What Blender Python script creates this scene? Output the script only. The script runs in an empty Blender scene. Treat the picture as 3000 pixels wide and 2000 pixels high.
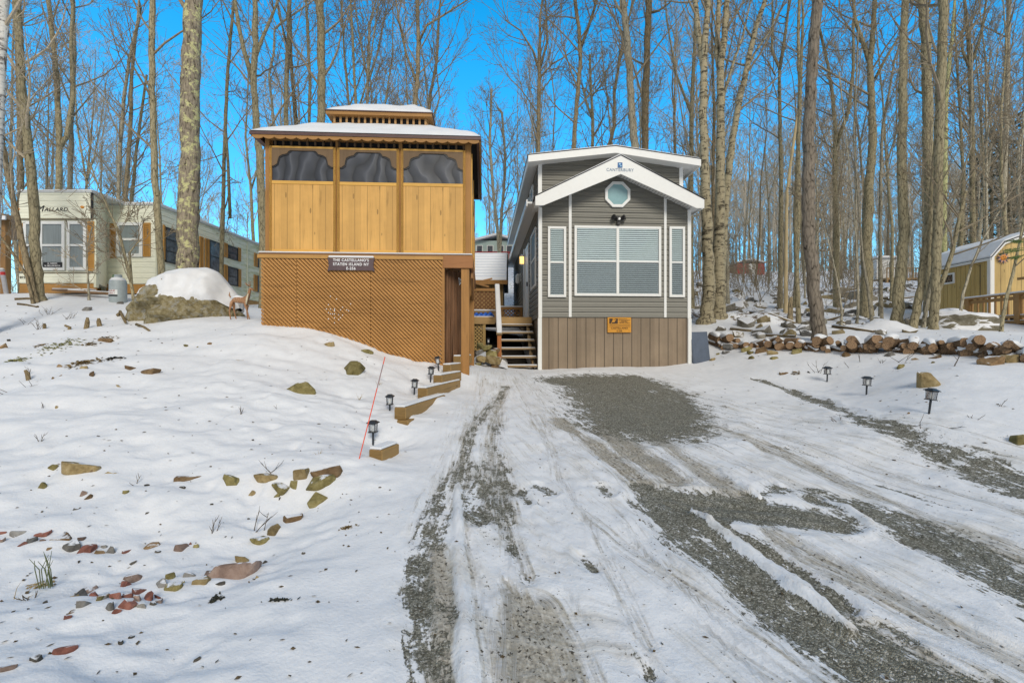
import bpy, bmesh, math, random
import numpy as np
from mathutils import Vector, Matrix

C = bpy.context.scene.collection
R = math.radians
# ------------------------------------------------------------------ camera
EYE = 1.55          # eye height above the driveway at the camera
FPX = 1400.0        # focal length in pixels of the 3000 px wide photograph
HZ = 1010.0
cam = bpy.data.cameras.new('camera'); camo = bpy.data.objects.new('camera', cam); C.objects.link(camo)
camo.location = (0, 0, EYE); camo.rotation_euler = (R(90), 0, 0)
cam.sensor_width = 36; cam.sensor_fit = 'HORIZONTAL'; cam.lens = 36 * FPX / 3000
cam.shift_y = (HZ - 1000) / 3000; cam.clip_start = 0.05; cam.clip_end = 1000
bpy.context.scene.camera = camo
# ------------------------------------------------------------------ sky, sun, exposure
SKY_SAT, CLOUD_FILL, SUN_E, EXPO = 1.40, (1.38, 1.40, 1.44), 1.05, 1.03
SUN_EL, SUN_AZ = R(32), R(167)      # azimuth clockwise from +Y: behind the camera, a little to the left
world = bpy.data.worlds.new('World'); bpy.context.scene.world = world; world.use_nodes = True
wn, wl = world.node_tree.nodes, world.node_tree.links
sky = wn.new('ShaderNodeTexSky'); sky.sky_type = 'NISHITA'; sky.sun_disc = False
sky.sun_elevation = SUN_EL; sky.sun_rotation = SUN_AZ; sky.air_density = 1.0; sky.dust_density = 0.2; sky.ozone_density = 3.0
hs = wn.new('ShaderNodeHueSaturation'); hs.inputs['Saturation'].default_value = SKY_SAT; hs.inputs['Hue'].default_value = .486
wl.new(sky.outputs[0], hs.inputs['Color'])
# added cloud fill light, out of view overhead and behind the camera, clear blue low down in front
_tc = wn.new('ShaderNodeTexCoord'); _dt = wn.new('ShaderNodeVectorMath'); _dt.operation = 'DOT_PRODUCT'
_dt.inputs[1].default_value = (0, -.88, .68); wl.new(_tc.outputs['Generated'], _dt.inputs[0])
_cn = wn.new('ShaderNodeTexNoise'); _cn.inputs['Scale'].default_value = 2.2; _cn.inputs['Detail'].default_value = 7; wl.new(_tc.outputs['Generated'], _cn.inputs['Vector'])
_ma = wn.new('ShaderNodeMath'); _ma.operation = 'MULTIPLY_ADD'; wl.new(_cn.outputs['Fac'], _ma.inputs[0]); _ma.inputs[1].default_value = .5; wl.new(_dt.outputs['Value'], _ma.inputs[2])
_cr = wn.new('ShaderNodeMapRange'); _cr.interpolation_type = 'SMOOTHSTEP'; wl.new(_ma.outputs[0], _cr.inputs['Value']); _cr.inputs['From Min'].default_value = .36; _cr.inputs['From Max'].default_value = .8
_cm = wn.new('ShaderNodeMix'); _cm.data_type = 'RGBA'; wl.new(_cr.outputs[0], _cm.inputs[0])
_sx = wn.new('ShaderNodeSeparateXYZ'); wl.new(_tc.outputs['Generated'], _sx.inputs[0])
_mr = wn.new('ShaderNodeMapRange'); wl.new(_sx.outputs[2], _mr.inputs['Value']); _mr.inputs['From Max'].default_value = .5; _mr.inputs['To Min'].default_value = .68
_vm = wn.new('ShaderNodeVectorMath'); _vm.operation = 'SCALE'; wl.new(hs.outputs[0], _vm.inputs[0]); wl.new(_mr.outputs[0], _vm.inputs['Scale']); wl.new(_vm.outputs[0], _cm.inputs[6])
_cm.inputs[7].default_value = (*CLOUD_FILL, 1)
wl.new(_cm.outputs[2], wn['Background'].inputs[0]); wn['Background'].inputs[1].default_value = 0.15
sun = bpy.data.lights.new('sun', 'SUN'); sun.energy = SUN_E; sun.angle = R(22); sun.color = (1.0, 0.94, 0.83)
suno = bpy.data.objects.new('sun', sun); C.objects.link(suno)
_sd = Vector((math.sin(SUN_AZ) * math.cos(SUN_EL), math.cos(SUN_AZ) * math.cos(SUN_EL), math.sin(SUN_EL)))
suno.rotation_euler = (-_sd).to_track_quat('-Z', 'Y').to_euler(); suno.location = (0, -20, 30)
vs = bpy.context.scene.view_settings
vs.view_transform = 'Standard'; vs.look = 'None'; vs.exposure = EXPO; vs.gamma = 1.0
bpy.context.scene.cycles.max_bounces = 6; bpy.context.scene.cycles.transparent_max_bounces = 8

# ------------------------------------------------------------------ mesh helpers
class MB:
    """collects shapes and links them as one mesh object"""
    def __init__(s): s.v = []; s.f = []; s.m = []; s.mi = 0
    def add(s, vs, fs):
        b = len(s.v); s.v.extend(vs); s.f.extend([tuple(i + b for i in f) for f in fs]); s.m.extend([s.mi] * len(fs))
    def box(s, x0, x1, y0, y1, z0, z1, M=None):
        v = [(x, y, z) for x in (x0, x1) for y in (y0, y1) for z in (z0, z1)]
        if M is not None: v = [tuple(M @ Vector(p)) for p in v]
        s.add(v, [(0, 1, 3, 2), (4, 6, 7, 5), (0, 4, 5, 1), (2, 3, 7, 6), (0, 2, 6, 4), (1, 5, 7, 3)]); return s
    def beam(s, a, b, w, h, up=(0, 0, 1)):
        """bar of section w (across) x h (along up) from a to b"""
        a, b = Vector(a), Vector(b); d = (b - a); L = d.length; d.normalize(); u = Vector(up)
        r = d.cross(u)
        if r.length < 1e-4: r = d.cross(Vector((1, 0, 0)))
        r.normalize(); u = r.cross(d)
        M = Matrix((r.to_4d(), d.to_4d(), u.to_4d(), (0, 0, 0, 1))).transposed(); M.translation = a
        M[3][0] = M[3][1] = M[3][2] = 0; M[3][3] = 1
        return s.box(-w / 2, w / 2, 0, L, -h / 2, h / 2, M)
    def prism(s, poly, y0, y1, M=None):
        """polygon in x,z extruded along y"""
        n = len(poly); v = [(x, y0, z) for x, z in poly] + [(x, y1, z) for x, z in poly]
        if M is not None: v = [tuple(M @ Vector(p)) for p in v]
        s.add(v, [tuple(range(n)), tuple(range(2 * n - 1, n - 1, -1))] + [(i + n, (i + 1) % n + n, (i + 1) % n, i) for i in range(n)]); return s
    def tube(s, pts, radii, n=6, cap=True):
        P = [Vector(p) for p in pts]; m = len(P); rings = []
        u = None
        for i in range(m):
            t = (P[min(i + 1, m - 1)] - P[max(i - 1, 0)]).normalized()
            if u is None:
                u = t.cross(Vector((0.31, 0.95, 0.1)));
                if u.length < .05: u = t.cross(Vector((1, 0, 0)))
            else: u = u - t * u.dot(t)
            u.normalize(); w = t.cross(u); r = radii[i]
            rings.append([P[i] + (u * math.cos(2 * math.pi * k / n) + w * math.sin(2 * math.pi * k / n)) * r for k in range(n)])
        v = [tuple(p) for ring in rings for p in ring]; f = []
        for i in range(m - 1):
            for k in range(n):
                a, b = i * n + k, i * n + (k + 1) % n
                f.append((a, b, b + n, a + n))
        if cap: f.append(tuple(range(n - 1, -1, -1))); f.append(tuple(range((m - 1) * n, m * n)))
        s.add(v, f); return s
    def lathe(s, prof, n=16, M=None):
        """profile of (r, z) turned about z"""
        v = [(r * math.cos(2 * math.pi * k / n), r * math.sin(2 * math.pi * k / n), z) for r, z in prof for k in range(n)]
        if M is not None: v = [tuple(M @ Vector(p)) for p in v]
        f = []
        for i in range(len(prof) - 1):
            for k in range(n):
                a, b = i * n + k, i * n + (k + 1) % n; f.append((a, b, b + n, a + n))
        f.append(tuple(range(n - 1, -1, -1))); f.append(tuple(range((len(prof) - 1) * n, len(prof) * n)))
        s.add(v, f); return s
    def build(s, name, mats, parent=None, smooth=False, off=(0, 0, 0), bevel=0):
        me = bpy.data.meshes.new(name)
        ox, oy, oz = off
        me.from_pydata([(x - ox, y - oy, z - oz) for x, y, z in s.v], [], s.f)
        if not isinstance(mats, (list, tuple)): mats = [mats]
        for m in mats: me.materials.append(m)
        if len(mats) > 1: me.polygons.foreach_set('material_index', s.m)
        if smooth: me.polygons.foreach_set('use_smooth', [True] * len(s.f))
        bm = bmesh.new(); bm.from_mesh(me); bmesh.ops.recalc_face_normals(bm, faces=bm.faces); bm.to_mesh(me); bm.free()
        me.update()
        o = bpy.data.objects.new(name, me); C.objects.link(o)
        if parent is not None: o.parent = parent
        elif off != (0, 0, 0): o.location = off
        if bevel:
            b = o.modifiers.new('bevel', 'BEVEL'); b.width = bevel; b.segments = 1; b.limit_method = 'ANGLE'
        return o

def tag(o, label=None, cat=None, group=None, kind=None):
    if label: o['label'] = label
    if cat: o['category'] = cat
    if group: o['group'] = group
    if kind: o['kind'] = kind
    return o
def thing(name, label, cat, loc=(0, 0, 0), rz=0, group=None):
    o = bpy.data.objects.new(name, None); C.objects.link(o); o.empty_display_size = .1
    o.location = loc; o.rotation_euler = (0, 0, rz); return tag(o, label, cat, group)
def dup(root, loc, rz=0, label=None, group=None, scale=None, rot=None):
    r = root.copy(); C.objects.link(r); r.location = loc; r.rotation_euler = rot or (0, 0, rz)
    if scale: r.scale = scale
    if label: r['label'] = label
    if group: r['group'] = group
    for ch in KIDS.get(root.name, ()):
        c = ch.copy(); C.objects.link(c); c.parent = r
        for g in KIDS.get(ch.name, ()):
            d = g.copy(); C.objects.link(d); d.parent = c
    return r
KIDS = {}
def kids(root):
    """remember a prototype's parts so that it can be copied cheaply"""
    for o in bpy.data.objects:
        if o.parent is root:
            KIDS.setdefault(root.name, []).append(o)
            for q in bpy.data.objects:
                if q.parent is o: KIDS.setdefault(o.name, []).append(q)
def text_mb(body, size, depth=.003, align='CENTER', xs=1.0, spacing=1.0, bold=0.0):
    """lettering as a mesh in x,z facing -y"""
    cu = bpy.data.curves.new('t', 'FONT'); cu.body = body; cu.size = size; cu.extrude = depth; cu.align_x = align; cu.align_y = 'CENTER'
    cu.resolution_u = 3; cu.offset = bold; cu.space_character = spacing
    o = bpy.data.objects.new('t', cu); C.objects.link(o)
    dg = bpy.context.evaluated_depsgraph_get(); me = o.evaluated_get(dg).to_mesh()
    v = [(p.co.x * xs, -p.co.z, p.co.y) for p in me.vertices]; f = [tuple(p.vertices) for p in me.polygons]
    o.evaluated_get(dg).to_mesh_clear(); bpy.data.objects.remove(o); bpy.data.curves.remove(cu)
    return v, f
def put_text(mb, body, size, x, y, z, **k):
    v, f = text_mb(body, size, **k); mb.add([(a + x, b + y, c + z) for a, b, c in v], f)

# ------------------------------------------------------------------ materials
MATS = {}
def nt(name):
    m = bpy.data.materials.new(name); m.use_nodes = True; t = m.node_tree
    return m, t.nodes, t.links, t.nodes['Principled BSDF']
def ramp(n, l, src, stops):
    r = n.new('ShaderNodeValToRGB'); e = r.color_ramp.elements
    while len(e) < len(stops): e.new(.5)
    for i, (p, c) in enumerate(stops): e[i].position = p; e[i].color = (*c, 1) if len(c) == 3 else c
    l.new(src, r.inputs[0]); return r
def coords(n, l, scale, kind='Object'):
    tc = n.new('ShaderNodeTexCoord'); mp = n.new('ShaderNodeMapping'); mp.inputs['Scale'].default_value = scale
    l.new(tc.outputs[kind], mp.inputs[0]); return mp.outputs[0]
def noise(n, l, co, scale, detail=6, rough=.6, dist=0):
    t = n.new('ShaderNodeTexNoise'); t.inputs['Scale'].default_value = scale; t.inputs['Detail'].default_value = detail
    t.inputs['Roughness'].default_value = rough; t.inputs['Distortion'].default_value = dist; l.new(co, t.inputs['Vector']); return t.outputs['Fac']
def math_n(n, l, op, a, b=None, c=None, clamp=False):
    t = n.new('ShaderNodeMath'); t.operation = op; t.use_clamp = clamp
    for i, x in enumerate((a, b, c)):
        if x is None: continue
        if isinstance(x, (int, float)): t.inputs[i].default_value = x
        else: l.new(x, t.inputs[i])
    return t.outputs[0]
def mixc(n, l, fac, a, b):
    t = n.new('ShaderNodeMix'); t.data_type = 'RGBA'
    for k, x in ((0, fac), (6, a), (7, b)):
        if isinstance(x, (int, float)): t.inputs[k].default_value = x
        elif isinstance(x, tuple): t.inputs[k].default_value = (*x, 1)
        else: l.new(x, t.inputs[k])
    return t.outputs[2]
def bump(n, l, b, h, strength, dist=.01):
    t = n.new('ShaderNodeBump'); t.inputs['Strength'].default_value = strength; t.inputs['Distance'].default_value = dist
    l.new(h, t.inputs['Height']); l.new(t.outputs[0], b.inputs['Normal'])
def each(name, mats, parent, boxes, off=(0, 0, 0), bevel=0):
    """several like pieces, each an object of its own"""
    for b in boxes: MB().box(*b).build(name, mats, parent, off=off, bevel=bevel)
def shade(c, k): return tuple(min(1, x * k) for x in c)
def plain(name, col, rough=.6, var=.12, scale=(4, 4, 4), ns=3, bumpk=.1, metal=0, spec=.4, bd=.004):
    m, n, l, b = nt(name); co = coords(n, l, scale)
    f = noise(n, l, co, ns, 8, .65)
    r = ramp(n, l, f, [(.25, shade(col, 1 - 2 * var)), (.5, col), (.78, shade(col, 1 + 1.6 * var))])
    l.new(r.outputs[0], b.inputs['Base Color']); b.inputs['Roughness'].default_value = rough; b.inputs['Metallic'].default_value = metal
    b.inputs['Specular IOR Level'].default_value = spec
    if bumpk: bump(n, l, b, noise(n, l, co, ns * 4, 6), bumpk, bd)
    return m
def wood(name, col, axis=2, var=.28, groove=None, rough=.6, fine=1.0, knots=True, gw=.008, gd=.25):
    """grain stretched along one axis; optional grooves every `groove` metres across x"""
    m, n, l, b = nt(name); sc = [14 * fine] * 3; sc[axis] = .9 * fine
    co = coords(n, l, tuple(sc)); f = noise(n, l, co, 1.6, 9, .62, .6)
    tc = n.new('ShaderNodeTexCoord'); big = noise(n, l, tc.outputs['Object'], 1.1, 4)
    oi = n.new('ShaderNodeObjectInfo')
    r = ramp(n, l, f, [(.28, shade(col, 1 - var * 1.5)), (.45, shade(col, .95)), (.6, col), (.8, shade(col, 1 + var * .5))])
    r2 = ramp(n, l, big, [(.3, (.8, .78, .75)), (.7, (1.06, 1.04, 1.0))])
    mm = n.new('ShaderNodeMix'); mm.data_type = 'RGBA'; mm.blend_type = 'MULTIPLY'; mm.inputs[0].default_value = 1
    l.new(r.outputs[0], mm.inputs[6]); l.new(r2.outputs[0], mm.inputs[7]); out = mm.outputs[2]
    h = f
    if groove:
        sx = n.new('ShaderNodeSeparateXYZ'); l.new(tc.outputs['Object'], sx.inputs[0])
        q = math_n(n, l, 'FRACT', math_n(n, l, 'DIVIDE', sx.outputs[0], groove))
        q = math_n(n, l, 'ABSOLUTE', math_n(n, l, 'SUBTRACT', q, .5)); g = math_n(n, l, 'GREATER_THAN', q, .5 - gw / groove)
        wn_ = n.new('ShaderNodeTexWhiteNoise'); wn_.noise_dimensions = '1D'; l.new(math_n(n, l, 'FLOOR', math_n(n, l, 'ADD', math_n(n, l, 'DIVIDE', sx.outputs[0], groove), .5)), wn_.inputs['W']); hv = n.new('ShaderNodeHueSaturation'); l.new(out, hv.inputs['Color']); l.new(math_n(n, l, 'MULTIPLY_ADD', wn_.outputs['Value'], .22, .89), hv.inputs['Value']); out = mixc(n, l, g, hv.outputs[0], shade(col, gd)); h = math_n(n, l, 'SUBTRACT', math_n(n, l, 'MULTIPLY', f, .25), g)
        cell = math_n(n, l, 'FLOOR', math_n(n, l, 'ADD', math_n(n, l, 'DIVIDE', sx.outputs[0], groove), .5))
    if knots:
        v = n.new('ShaderNodeTexVoronoi'); v.inputs['Scale'].default_value = 1; sk = [6.0] * 3; sk[axis] = 1.7
        l.new(coords(n, l, tuple(sk)), v.inputs['Vector'])
        out = mixc(n, l, math_n(n, l, 'LESS_THAN', v.outputs['Distance'], .1), out, shade(col, .5))
    l.new(out, b.inputs['Base Color']); b.inputs['Roughness'].default_value = rough; b.inputs['Specular IOR Level'].default_value = .3
    bump(n, l, b, h, .5, .006); return m
def snowy(m, lo=.45, hi=.62, col=(.78, .79, .82)):
    """lay snow on the upward faces of an existing material"""
    n, l = m.node_tree.nodes, m.node_tree.links; b = n['Principled BSDF']
    g = n.new('ShaderNodeNewGeometry'); s = n.new('ShaderNodeSeparateXYZ'); l.new(g.outputs['True Normal'], s.inputs[0])
    nz = noise(n, l, g.outputs['Position'], 9, 5)
    f = math_n(n, l, 'ADD', s.outputs[2], math_n(n, l, 'MULTIPLY', math_n(n, l, 'SUBTRACT', nz, .5), .9))
    r = ramp(n, l, f, [(lo, (0, 0, 0)), (hi, (1, 1, 1))])
    src = b.inputs['Base Color'].links[0].from_socket
    l.new(mixc(n, l, r.outputs[0], src, col), b.inputs['Base Color']); return m
def bark(name, col, dark, lichen=None, lam=.55, vert=.45, bs=1.0, plates=True):
    m, n, l, b = nt(name); k0 = 22 * bs
    co = coords(n, l, (k0, k0, k0 * vert)); f = noise(n, l, co, 1.0, 8, .72, .5)
    v = n.new('ShaderNodeTexVoronoi'); v.feature = 'DISTANCE_TO_EDGE'; v.inputs['Scale'].default_value = 1.0
    l.new(coords(n, l, (k0 * .8, k0 * .8, k0 * .8 * vert * .6)), v.inputs['Vector'])
    blot = noise(n, l, coords(n, l, (5, 5, 2.2)), 1.3, 6, .7)
    hh = math_n(n, l, 'ADD', math_n(n, l, 'MULTIPLY', f, .75), math_n(n, l, 'MULTIPLY', math_n(n, l, 'MINIMUM', v.outputs['Distance'], .2), 1.0 if plates else .3))
    hh = math_n(n, l, 'ADD', hh, math_n(n, l, 'MULTIPLY', math_n(n, l, 'SUBTRACT', blot, .5), .5))
    r = ramp(n, l, hh, [(.28, dark), (.40, shade(col, .72)), (.52, col), (.8, shade(col, 1.4))]); out = r.outputs[0]
    oi = n.new('ShaderNodeObjectInfo'); k = math_n(n, l, 'ADD', math_n(n, l, 'MULTIPLY', oi.outputs['Random'], .5), .78)
    hv = n.new('ShaderNodeHueSaturation'); l.new(k, hv.inputs['Value']); l.new(out, hv.inputs['Color']); out = hv.outputs[0]
    if lichen:
        g = n.new('ShaderNodeNewGeometry'); q = noise(n, l, g.outputs['Position'], 6, 8, .75)
        out = mixc(n, l, ramp(n, l, q, [(lam, (0, 0, 0)), (lam + .05, (1, 1, 1))]).outputs[0], out, lichen)
    l.new(out, b.inputs['Base Color']); b.inputs['Roughness'].default_value = .9; b.inputs['Specular IOR Level'].default_value = .15
    bump(n, l, b, hh, .8, .025); return m
def birch_bark(name, col, dark):
    m, n, l, b = nt(name); f = noise(n, l, coords(n, l, (3, 3, 9)), 1.4, 7, .7, .3)
    f2 = noise(n, l, coords(n, l, (9, 9, 3)), 1.6, 6, .7)
    r = ramp(n, l, f, [(.40, dark), (.48, col), (.75, shade(col, 1.3))])
    out = mixc(n, l, ramp(n, l, f2, [(.56, (0, 0, 0)), (.63, (1, 1, 1))]).outputs[0], r.outputs[0], shade(dark, .8))
    l.new(out, b.inputs['Base Color']); b.inputs['Roughness'].default_value = .85; bump(n, l, b, f, .6, .02); return m
def stone(name, a, b_, c, snow=None, moss=None):
    m, n, l, b = nt(name); tc = n.new('ShaderNodeTexCoord'); g = n.new('ShaderNodeNewGeometry')
    f = noise(n, l, g.outputs['Position'], 9, 9, .7, .4); f2 = noise(n, l, g.outputs['Position'], 45, 5)
    r = ramp(n, l, f, [(.3, a), (.5, b_), (.72, c)]); out = r.outputs[0]
    oi = n.new('ShaderNodeObjectInfo'); hv = n.new('ShaderNodeHueSaturation')
    l.new(math_n(n, l, 'ADD', math_n(n, l, 'MULTIPLY', oi.outputs['Random'], .6), .7), hv.inputs['Value']); l.new(out, hv.inputs['Color']); out = hv.outputs[0]
    if moss:
        q = noise(n, l, g.outputs['Position'], 6, 7, .7)
        out = mixc(n, l, ramp(n, l, q, [(.52, (0, 0, 0)), (.6, (1, 1, 1))]).outputs[0], out, moss)
    l.new(out, b.inputs['Base Color']); b.inputs['Roughness'].default_value = .9; b.inputs['Specular IOR Level'].default_value = .2
    bump(n, l, b, math_n(n, l, 'ADD', f, math_n(n, l, 'MULTIPLY', f2, .3)), .8, .02)
    if snow: snowy(m, *snow)
    return m
def glass(name, tint=(.75, .85, .88), refl=.22, rough=.02, wav=0):
    m = bpy.data.materials.new(name); m.use_nodes = True; n, l = m.node_tree.nodes, m.node_tree.links; n.remove(n['Principled BSDF'])
    t = n.new('ShaderNodeBsdfTransparent'); t.inputs[0].default_value = (*tint, 1)
    g = n.new('ShaderNodeBsdfGlossy'); g.inputs['Roughness'].default_value = rough
    fr = n.new('ShaderNodeLayerWeight'); fr.inputs[0].default_value = .35
    mx = n.new('ShaderNodeMixShader'); l.new(math_n(n, l, 'ADD', math_n(n, l, 'MULTIPLY', fr.outputs['Fresnel'], .8), refl, clamp=True), mx.inputs[0])
    l.new(t.outputs[0], mx.inputs[1]); l.new(g.outputs[0], mx.inputs[2]); l.new(mx.outputs[0], n['Material Output'].inputs[0]); return m
def snow_mat(name='snow', sc=1.0):
    m, n, l, b = nt(name); g = n.new('ShaderNodeNewGeometry')
    f = noise(n, l, g.outputs['Position'], 3 * sc, 8, .6); f2 = noise(n, l, g.outputs['Position'], 60, 4)
    r = ramp(n, l, f, [(.3, (.75, .765, .79)), (.7, (.82, .83, .85))]); l.new(r.outputs[0], b.inputs['Base Color'])
    b.inputs['Roughness'].default_value = .85; b.inputs['Specular IOR Level'].default_value = .2
    bump(n, l, b, math_n(n, l, 'ADD', f, math_n(n, l, 'MULTIPLY', f2, .25)), .5, .02); return m
SNOW = snow_mat()
WHITE = plain('white_trim', (.78, .79, .77), .45, .03, bumpk=.02)
BLACK = plain('black_metal', (.02, .02, .022), .4, .1, bumpk=.02)
DARK = plain('gap_shade', (.025, .027, .03), .8, .1, bumpk=0)  # near-black colour put in for shade in gaps and below things
# ------------------------------------------------------------------ places
def wp(px, py, Y): return ((px - 1500) / FPX * Y, Y, EYE + (HZ - py) / FPX * Y)
def drive_z(Y): return .1063 * (Y - 2.2)
def dp(px, py):
    """driveway point under a photo pixel"""
    Y = (EYE + .1063 * 2.2) / ((py - HZ) / FPX + .1063); return ((px - 1500) / FPX * Y, Y)
class Frame:
    """upright frame with its own yaw; xz() gives the local x and the world z of a photo pixel on its plane y = yl"""
    def __init__(s, X, Y, yaw): s.X, s.Y, s.yaw = X, Y, yaw; s.c, s.s = math.cos(yaw), math.sin(yaw)
    def xz(s, px, py, yl=0):
        a = (px - 1500) / FPX
        x = (a * (s.Y + yl * s.c) - s.X + yl * s.s) / (s.c - a * s.s); Y = s.Y + x * s.s + yl * s.c
        return x, EYE + (HZ - py) / FPX * Y
    def x(s, px, yl=0): return s.xz(px, 0, yl)[0]
    def w(s, x, y): return s.X + x * s.c - y * s.s, s.Y + x * s.s + y * s.c

# ------------------------------------------------------------------ terrain: a smooth surface through measured points
CP = []
for Y, xs in ((-30, (-25, -8, 0, 8, 25)), (-8, (-12, -4, 0, 4, 12)), (-2, (-8, -3, 0, 3, 8)), (1, (-1.2, 1, 3, 6)), (2.2, (-.9, .5, 2, 4)), (3.5, (-.8, 1, 3, 4.6)),
              (5, (-.6, .8, 2.5, 4.2)), (7, (-.1, 1.2, 3, 4.0)), (9, (-.3, 1, 2.5, 4.1)), (11.3, (.2, 2, 3.6))):
    for x in xs: CP.append((x, Y, max(drive_z(Y), -.45)))
for q in [(0, 2000, 2.2), (600, 2000, 2.2), (900, 2000, 2.2), (0, 1800, 2.8), (600, 1800, 2.8), (0, 1600, 3.68), (400, 1600, 3.68), (700, 1600, 3.75), (900, 1500, 4.25),
          (-600, 1600, 3.7), (-600, 1370, 4.8), (150, 1370, 4.75), (500, 1380, 4.7), (900, 1385, 4.6), (1000, 1390, 4.6), (1040, 1450, 4.3), (1100, 1345, 5.15), (1040, 1330, 5.2),
          (-800, 1200, 6.1), (0, 1200, 6.1), (500, 1200, 6.0), (900, 1200, 6.2), (1000, 1250, 5.9), (1093, 1303, 5.7), (1148, 1217, 6.6), (1216, 1162, 7.75), (1262, 1120, 8.6), (1286, 1089, 9.1),
          (-800, 1010, 8.6), (0, 1010, 8.6), (500, 1010, 8.5), (800, 1010, 8.4), (950, 1060, 8.2), (1100, 1110, 7.9), (765, 945, 9.38), (900, 955, 9.44), (1000, 975, 9.5), (1090, 1005, 9.53), (1180, 1040, 9.56), (1250, 1064, 9.58), (1300, 1070, 9.6),
          (560, 925, 10.4), (430, 915, 11), (300, 892, 12), (150, 877, 12.2), (0, 864, 12.5), (-600, 864, 12.5), (100, 862, 14), (450, 865, 14.6), (700, 900, 17), (900, 950, 12.5), (1150, 990, 12.5),
          (1205, 1258, 5.95), (1265, 1192, 7.0), (1312, 1166, 7.75), (1352, 1135, 9.0), (1148, 1317, 5.45), (1160, 1300, 5.75), (1122, 1238, 6.1), (1150, 1245, 6.1), (1180, 1215, 6.5), (1240, 1150, 7.7),
          (2425, 1120, 8.7), (2538, 1157, 7.4), (2725, 1207, 5.8), (3000, 1250, 5.2), (3300, 1250, 5.0), (2700, 1100, 7.2), (2950, 1130, 6.2), (2800, 1047, 7.9), (3000, 1057, 7.1), (3300, 1057, 6.9), (2600, 1032, 9), (2400, 1028, 10), (2200, 1034, 11.2), (2110, 1047, 11.8), (2300, 1075, 9.7), (2150, 1072, 10.9),
          (2400, 992, 11.3), (2650, 988, 10.4), (2900, 985, 9.5), (3300, 985, 9.2), (2060, 950, 14), (2300, 930, 15), (2600, 940, 14), (2850, 945, 13.7), (2980, 972, 12.3), (2790, 958, 13.2), (2900, 940, 15), (2720, 950, 17), (3300, 935, 14),
          (2150, 860, 24), (2500, 860, 24), (2800, 860, 22), (3300, 870, 22), (2200, 830, 34), (2600, 825, 34), (3200, 825, 34), (2200, 808, 45), (2600, 805, 45), (3200, 795, 45)]:
    CP.append(wp(*q))
CP += [(.5, 13, 1.05), (4, 13, 1.3), (2, 17, 1.8), (2, 21, 2.4), (-.9, 12.2, 1.15), (-1, 14, 1.6), (-2, 18, 2.6), (0, 26, 4.9), (-1, 35, 7.2), (8, 26, 5),
       (-16, 22, 3.6), (-6, 24, 3.6), (-20, 35, 4.6), (-5, 38, 6), (-40, 45, 6), (0, 55, 10), (-30, 70, 9), (0, 80, 12.5), (40, 80, 13), (-90, 90, 11), (90, 90, 14), (0, 140, 15), (-110, 140, 13), (110, 140, 16), (-60, 10, 3.5), (60, 20, 5), (-60, -30, 0), (60, -30, 0)]
CP = np.array(CP); _c = .35
_d = np.sqrt(((CP[:, None, :2] - CP[None, :, :2]) ** 2).sum(-1) + _c * _c)
_A = np.zeros((len(CP) + 3,) * 2); _n = len(CP); _A[:_n, :_n] = _d - np.eye(_n) * .02
_A[:_n, _n] = 1; _A[:_n, _n + 1:] = CP[:, :2]; _A[_n, :_n] = 1; _A[_n + 1:, :_n] = CP[:, :2].T
_W = np.linalg.solve(_A, np.concatenate([CP[:, 2], [0, 0, 0]]))
def Hn(X, Y):
    X = np.asarray(X, float); Y = np.asarray(Y, float); z = _W[_n] + _W[_n + 1] * X + _W[_n + 2] * Y
    for i in range(_n): z = z + _W[i] * np.sqrt((X - CP[i, 0]) ** 2 + (Y - CP[i, 1]) ** 2 + _c * _c)
    return z
def H(x, y): return float(Hn(x, y))
def hit(px, py, y0=1.2, y1=60):
    """where the sight line of a photo pixel first meets the terrain"""
    ys = np.geomspace(y0, y1, 700); a, k = (px - 1500) / FPX, (HZ - py) / FPX
    d = EYE + k * ys - Hn(a * ys, ys); i = int(np.argmax(d < 0)) if (d < 0).any() else len(ys) - 1
    y = ys[i]
    if i > 0 and d[i] < 0: t = d[i - 1] / (d[i - 1] - d[i]); y = ys[i - 1] + (ys[i] - ys[i - 1]) * t
    return Vector((a * y, y, H(a * y, y)))
def _hash(ix, iy, seed):
    h = (ix * 374761393 + iy * 668265263 + seed * 974634777) & 0xFFFFFFFF
    h = ((h ^ (h >> 13)) * 1274126177) & 0xFFFFFFFF; return ((h ^ (h >> 16)) & 0xFFFF) / 65535.0
def vn(x, y, seed=0):
    x0, y0 = np.floor(x).astype(np.int64), np.floor(y).astype(np.int64); fx, fy = x - x0, y - y0
    fx, fy = fx * fx * (3 - 2 * fx), fy * fy * (3 - 2 * fy)
    a, b = _hash(x0, y0, seed), _hash(x0 + 1, y0, seed); c, d = _hash(x0, y0 + 1, seed), _hash(x0 + 1, y0 + 1, seed)
    return (a * (1 - fx) + b * fx) * (1 - fy) + (c * (1 - fx) + d * fx) * fy - .5
def fbm(x, y, o=4, seed=0): return sum(vn(x * 2 ** i, y * 2 ** i, seed + i) / 2 ** i for i in range(o))

def spaced(lo, a, b, hi, step, grow):
    mid = list(np.arange(a, b, step)); up = [mid[-1]]; s = step
    while up[-1] < hi: s *= grow; up.append(up[-1] + s)
    dn = [mid[0]]; s = step
    while dn[-1] > lo: s *= grow; dn.append(dn[-1] - s)
    return np.array(dn[:0:-1] + mid + up[1:])
gx = spaced(-120, -3.2, 5.2, 120, .026, 1.035)
gy = spaced(-35, 1.7, 6.5, 150, .026, 1.02)
GX, GY = np.meshgrid(gx, gy); SH = GX.shape; X, Yv = GX.ravel(), GY.ravel()
Z0 = Hn(X, Yv)
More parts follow.
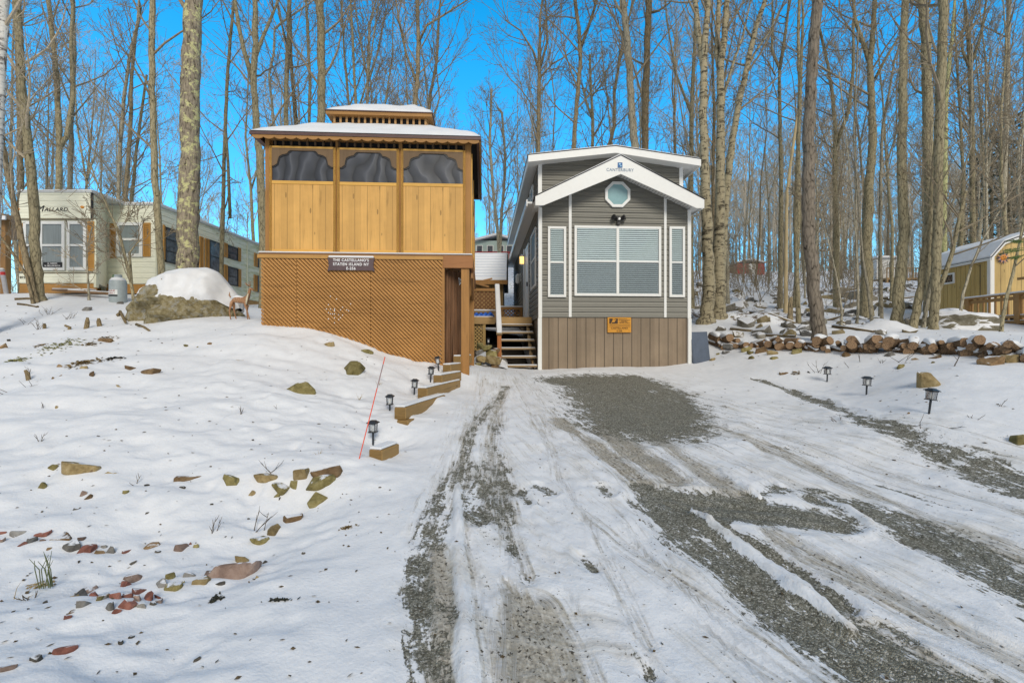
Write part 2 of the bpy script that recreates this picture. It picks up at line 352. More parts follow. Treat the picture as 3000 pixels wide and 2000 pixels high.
# ---- tyre tracks and bare patches, traced on the driveway surface: (kind, depth of bareness, [(x, y, half width in metres)])
def q8(*p): return [(*hit(1100 + x * .808, 1000 + y * .808)[:2], w) for x, y, w in p]
STRIPS = [
 ('g', 1.0, q8((690, 140, .5), (800, 140, .75), (880, 175, 1.0), (930, 220, 1.0), (960, 260, .95), (985, 288, .85))),
 ('g', .9, q8((800, 135, .6), (930, 135, .5), (1040, 190, .5), (1120, 260, .35))),
 ('g', .85, q8((965, 525, .12), (1060, 590, .26), (1150, 680, .24), (1300, 820, .2), (1500, 985, .22), (1700, 1110, .24), (1900, 1230, .26), (2100, 1330, .3))),
 ('g', 1.0, q8((1040, 560, .16), (1180, 590, .2), (1330, 600, .22), (1480, 615, .26), (1640, 640, .2))),
 ('g', .9, q8((1190, 640, .1), (1300, 720, .11), (1420, 790, .09), (1560, 870, .07), (1700, 960, .05))),
 ('g', .78, q8((1600, 570, .14), (1760, 600, .2), (1900, 640, .22), (2050, 720, .24), (2200, 800, .24), (2400, 900, .26), (2800, 1100, .3))),
 ('g', .62, q8((1380, 560, .12), (1500, 530, .16), (1620, 560, .16))),
 ('d', .75, q8((660, 280, .1), (760, 360, .1), (880, 450, .14), (970, 520, .18))),
 ('d', .8, q8((820, 300, .1), (900, 370, .16), (980, 430, .2), (1080, 500, .16))),
 ('d', .7, q8((1000, 330, .12), (1080, 400, .14), (1180, 470, .16), (1300, 545, .14))),
 ('d', .6, q8((1220, 300, .12), (1400, 370, .16), (1560, 440, .16), (1720, 520, .16), (1900, 590, .14), (2150, 700, .14), (2400, 800, .16))),
 ('g', .62, q8((1500, 385, .06), (1600, 410, .07))),
 ('g', .72, q8((1370, 130, .05), (1500, 175, .08), (1640, 230, .12), (1790, 285, .17), (1950, 345, .22), (2120, 420, .25), (2350, 525, .28), (2700, 660, .3))),
 ('g', .62, q8((1830, 515, .05), (1960, 555, .09), (2090, 600, .07))),
 ('g', .6, q8((2230, 540, .04), (2330, 565, .05))),
 ('d', .6, q8((1440, 690, .08), (1600, 780, .14), (1760, 860, .14), (1950, 960, .12), (2150, 1070, .12), (2400, 1190, .14))),
 ('d', .55, q8((1740, 1030, .08), (1860, 1090, .16), (2000, 1160, .2), (2200, 1270, .2))),
 ('g', .6, q8((1850, 1040, .05), (1930, 1075, .07))),
 ('g', .6, q8((2280, 960, .03), (2380, 1030, .06))),
 ('d', .6, q8((470, 165, .12), (420, 230, .14), (340, 330, .12), (310, 430, .1), (295, 520, .09))),
 ('g', .6, q8((300, 500, .06), (240, 580, .1), (200, 640, .12), (165, 720, .1))),
 ('g', .68, q8((150, 770, .07), (150, 900, .1), (160, 1050, .11), (190, 1238, .13), (220, 1500, .14))),
 ('d', .62, q8((450, 210, .1), (420, 340, .13), (420, 460, .14), (440, 580, .11), (500, 720, .09), (545, 840, .08))),
 ('g', .6, q8((410, 400, .1), (410, 480, .1), (330, 600, .1), (380, 640, .1))),
 ('d', .55, q8((290, 560, .05), (320, 700, .06), (360, 900, .06), (400, 1238, .07))),
 ('d', .85, q8((470, 860, .06), (530, 980, .18), (590, 1120, .2), (630, 1260, .2), (670, 1500, .22))), ('d', .9, q8((220, 740, .07), (235, 900, .1), (260, 1060, .1), (280, 1300, .1))),
 ('d', .5, q8((220, 760, .1), (240, 900, .1), (260, 960, .08))),
 ('g', .55, q8((250, 950, .07), (290, 990, .08))),
 ('g', .6, q8((390, 830, .03), (410, 900, .04), (400, 960, .03))),
 ('g', .6, q8((540, 540, .06), (580, 580, .06))), ('g', .7, q8((600, 520, .08), (640, 545, .1))), ('g', .7, q8((820, 530, .09), (840, 550, .08))),
 ('d', .42, q8((590, 270, .1), (640, 400, .12), (660, 500, .1), (740, 610, .12), (880, 720, .12), (1010, 810, .1), (1180, 930, .08), (1400, 1080, .1), (1650, 1250, .1))),
 ('d', .4, q8((1200, 1050, .06), (1330, 1150, .08), (1480, 1260, .1))),
 ('g', .55, q8((870, 1060, .03), (950, 1140, .05), (1000, 1220, .04))),
 ('g', .58, q8((470, 165, .1), (400, 250, .1), (345, 340, .12), (300, 480, .1), (250, 600, .13), (180, 760, .12), (150, 900, .1))), ('g', .6, q8((440, 300, .1), (430, 420, .12), (440, 580, .1), (500, 740, .08), (545, 860, .06))),
 ('d', .35, q8((700, 300, .1), (900, 320, .1), (1100, 320, .1), (1250, 310, .1))),
 ('g', .55, q8((740, 780, .05), (770, 820, .05))),

]
STRIPS += [('s', 1.0, q8((1150, 614, .012), (1230, 668, .025), (1400, 795, .035), (1560, 915, .04), (1720, 1045, .02))), ('s', .9, q8((1250, 470, .02), (1320, 515, .04), (1395, 565, .02))), ('s', .8, q8((1640, 572, .02), (1720, 610, .03), (1800, 660, .02))),
 ('s', 1.0, q8((298, 520, .02), (300, 660, .03), (310, 860, .04), (322, 1060, .04), (340, 1300, .05))), ('s', .7, q8((560, 540, .02), (640, 700, .05), (800, 950, .06), (960, 1150, .05)))]
_r = random.Random(12)      # many faint wheel marks fanning out from the parking place
for k in range(46):
    t = _r.random(); x0 = -.75 + 4.0 * t; y0 = _r.uniform(7.5, 10.8); s0 = -.02 + .46 * min(1, t * 1.5) + _r.uniform(-.05, .05); L_ = _r.uniform(2.5, 8); y1 = max(1.3, y0 - L_)
    STRIPS.append(('d', _r.choice((.22, .28, .34, .42)), [(x0, y0, .03), (x0 + s0 * (y0 - y1) * .5, (y0 + y1) / 2 , _r.uniform(.04, .09)), (x0 + s0 * (y0 - y1), y1, _r.uniform(.03, .08))]))
grav = np.zeros_like(X); dirt = np.zeros_like(X); best = np.full(X.shape, 9.0); TU = np.zeros_like(X); TV = np.zeros_like(X); edge = np.zeros_like(X); snowr = np.zeros_like(X)
near = np.where((Yv > 1.2) & (Yv < 12) & (X > -4) & (X < 9))[0]; nx, ny = X[near], Yv[near]
wob = fbm(nx * 1.7, ny * 1.7, 3, 5) * .16
for kind, amp, pl in STRIPS:
    along = 0.0; m = np.zeros_like(nx); dmin = np.full(nx.shape, 9.0)
    for (x0, y0, w0), (x1, y1, w1) in zip(pl, pl[1:]):
        dx, dy = x1 - x0, y1 - y0; L = math.hypot(dx, dy) + 1e-6
        t = np.clip(((nx - x0) * dx + (ny - y0) * dy) / L ** 2, 0, 1)
        ddx, ddy = nx - x0 - t * dx, ny - y0 - t * dy; d = np.hypot(ddx, ddy); w = w0 + (w1 - w0) * t
        q = d / w + wob / np.maximum(w, .1) * .8
        m = np.maximum(m, np.clip(1.42 - q * .8, 0, 1)); sg = np.sign(ddx * dy - ddy * dx)
        up = q < best[near]; ii = near[up]; best[ii] = q[up]; TU[ii] = (d * sg)[up]; TV[ii] = (along + t * L)[up]
        dmin = np.minimum(dmin, q); along += L
    if kind == 's': snowr[near] = np.maximum(snowr[near], np.clip(1.3 - dmin * .9, 0, 1) * amp)
    elif kind == 'g': grav[near] = np.maximum(grav[near], m * amp)
    else: dirt[near] = np.maximum(dirt[near], m * amp)
    edge[near] = np.maximum(edge[near], np.exp(-((dmin - 1.5) / .3) ** 2) * amp)
free = best > 1.9; TU[free] = X[free]; TV[free] = Yv[free]
grav *= 1 - snowr; dirt *= 1 - snowr
bare = np.maximum(grav, dirt * .7)
# disturbed, dirty snow over the whole turning area; flow follows the fan of the wheel tracks
fs = .42 * np.clip((X + .4 * (Yv - 6) * 0 + 1.0) / 1.6, 0, 1); FU = X + fs * (Yv - 6)
wobx = fbm(X * .9, Yv * .5, 2, 91) * .5
traf = np.clip((X + .95 + wobx * .5) / .35, 0, 1) * np.clip((4.1 - (X - .0) - .42 * np.clip(Yv - 9, -9, 0) * 1 + wobx) / .8, 0, 1) * np.clip((11.2 - Yv) / .8, 0, 1)
far = np.clip((Yv - 20) / 30, 0, 1)
zz = Z0 + fbm(X * .8, Yv * .8, 3, 11) * .05 * (1 - .8 * np.clip(bare, 0, 1)) + fbm(X * 3.5, Yv * 3.5, 3, 21) * .018 + far * fbm(X * .15, Yv * .15, 3, 31) * .8
ridge = np.clip(edge - bare, 0, 1)
zz += .028 * snowr - .028 * np.clip(bare, 0, 1) + .022 * ridge * (1 + 1.5 * fbm(X * 3, Yv * 3, 2, 41))
indrive = (Yv < 11.5) & (X > -1.6) & (Yv > 0)
zz += np.where(indrive, .012 * np.sin(TU * 34) * np.clip(1 - best / 3, 0, 1) * (fbm(X * 2, Yv * 2, 2, 51) + .5), 0)
# lumpy snow on the left bank, soft dents
lump = np.clip((-X - .9) / .6, 0, 1) * (Yv < 11)
zz += lump * (fbm(X * 1.3 + Yv * .5, Yv * 2.8, 4, 61) * .085 + np.minimum(0, fbm(X * 4.2, Yv * 4.2, 2, 66) + .22) * .09)
zz += traf * (fbm(FU * 7, Yv * 1.6, 3, 95) * .018 + fbm(X * 9, Yv * 9, 2, 96) * .008) * (1 - np.clip(grav, 0, 1))
# the wooded slope on the right is full of snow-covered stones and litter
shedclear = 1 - np.clip((X - 9.5) / 1.5, 0, 1) * np.clip((20 - Yv) / 2, 0, 1)
ws = shedclear * np.clip((Yv - (19.5 - 1.0 * np.clip(X, 0, 11))) / 2, 0, 1) * (X > 3.9) * np.clip((60 - Yv) / 20, 0, 1)
cell = fbm(X * 1.1, Yv * 1.1, 3, 71); zz += ws * (np.clip(cell, .05, .6) * .55 + fbm(X * 4, Yv * 4, 2, 81) * .06)
litter = np.clip(ws, 0, 1) * (.5 + .9 * np.clip(fbm(X * .5, Yv * .5, 2, 101), -.3, .5)) + np.clip((Yv - 14) / 5, 0, 1) * (X < 3.9) * .5
verts = np.stack([X, Yv, zz], 1)
def GZ(x, y):
    """height of the finished surface"""
    j = int(np.clip(np.searchsorted(gx, x), 1, len(gx) - 1)); i = int(np.clip(np.searchsorted(gy, y), 1, len(gy) - 1)); G = zz.reshape(SH)
    tx = (x - gx[j - 1]) / (gx[j] - gx[j - 1]); ty = (y - gy[i - 1]) / (gy[i] - gy[i - 1])
    return float((G[i - 1, j - 1] * (1 - tx) + G[i - 1, j] * tx) * (1 - ty) + (G[i, j - 1] * (1 - tx) + G[i, j] * tx) * ty)

def ground_mat():
    m, n, l, b = nt('snowy_ground')
    def at(nm, out='Fac'):
        a = n.new('ShaderNodeAttribute'); a.attribute_name = nm; return a.outputs[out]
    g = n.new('ShaderNodeNewGeometry'); P = g.outputs['Position']
    tuv = at('track', 'Vector'); mp = n.new('ShaderNodeMapping'); mp.inputs['Scale'].default_value = (26, 1.6, 1); l.new(tuv, mp.inputs[0])
    streak = noise(n, l, mp.outputs[0], 1.0, 5, .6)
    mp2 = n.new('ShaderNodeMapping'); mp2.inputs['Scale'].default_value = (46, 30, 1); l.new(tuv, mp2.inputs[0]); tread = noise(n, l, mp2.outputs[0], 1.0, 3, .6)
    n1 = noise(n, l, P, 7, 8, .7); n2 = noise(n, l, P, 38, 4, .65); n3 = noise(n, l, P, 2.2, 6, .6)
    # gravel
    v = n.new('ShaderNodeTexVoronoi'); v.inputs['Scale'].default_value = 88; l.new(P, v.inputs['Vector'])
    ve = n.new('ShaderNodeTexVoronoi'); ve.feature = 'DISTANCE_TO_EDGE'; ve.inputs['Scale'].default_value = 88; l.new(P, ve.inputs['Vector'])
    sx = n.new('ShaderNodeSeparateColor'); l.new(v.outputs['Color'], sx.inputs[0])
    st = ramp(n, l, sx.outputs[0], [(0, (.07, .07, .058)), (.35, (.22, .22, .18)), (.75, (.38, .375, .315)), (1, (.66, .65, .6))])
    gap = ramp(n, l, ve.outputs['Distance'], [(.0, (.25, .25, .25)), (.12, (1, 1, 1))])
    mm = n.new('ShaderNodeMix'); mm.data_type = 'RGBA'; mm.blend_type = 'MULTIPLY'; mm.inputs[0].default_value = 1; l.new(st.outputs[0], mm.inputs[6]); l.new(gap.outputs[0], mm.inputs[7])
    gcol = mixc(n, l, math_n(n, l, 'MULTIPLY', n1, .6), mm.outputs[2], mixc(n, l, n3, (.07, .065, .05), (.24, .21, .145)))
    # snow and slush
    scol = ramp(n, l, n1, [(.3, (.74, .755, .785)), (.7, (.82, .83, .855))]).outputs[0]
    a_d = math_n(n, l, 'ADD', at('dirt'), math_n(n, l, 'MULTIPLY', math_n(n, l, 'SUBTRACT', streak, .5), 1.5))
    a_d = math_n(n, l, 'ADD', a_d, math_n(n, l, 'MULTIPLY', math_n(n, l, 'SUBTRACT', n1, .5), .7))
    has = ramp(n, l, at('dirt'), [(.02, (0, 0, 0)), (.25, (1, 1, 1))]).outputs[0]
    dm = math_n(n, l, 'MULTIPLY', ramp(n, l, a_d, [(.30, (0, 0, 0)), (.72, (1, 1, 1))]).outputs[0], has)
    dcol = ramp(n, l, tread, [(.35, (.13, .105, .065)), (.5, (.29, .25, .175)), (.68, (.50, .465, .39))]).outputs[0]
    col = mixc(n, l, math_n(n, l, 'MULTIPLY', dm, .85), scol, dcol)
    fl = at('flow', 'Vector'); mf = n.new('ShaderNodeMapping'); mf.inputs['Scale'].default_value = (15, 1.0, 1); l.new(fl, mf.inputs[0]); sf = noise(n, l, mf.outputs[0], 1.0, 7, .68)
    mg = n.new('ShaderNodeMapping'); mg.inputs['Scale'].default_value = (70, 6, 1); l.new(fl, mg.inputs[0]); sg_ = noise(n, l, mg.outputs[0], 1.0, 4, .6)
    tr = at('traffic'); sl = math_n(n, l, 'ADD', math_n(n, l, 'MULTIPLY', sf, .65), math_n(n, l, 'MULTIPLY', n3, .45))
    slm = math_n(n, l, 'MULTIPLY', ramp(n, l, sl, [(.53, (0, 0, 0)), (.70, (1, 1, 1))]).outputs[0], tr)
    col = mixc(n, l, math_n(n, l, 'MULTIPLY', slm, .6), col, ramp(n, l, sg_, [(.35, (.30, .265, .20)), (.5, (.52, .49, .43)), (.65, (.70, .69, .66))]).outputs[0])
    ck = math_n(n, l, 'ADD', math_n(n, l, 'MULTIPLY', n2, .9), math_n(n, l, 'MULTIPLY', sf, .35)); ck = math_n(n, l, 'ADD', ck, math_n(n, l, 'MULTIPLY', sg_, .25))
    col = mixc(n, l, math_n(n, l, 'MULTIPLY', ramp(n, l, ck, [(.89, (0, 0, 0)), (.95, (1, 1, 1))]).outputs[0], tr), col, (.09, .08, .06))
    # dark crumbs in the tracks
    cr = math_n(n, l, 'ADD', math_n(n, l, 'MULTIPLY', n2, 1.0), math_n(n, l, 'MULTIPLY', math_n(n, l, 'MINIMUM', at('dirt'), .62), .24)); cr = math_n(n, l, 'ADD', cr, math_n(n, l, 'MULTIPLY', streak, .15))
    col = mixc(n, l, math_n(n, l, 'MULTIPLY', ramp(n, l, cr, [(.80, (0, 0, 0)), (.86, (1, 1, 1))]).outputs[0], has), col, (.07, .06, .045))
    ga = math_n(n, l, 'ADD', at('gravel'), math_n(n, l, 'MULTIPLY', math_n(n, l, 'SUBTRACT', n1, .5), 1.5))
    ga = math_n(n, l, 'ADD', ga, math_n(n, l, 'MULTIPLY', math_n(n, l, 'SUBTRACT', streak, .5), 1.1))
    ga = math_n(n, l, 'ADD', ga, math_n(n, l, 'MULTIPLY', math_n(n, l, 'SUBTRACT', n2, .5), 1.0))
    ga = math_n(n, l, 'ADD', ga, math_n(n, l, 'MULTIPLY', math_n(n, l, 'SUBTRACT', sf, .5), 1.1))
    gm = ramp(n, l, ga, [(.53, (0, 0, 0)), (.61, (1, 1, 1))]).outputs[0]
    gm = math_n(n, l, 'MULTIPLY', gm, ramp(n, l, at('gravel'), [(.05, (0, 0, 0)), (.2, (1, 1, 1))]).outputs[0])
    col = mixc(n, l, gm, col, gcol)
    # leaves and twigs poking through under the trees
    lt = noise(n, l, P, 5, 9, .75); lm = math_n(n, l, 'ADD', lt, math_n(n, l, 'MULTIPLY', at('litter'), .2))
    lm = math_n(n, l, 'MULTIPLY', ramp(n, l, lm, [(.66, (0, 0, 0)), (.71, (1, 1, 1))]).outputs[0], ramp(n, l, at('litter'), [(.02, (0, 0, 0)), (.2, (1, 1, 1))]).outputs[0])
    col = mixc(n, l, lm, col, ramp(n, l, n2, [(.35, (.05, .04, .028)), (.6, (.19, .12, .065)), (.75, (.3, .24, .15))]).outputs[0])
    l.new(col, b.inputs['Base Color']); b.inputs['Specular IOR Level'].default_value = .25; b.inputs['Roughness'].default_value = .8
    hgt = math_n(n, l, 'ADD', math_n(n, l, 'MULTIPLY', n1, .55), math_n(n, l, 'MULTIPLY', n2, .38))
    hgt = math_n(n, l, 'ADD', hgt, math_n(n, l, 'MULTIPLY', math_n(n, l, 'MULTIPLY', tread, has), .35))
    hgt = math_n(n, l, 'ADD', hgt, math_n(n, l, 'MULTIPLY', math_n(n, l, 'MULTIPLY', sg_, tr), .3))
    hgt = math_n(n, l, 'SUBTRACT', hgt, math_n(n, l, 'MULTIPLY', gm, math_n(n, l, 'SUBTRACT', .6, ve.outputs['Distance'])))
    bump(n, l, b, hgt, .55, .03); return m
GROUND = ground_mat()
def in_poly(x, y, poly):
    c = np.zeros(x.shape, bool); n_ = len(poly)
    for i in range(n_):
        (x0, y0), (x1, y1) = poly[i], poly[(i + 1) % n_]
        c ^= ((y0 > y) != (y1 > y)) & (x < (x1 - x0) * (y - y0) / (y1 - y0 + 1e-12) + x0)
    return c
DRIVE = [(-1.3, -6), (-.75, 2.0)] + [tuple(hit(*p)[:2]) for p in ((1190, 1700), (1215, 1500), (1300, 1240), (1420, 1115), (1560, 1082), (2060, 1078), (2290, 1105), (2560, 1180), (3000, 1370))] + [(9.5, 3.0), (9.5, -6)]
ny_, nx_ = SH; idx = np.arange(nx_ * ny_).reshape(SH)
quads = np.stack([idx[:-1, :-1], idx[:-1, 1:], idx[1:, 1:], idx[1:, :-1]], -1).reshape(-1, 4)
cx, cy = X[quads].mean(1), Yv[quads].mean(1); dmask = in_poly(cx, cy, DRIVE)
def sheet(name, qs, kind='structure'):
    used = np.unique(qs); remap = np.full(nx_ * ny_, -1); remap[used] = np.arange(len(used)); q = remap[qs]
    me = bpy.data.meshes.new(name); me.vertices.add(len(used)); me.vertices.foreach_set('co', verts[used].ravel())
    me.loops.add(q.size); me.loops.foreach_set('vertex_index', q.ravel()); me.polygons.add(len(q)); me.polygons.foreach_set('loop_start', np.arange(0, q.size, 4))
    me.polygons.foreach_set('use_smooth', np.ones(len(q), bool)); me.update(calc_edges=True); me.validate()
    for nm, arr in (('gravel', grav), ('dirt', dirt), ('litter', litter), ('traffic', traf)):
        a = me.attributes.new(nm, 'FLOAT', 'POINT'); a.data.foreach_set('value', arr[used].astype(np.float32))
    a = me.attributes.new('flow', 'FLOAT_VECTOR', 'POINT'); a.data.foreach_set('vector', np.stack([FU, Yv, Yv * 0], 1)[used].astype(np.float32).ravel())
    a = me.attributes.new('track', 'FLOAT_VECTOR', 'POINT'); a.data.foreach_set('vector', np.stack([TU, TV, TV * 0], 1)[used].astype(np.float32).ravel())
    me.materials.append(GROUND); o = bpy.data.objects.new(name, me); C.objects.link(o); tag(o, kind=kind); return o
tag(sheet('ground', quads[~dmask]), 'snow covered sloping ground around the houses and woods')
tag(sheet('driveway', quads[dmask]), 'snowy gravel driveway with tyre tracks')
# ------------------------------------------------------------------ grey park-model house
VINYL = plain('grey_vinyl_siding', (.21, .202, .172), .55, .05, (1, 1, 8), 3, .05)
TRIMW = plain('white_vinyl_trim', (.80, .80, .77), .4, .02, bumpk=.02)
SOFFIT = plain('white_soffit', (.72, .72, .70), .5, .03, (8, 8, 8), bumpk=.02)
SKIRT = wood('taupe_skirting', (.275, .215, .155), 2, .10, .228, .7, knots=False)
BLIND = plain('blind_slats', (.86, .93, .93), .5, .04, bumpk=0)
BACK = plain('window_dark', (.16, .2, .21), .6, .1, bumpk=0)
PANE = glass('window_glass', (.88, .93, .94), .12, .015)
MESHS = glass('insect_mesh', (.66, .68, .70), .02, .4)
TEAL = plain('frosted_teal_glass', (.27, .44, .46), .12, .04, bumpk=0, spec=.6)
DARKV = plain('dark_shingle', (.05, .05, .052), .9, .2, (8, 8, 8))
BLUE = plain('blue_paint', (.03, .13, .33), .5, .05, bumpk=0)
GREYTXT = plain('grey_blue_paint', (.16, .24, .34), .5, .05, bumpk=0)
HF = Frame(.671, 11.6, R(3.5)); HW, HL = 3.72, 9.6; HZ0 = .9
house = thing('park_model_house', 'narrow grey vinyl sided cabin with white trim, raised loft and taupe skirting', 'house', (HF.X, HF.Y, HZ0), HF.yaw)
HO = (0, 0, HZ0)
def hx(px, yl=0): return HF.x(px, yl)
def hz(px, py, yl=0): return HF.xz(px, py, yl)[1]
def lap_wall(mb, fl, fr, z0, z1, y, h=.128, d=.026, axis='x', sign=-1):
    """clapboards between fl(z) and fr(z); sign -1 faces -y (or -x)"""
    z = z0
    while z < z1 - 1e-4:
        zt = min(z + h, z1); a0, b0, a1, b1 = fl(z), fr(z), fl(zt), fr(zt)
        yo = y + sign * d; ym = y + sign * d * .55; zm = z + (zt - z) * .5
        am, bm_ = fl(zm), fr(zm)
        g_ = min(.016, (zt - z) * .3); ag, bg = fl(z + g_), fr(z + g_)
        P = [(a0, y, z), (b0, y, z), (bg, y, z + g_), (ag, y, z + g_), (bg, yo, z + g_ + .002), (ag, yo, z + g_ + .002), (bm_, ym, zm - .006), (am, ym, zm - .006), (bm_, ym * .1 + yo * .9, zm), (am, ym * .1 + yo * .9, zm), (b1, y + sign * .006, zt), (a1, y + sign * .006, zt)]
        if axis == 'y': P = [(q[1], q[0], q[2]) for q in P]
        mb.add(P, [(0, 1, 2, 3), (3, 2, 4, 5), (5, 4, 6, 7), (7, 6, 8, 9), (9, 8, 10, 11)]); z = zt
zs = 2.215                     # top of skirting
ze = 4.86                      # eave at the wall
za = 5.80                      # wall apex under the gable soffit
mb = MB()
lap_wall(mb, lambda z: .0 if z < ze else (z - ze) / (za - ze) * HW / 2, lambda z: HW if z < ze else HW - (z - ze) / (za - ze) * HW / 2, zs, za, 0)
mb.box(.02, HW - .02, .003, .05, zs, ze)
# left and right side walls, loft front and sides
lap_wall(mb, lambda z: .0, lambda z: HL, zs, 5.0, .0, axis='y')
lap_wall(mb, lambda z: .0, lambda z: HL, zs, 5.0, HW, axis='y', sign=1)
LY, zl0, zl1 = .38, 4.9, 6.08
lap_wall(mb, lambda z: .02, lambda z: HW - .02, zl0, zl1 + .2, LY)
lap_wall(mb, lambda z: LY, lambda z: HL, zl0, zl1, .0, axis='y')
lap_wall(mb, lambda z: LY, lambda z: HL, zl0, zl1, HW, axis='y', sign=1)
mb.box(.01, HW - .01, HL - .02, HL, zs, zl1)
mb.build('wall', VINYL, house, off=HO)
mb = MB(); mb.box(.03, HW - .03, .01, HL - .05, .7, zs - .002); mb.build('skirting', SKIRT, house, off=HO)
each('corner_trim', TRIMW, house, [(a, b, -.045, .06, zs - .01, ze + .02) for a, b in ((-.035, .055), (HW - .055, HW + .035))] + [(a, b, -.05, .07, .75, zs - .012) for a, b in ((-.045, .05), (HW - .045, HW + .045))] + [(a, b, LY - .035, LY + .06, zl0 + .1, zl1 + .02) for a, b in ((.0, .1), (HW - .1, HW))], off=HO, bevel=.006)
each('batten', TRIMW, house, [(hx(a), hx(b), -.04, -.003, zs + .01, ze + (min(hx(a), HW - hx(b)) / (HW / 2)) * (za - ze)) for a, b in ((1665.5, 1674), (1944, 1951.5))], off=HO, bevel=.006)
# loft roof: low gable with a deep white fascia
yo = -.05; oh = .28; zr0, zr1 = 6.13, 6.40; zi0, zi1 = 5.965, 6.235
def gable(mb, x0, x1, zb0, zb1, zt0, zt1, y0, y1): # fascia board between two gable lines
    xm = (x0 + x1) / 2; mb.prism([(x0, zb0), (xm, zb1), (x1, zb0), (x1, zt0), (xm, zt1), (x0, zt0)], y0, y1)
mb = MB(); gable(mb, -oh + .02, HW + oh - .02, zi0 + .05, zi1 + .05, zr0 - .005, zr1 - .005, yo + .03, HL + .2)
loft = mb.build('loft_roof', SOFFIT, house, off=HO)
mb = MB(); gable(mb, -oh, HW + oh, zi0, zi1, zr0, zr1, yo, yo + .03)
mb.box(-oh - .001, -oh + .02, yo + .03, HL + .2, zi0 - .01, zr0); mb.box(HW + oh - .02, HW + oh + .001, yo + .03, HL + .2, zi0 - .01, zr0); mb.build('fascia', TRIMW, loft, off=HO)
mb = MB(); gable(mb, -oh - .015, HW + oh + .015, zr0 + .002, zr1 + .002, zr0 + .014, zr1 + .014, yo - .015, HL + .2); mb.build('shingles', DARKV, loft, off=HO)
mb = MB(); gable(mb, -oh + .03, HW + oh - .03, zr0 + .016, zr1 + .016, zr0 + .045, zr1 + .045, yo + .02, HL + .15); mb.build('snow_layer', SNOW, loft, off=HO, smooth=False)
# front gable roof with the wide white bargeboard
gy0 = -.46; FZ = lambda px, py: HF.xz(px, py, gy0)
xl, ztl = FZ(1568.5, 580); xr, ztr = FZ(2063.5, 580); xa = (xl + xr) / 2; zta = FZ(1816, 455)[1]; zbl = FZ(1568.5, 601)[1]; zba = FZ(1816, 509.5)[1]
zt0 = (ztl + ztr) / 2; xi = xl + .19; zi = zbl + .03
mb = MB(); mb.prism([(xl, zbl), (xi, zbl), (xa, zba), (xr - .19, zbl), (xr, zbl), (xr, zt0), (xa, zta), (xl, zt0)], gy0, gy0 + .03)
front = None
mb2 = MB()  # roof body and soffit reaching back to the loft wall
mb2.prism([(xl + .01, zbl + .06), (xi - .05, zbl + .08), (xa, zba + .12), (xr - .14, zbl + .08), (xr - .01, zbl + .06), (xr - .01, zt0 - .008), (xa, zta - .008), (xl + .01, zt0 - .008)], gy0 + .03, LY - .002)
front = mb2.build('gable_roof', SOFFIT, house, off=HO)
mb.build('bargeboard', TRIMW, front, off=HO)
mb = MB()   # soffit grooves
for k in range(26):
    for sgn in (0, 1):
        t = (k + .5) / 26; x = (xi + (xa - xi) * t) if not sgn else (xr - .19 + (xa - xr + .19) * t); z = zbl + .075 + (zba - zbl + .04) * t
        mb.box(x - .004, x + .004, gy0 + .04, -.03, z - .004, z + .004)
mb.build('soffit_groove', plain('groove_grey', (.3, .3, .29), .6, .05, bumpk=0), front, off=HO)
mb = MB(); mb.prism([(xl - .02, zt0 + .001), (xa, zta + .002), (xr + .02, zt0 + .001), (xr + .02, zt0 + .014), (xa, zta + .016), (xl - .02, zt0 + .014)], gy0 - .02, LY - .01); mb.build('shingles', DARKV, front, off=HO)
mb = MB(); mb.prism([(xl + .02, zt0 + .02), (xa, zta + .018), (xr - .02, zt0 + .02), (xr - .02, zt0 + .045), (xa, zta + .05), (xl + .02, zt0 + .045)], gy0 + .02, LY - .02); mb.build('snow_layer', SNOW, front, off=HO)
mb = MB()
for sd in (0, 1):   # long pent eaves along both sides
    s_ = -1 if not sd else 1; x0 = 0 if not sd else HW
    a, b_ = sorted((x0, x0 + s_ * .30)); mb.box(a, b_, gy0 + .5, HL + .1, 4.985, 5.03)
eave = mb.build('side_eave', SOFFIT, house, off=HO)
each('gutter', TRIMW, eave, [(a, a + .025, gy0 + .42, HL + .12, 4.90, 5.06) for a in (-.325, HW + .30)], off=HO)
# logo on the bargeboard
mb = MB(); lx, lz = HF.xz(1816.5, 484, gy0 - .004)
lw = .055; mb.box(lx - lw, lx + lw, gy0 - .012, gy0 - .001, lz - .06, lz + .06)
lg = mb.build('logo', BLUE, front, off=HO)
mb = MB(); mb.box(lx - .03, lx + .012, gy0 - .016, gy0 - .0125, lz + .005, lz + .04); mb.box(lx + .0, lx + .035, gy0 - .016, gy0 - .0125, lz - .035, lz - .01); mb.build('logo_mark', plain('pale_blue', (.35, .6, .8), .5, .05, bumpk=0), lg, off=HO)
mb = MB(); tx, tz = HF.xz(1816.5, 498.5, gy0); put_text(mb, 'CANTERBURY', .098, tx, gy0 - .004, tz, spacing=1.08); mb.build('lettering', GREYTXT, front, off=HO)
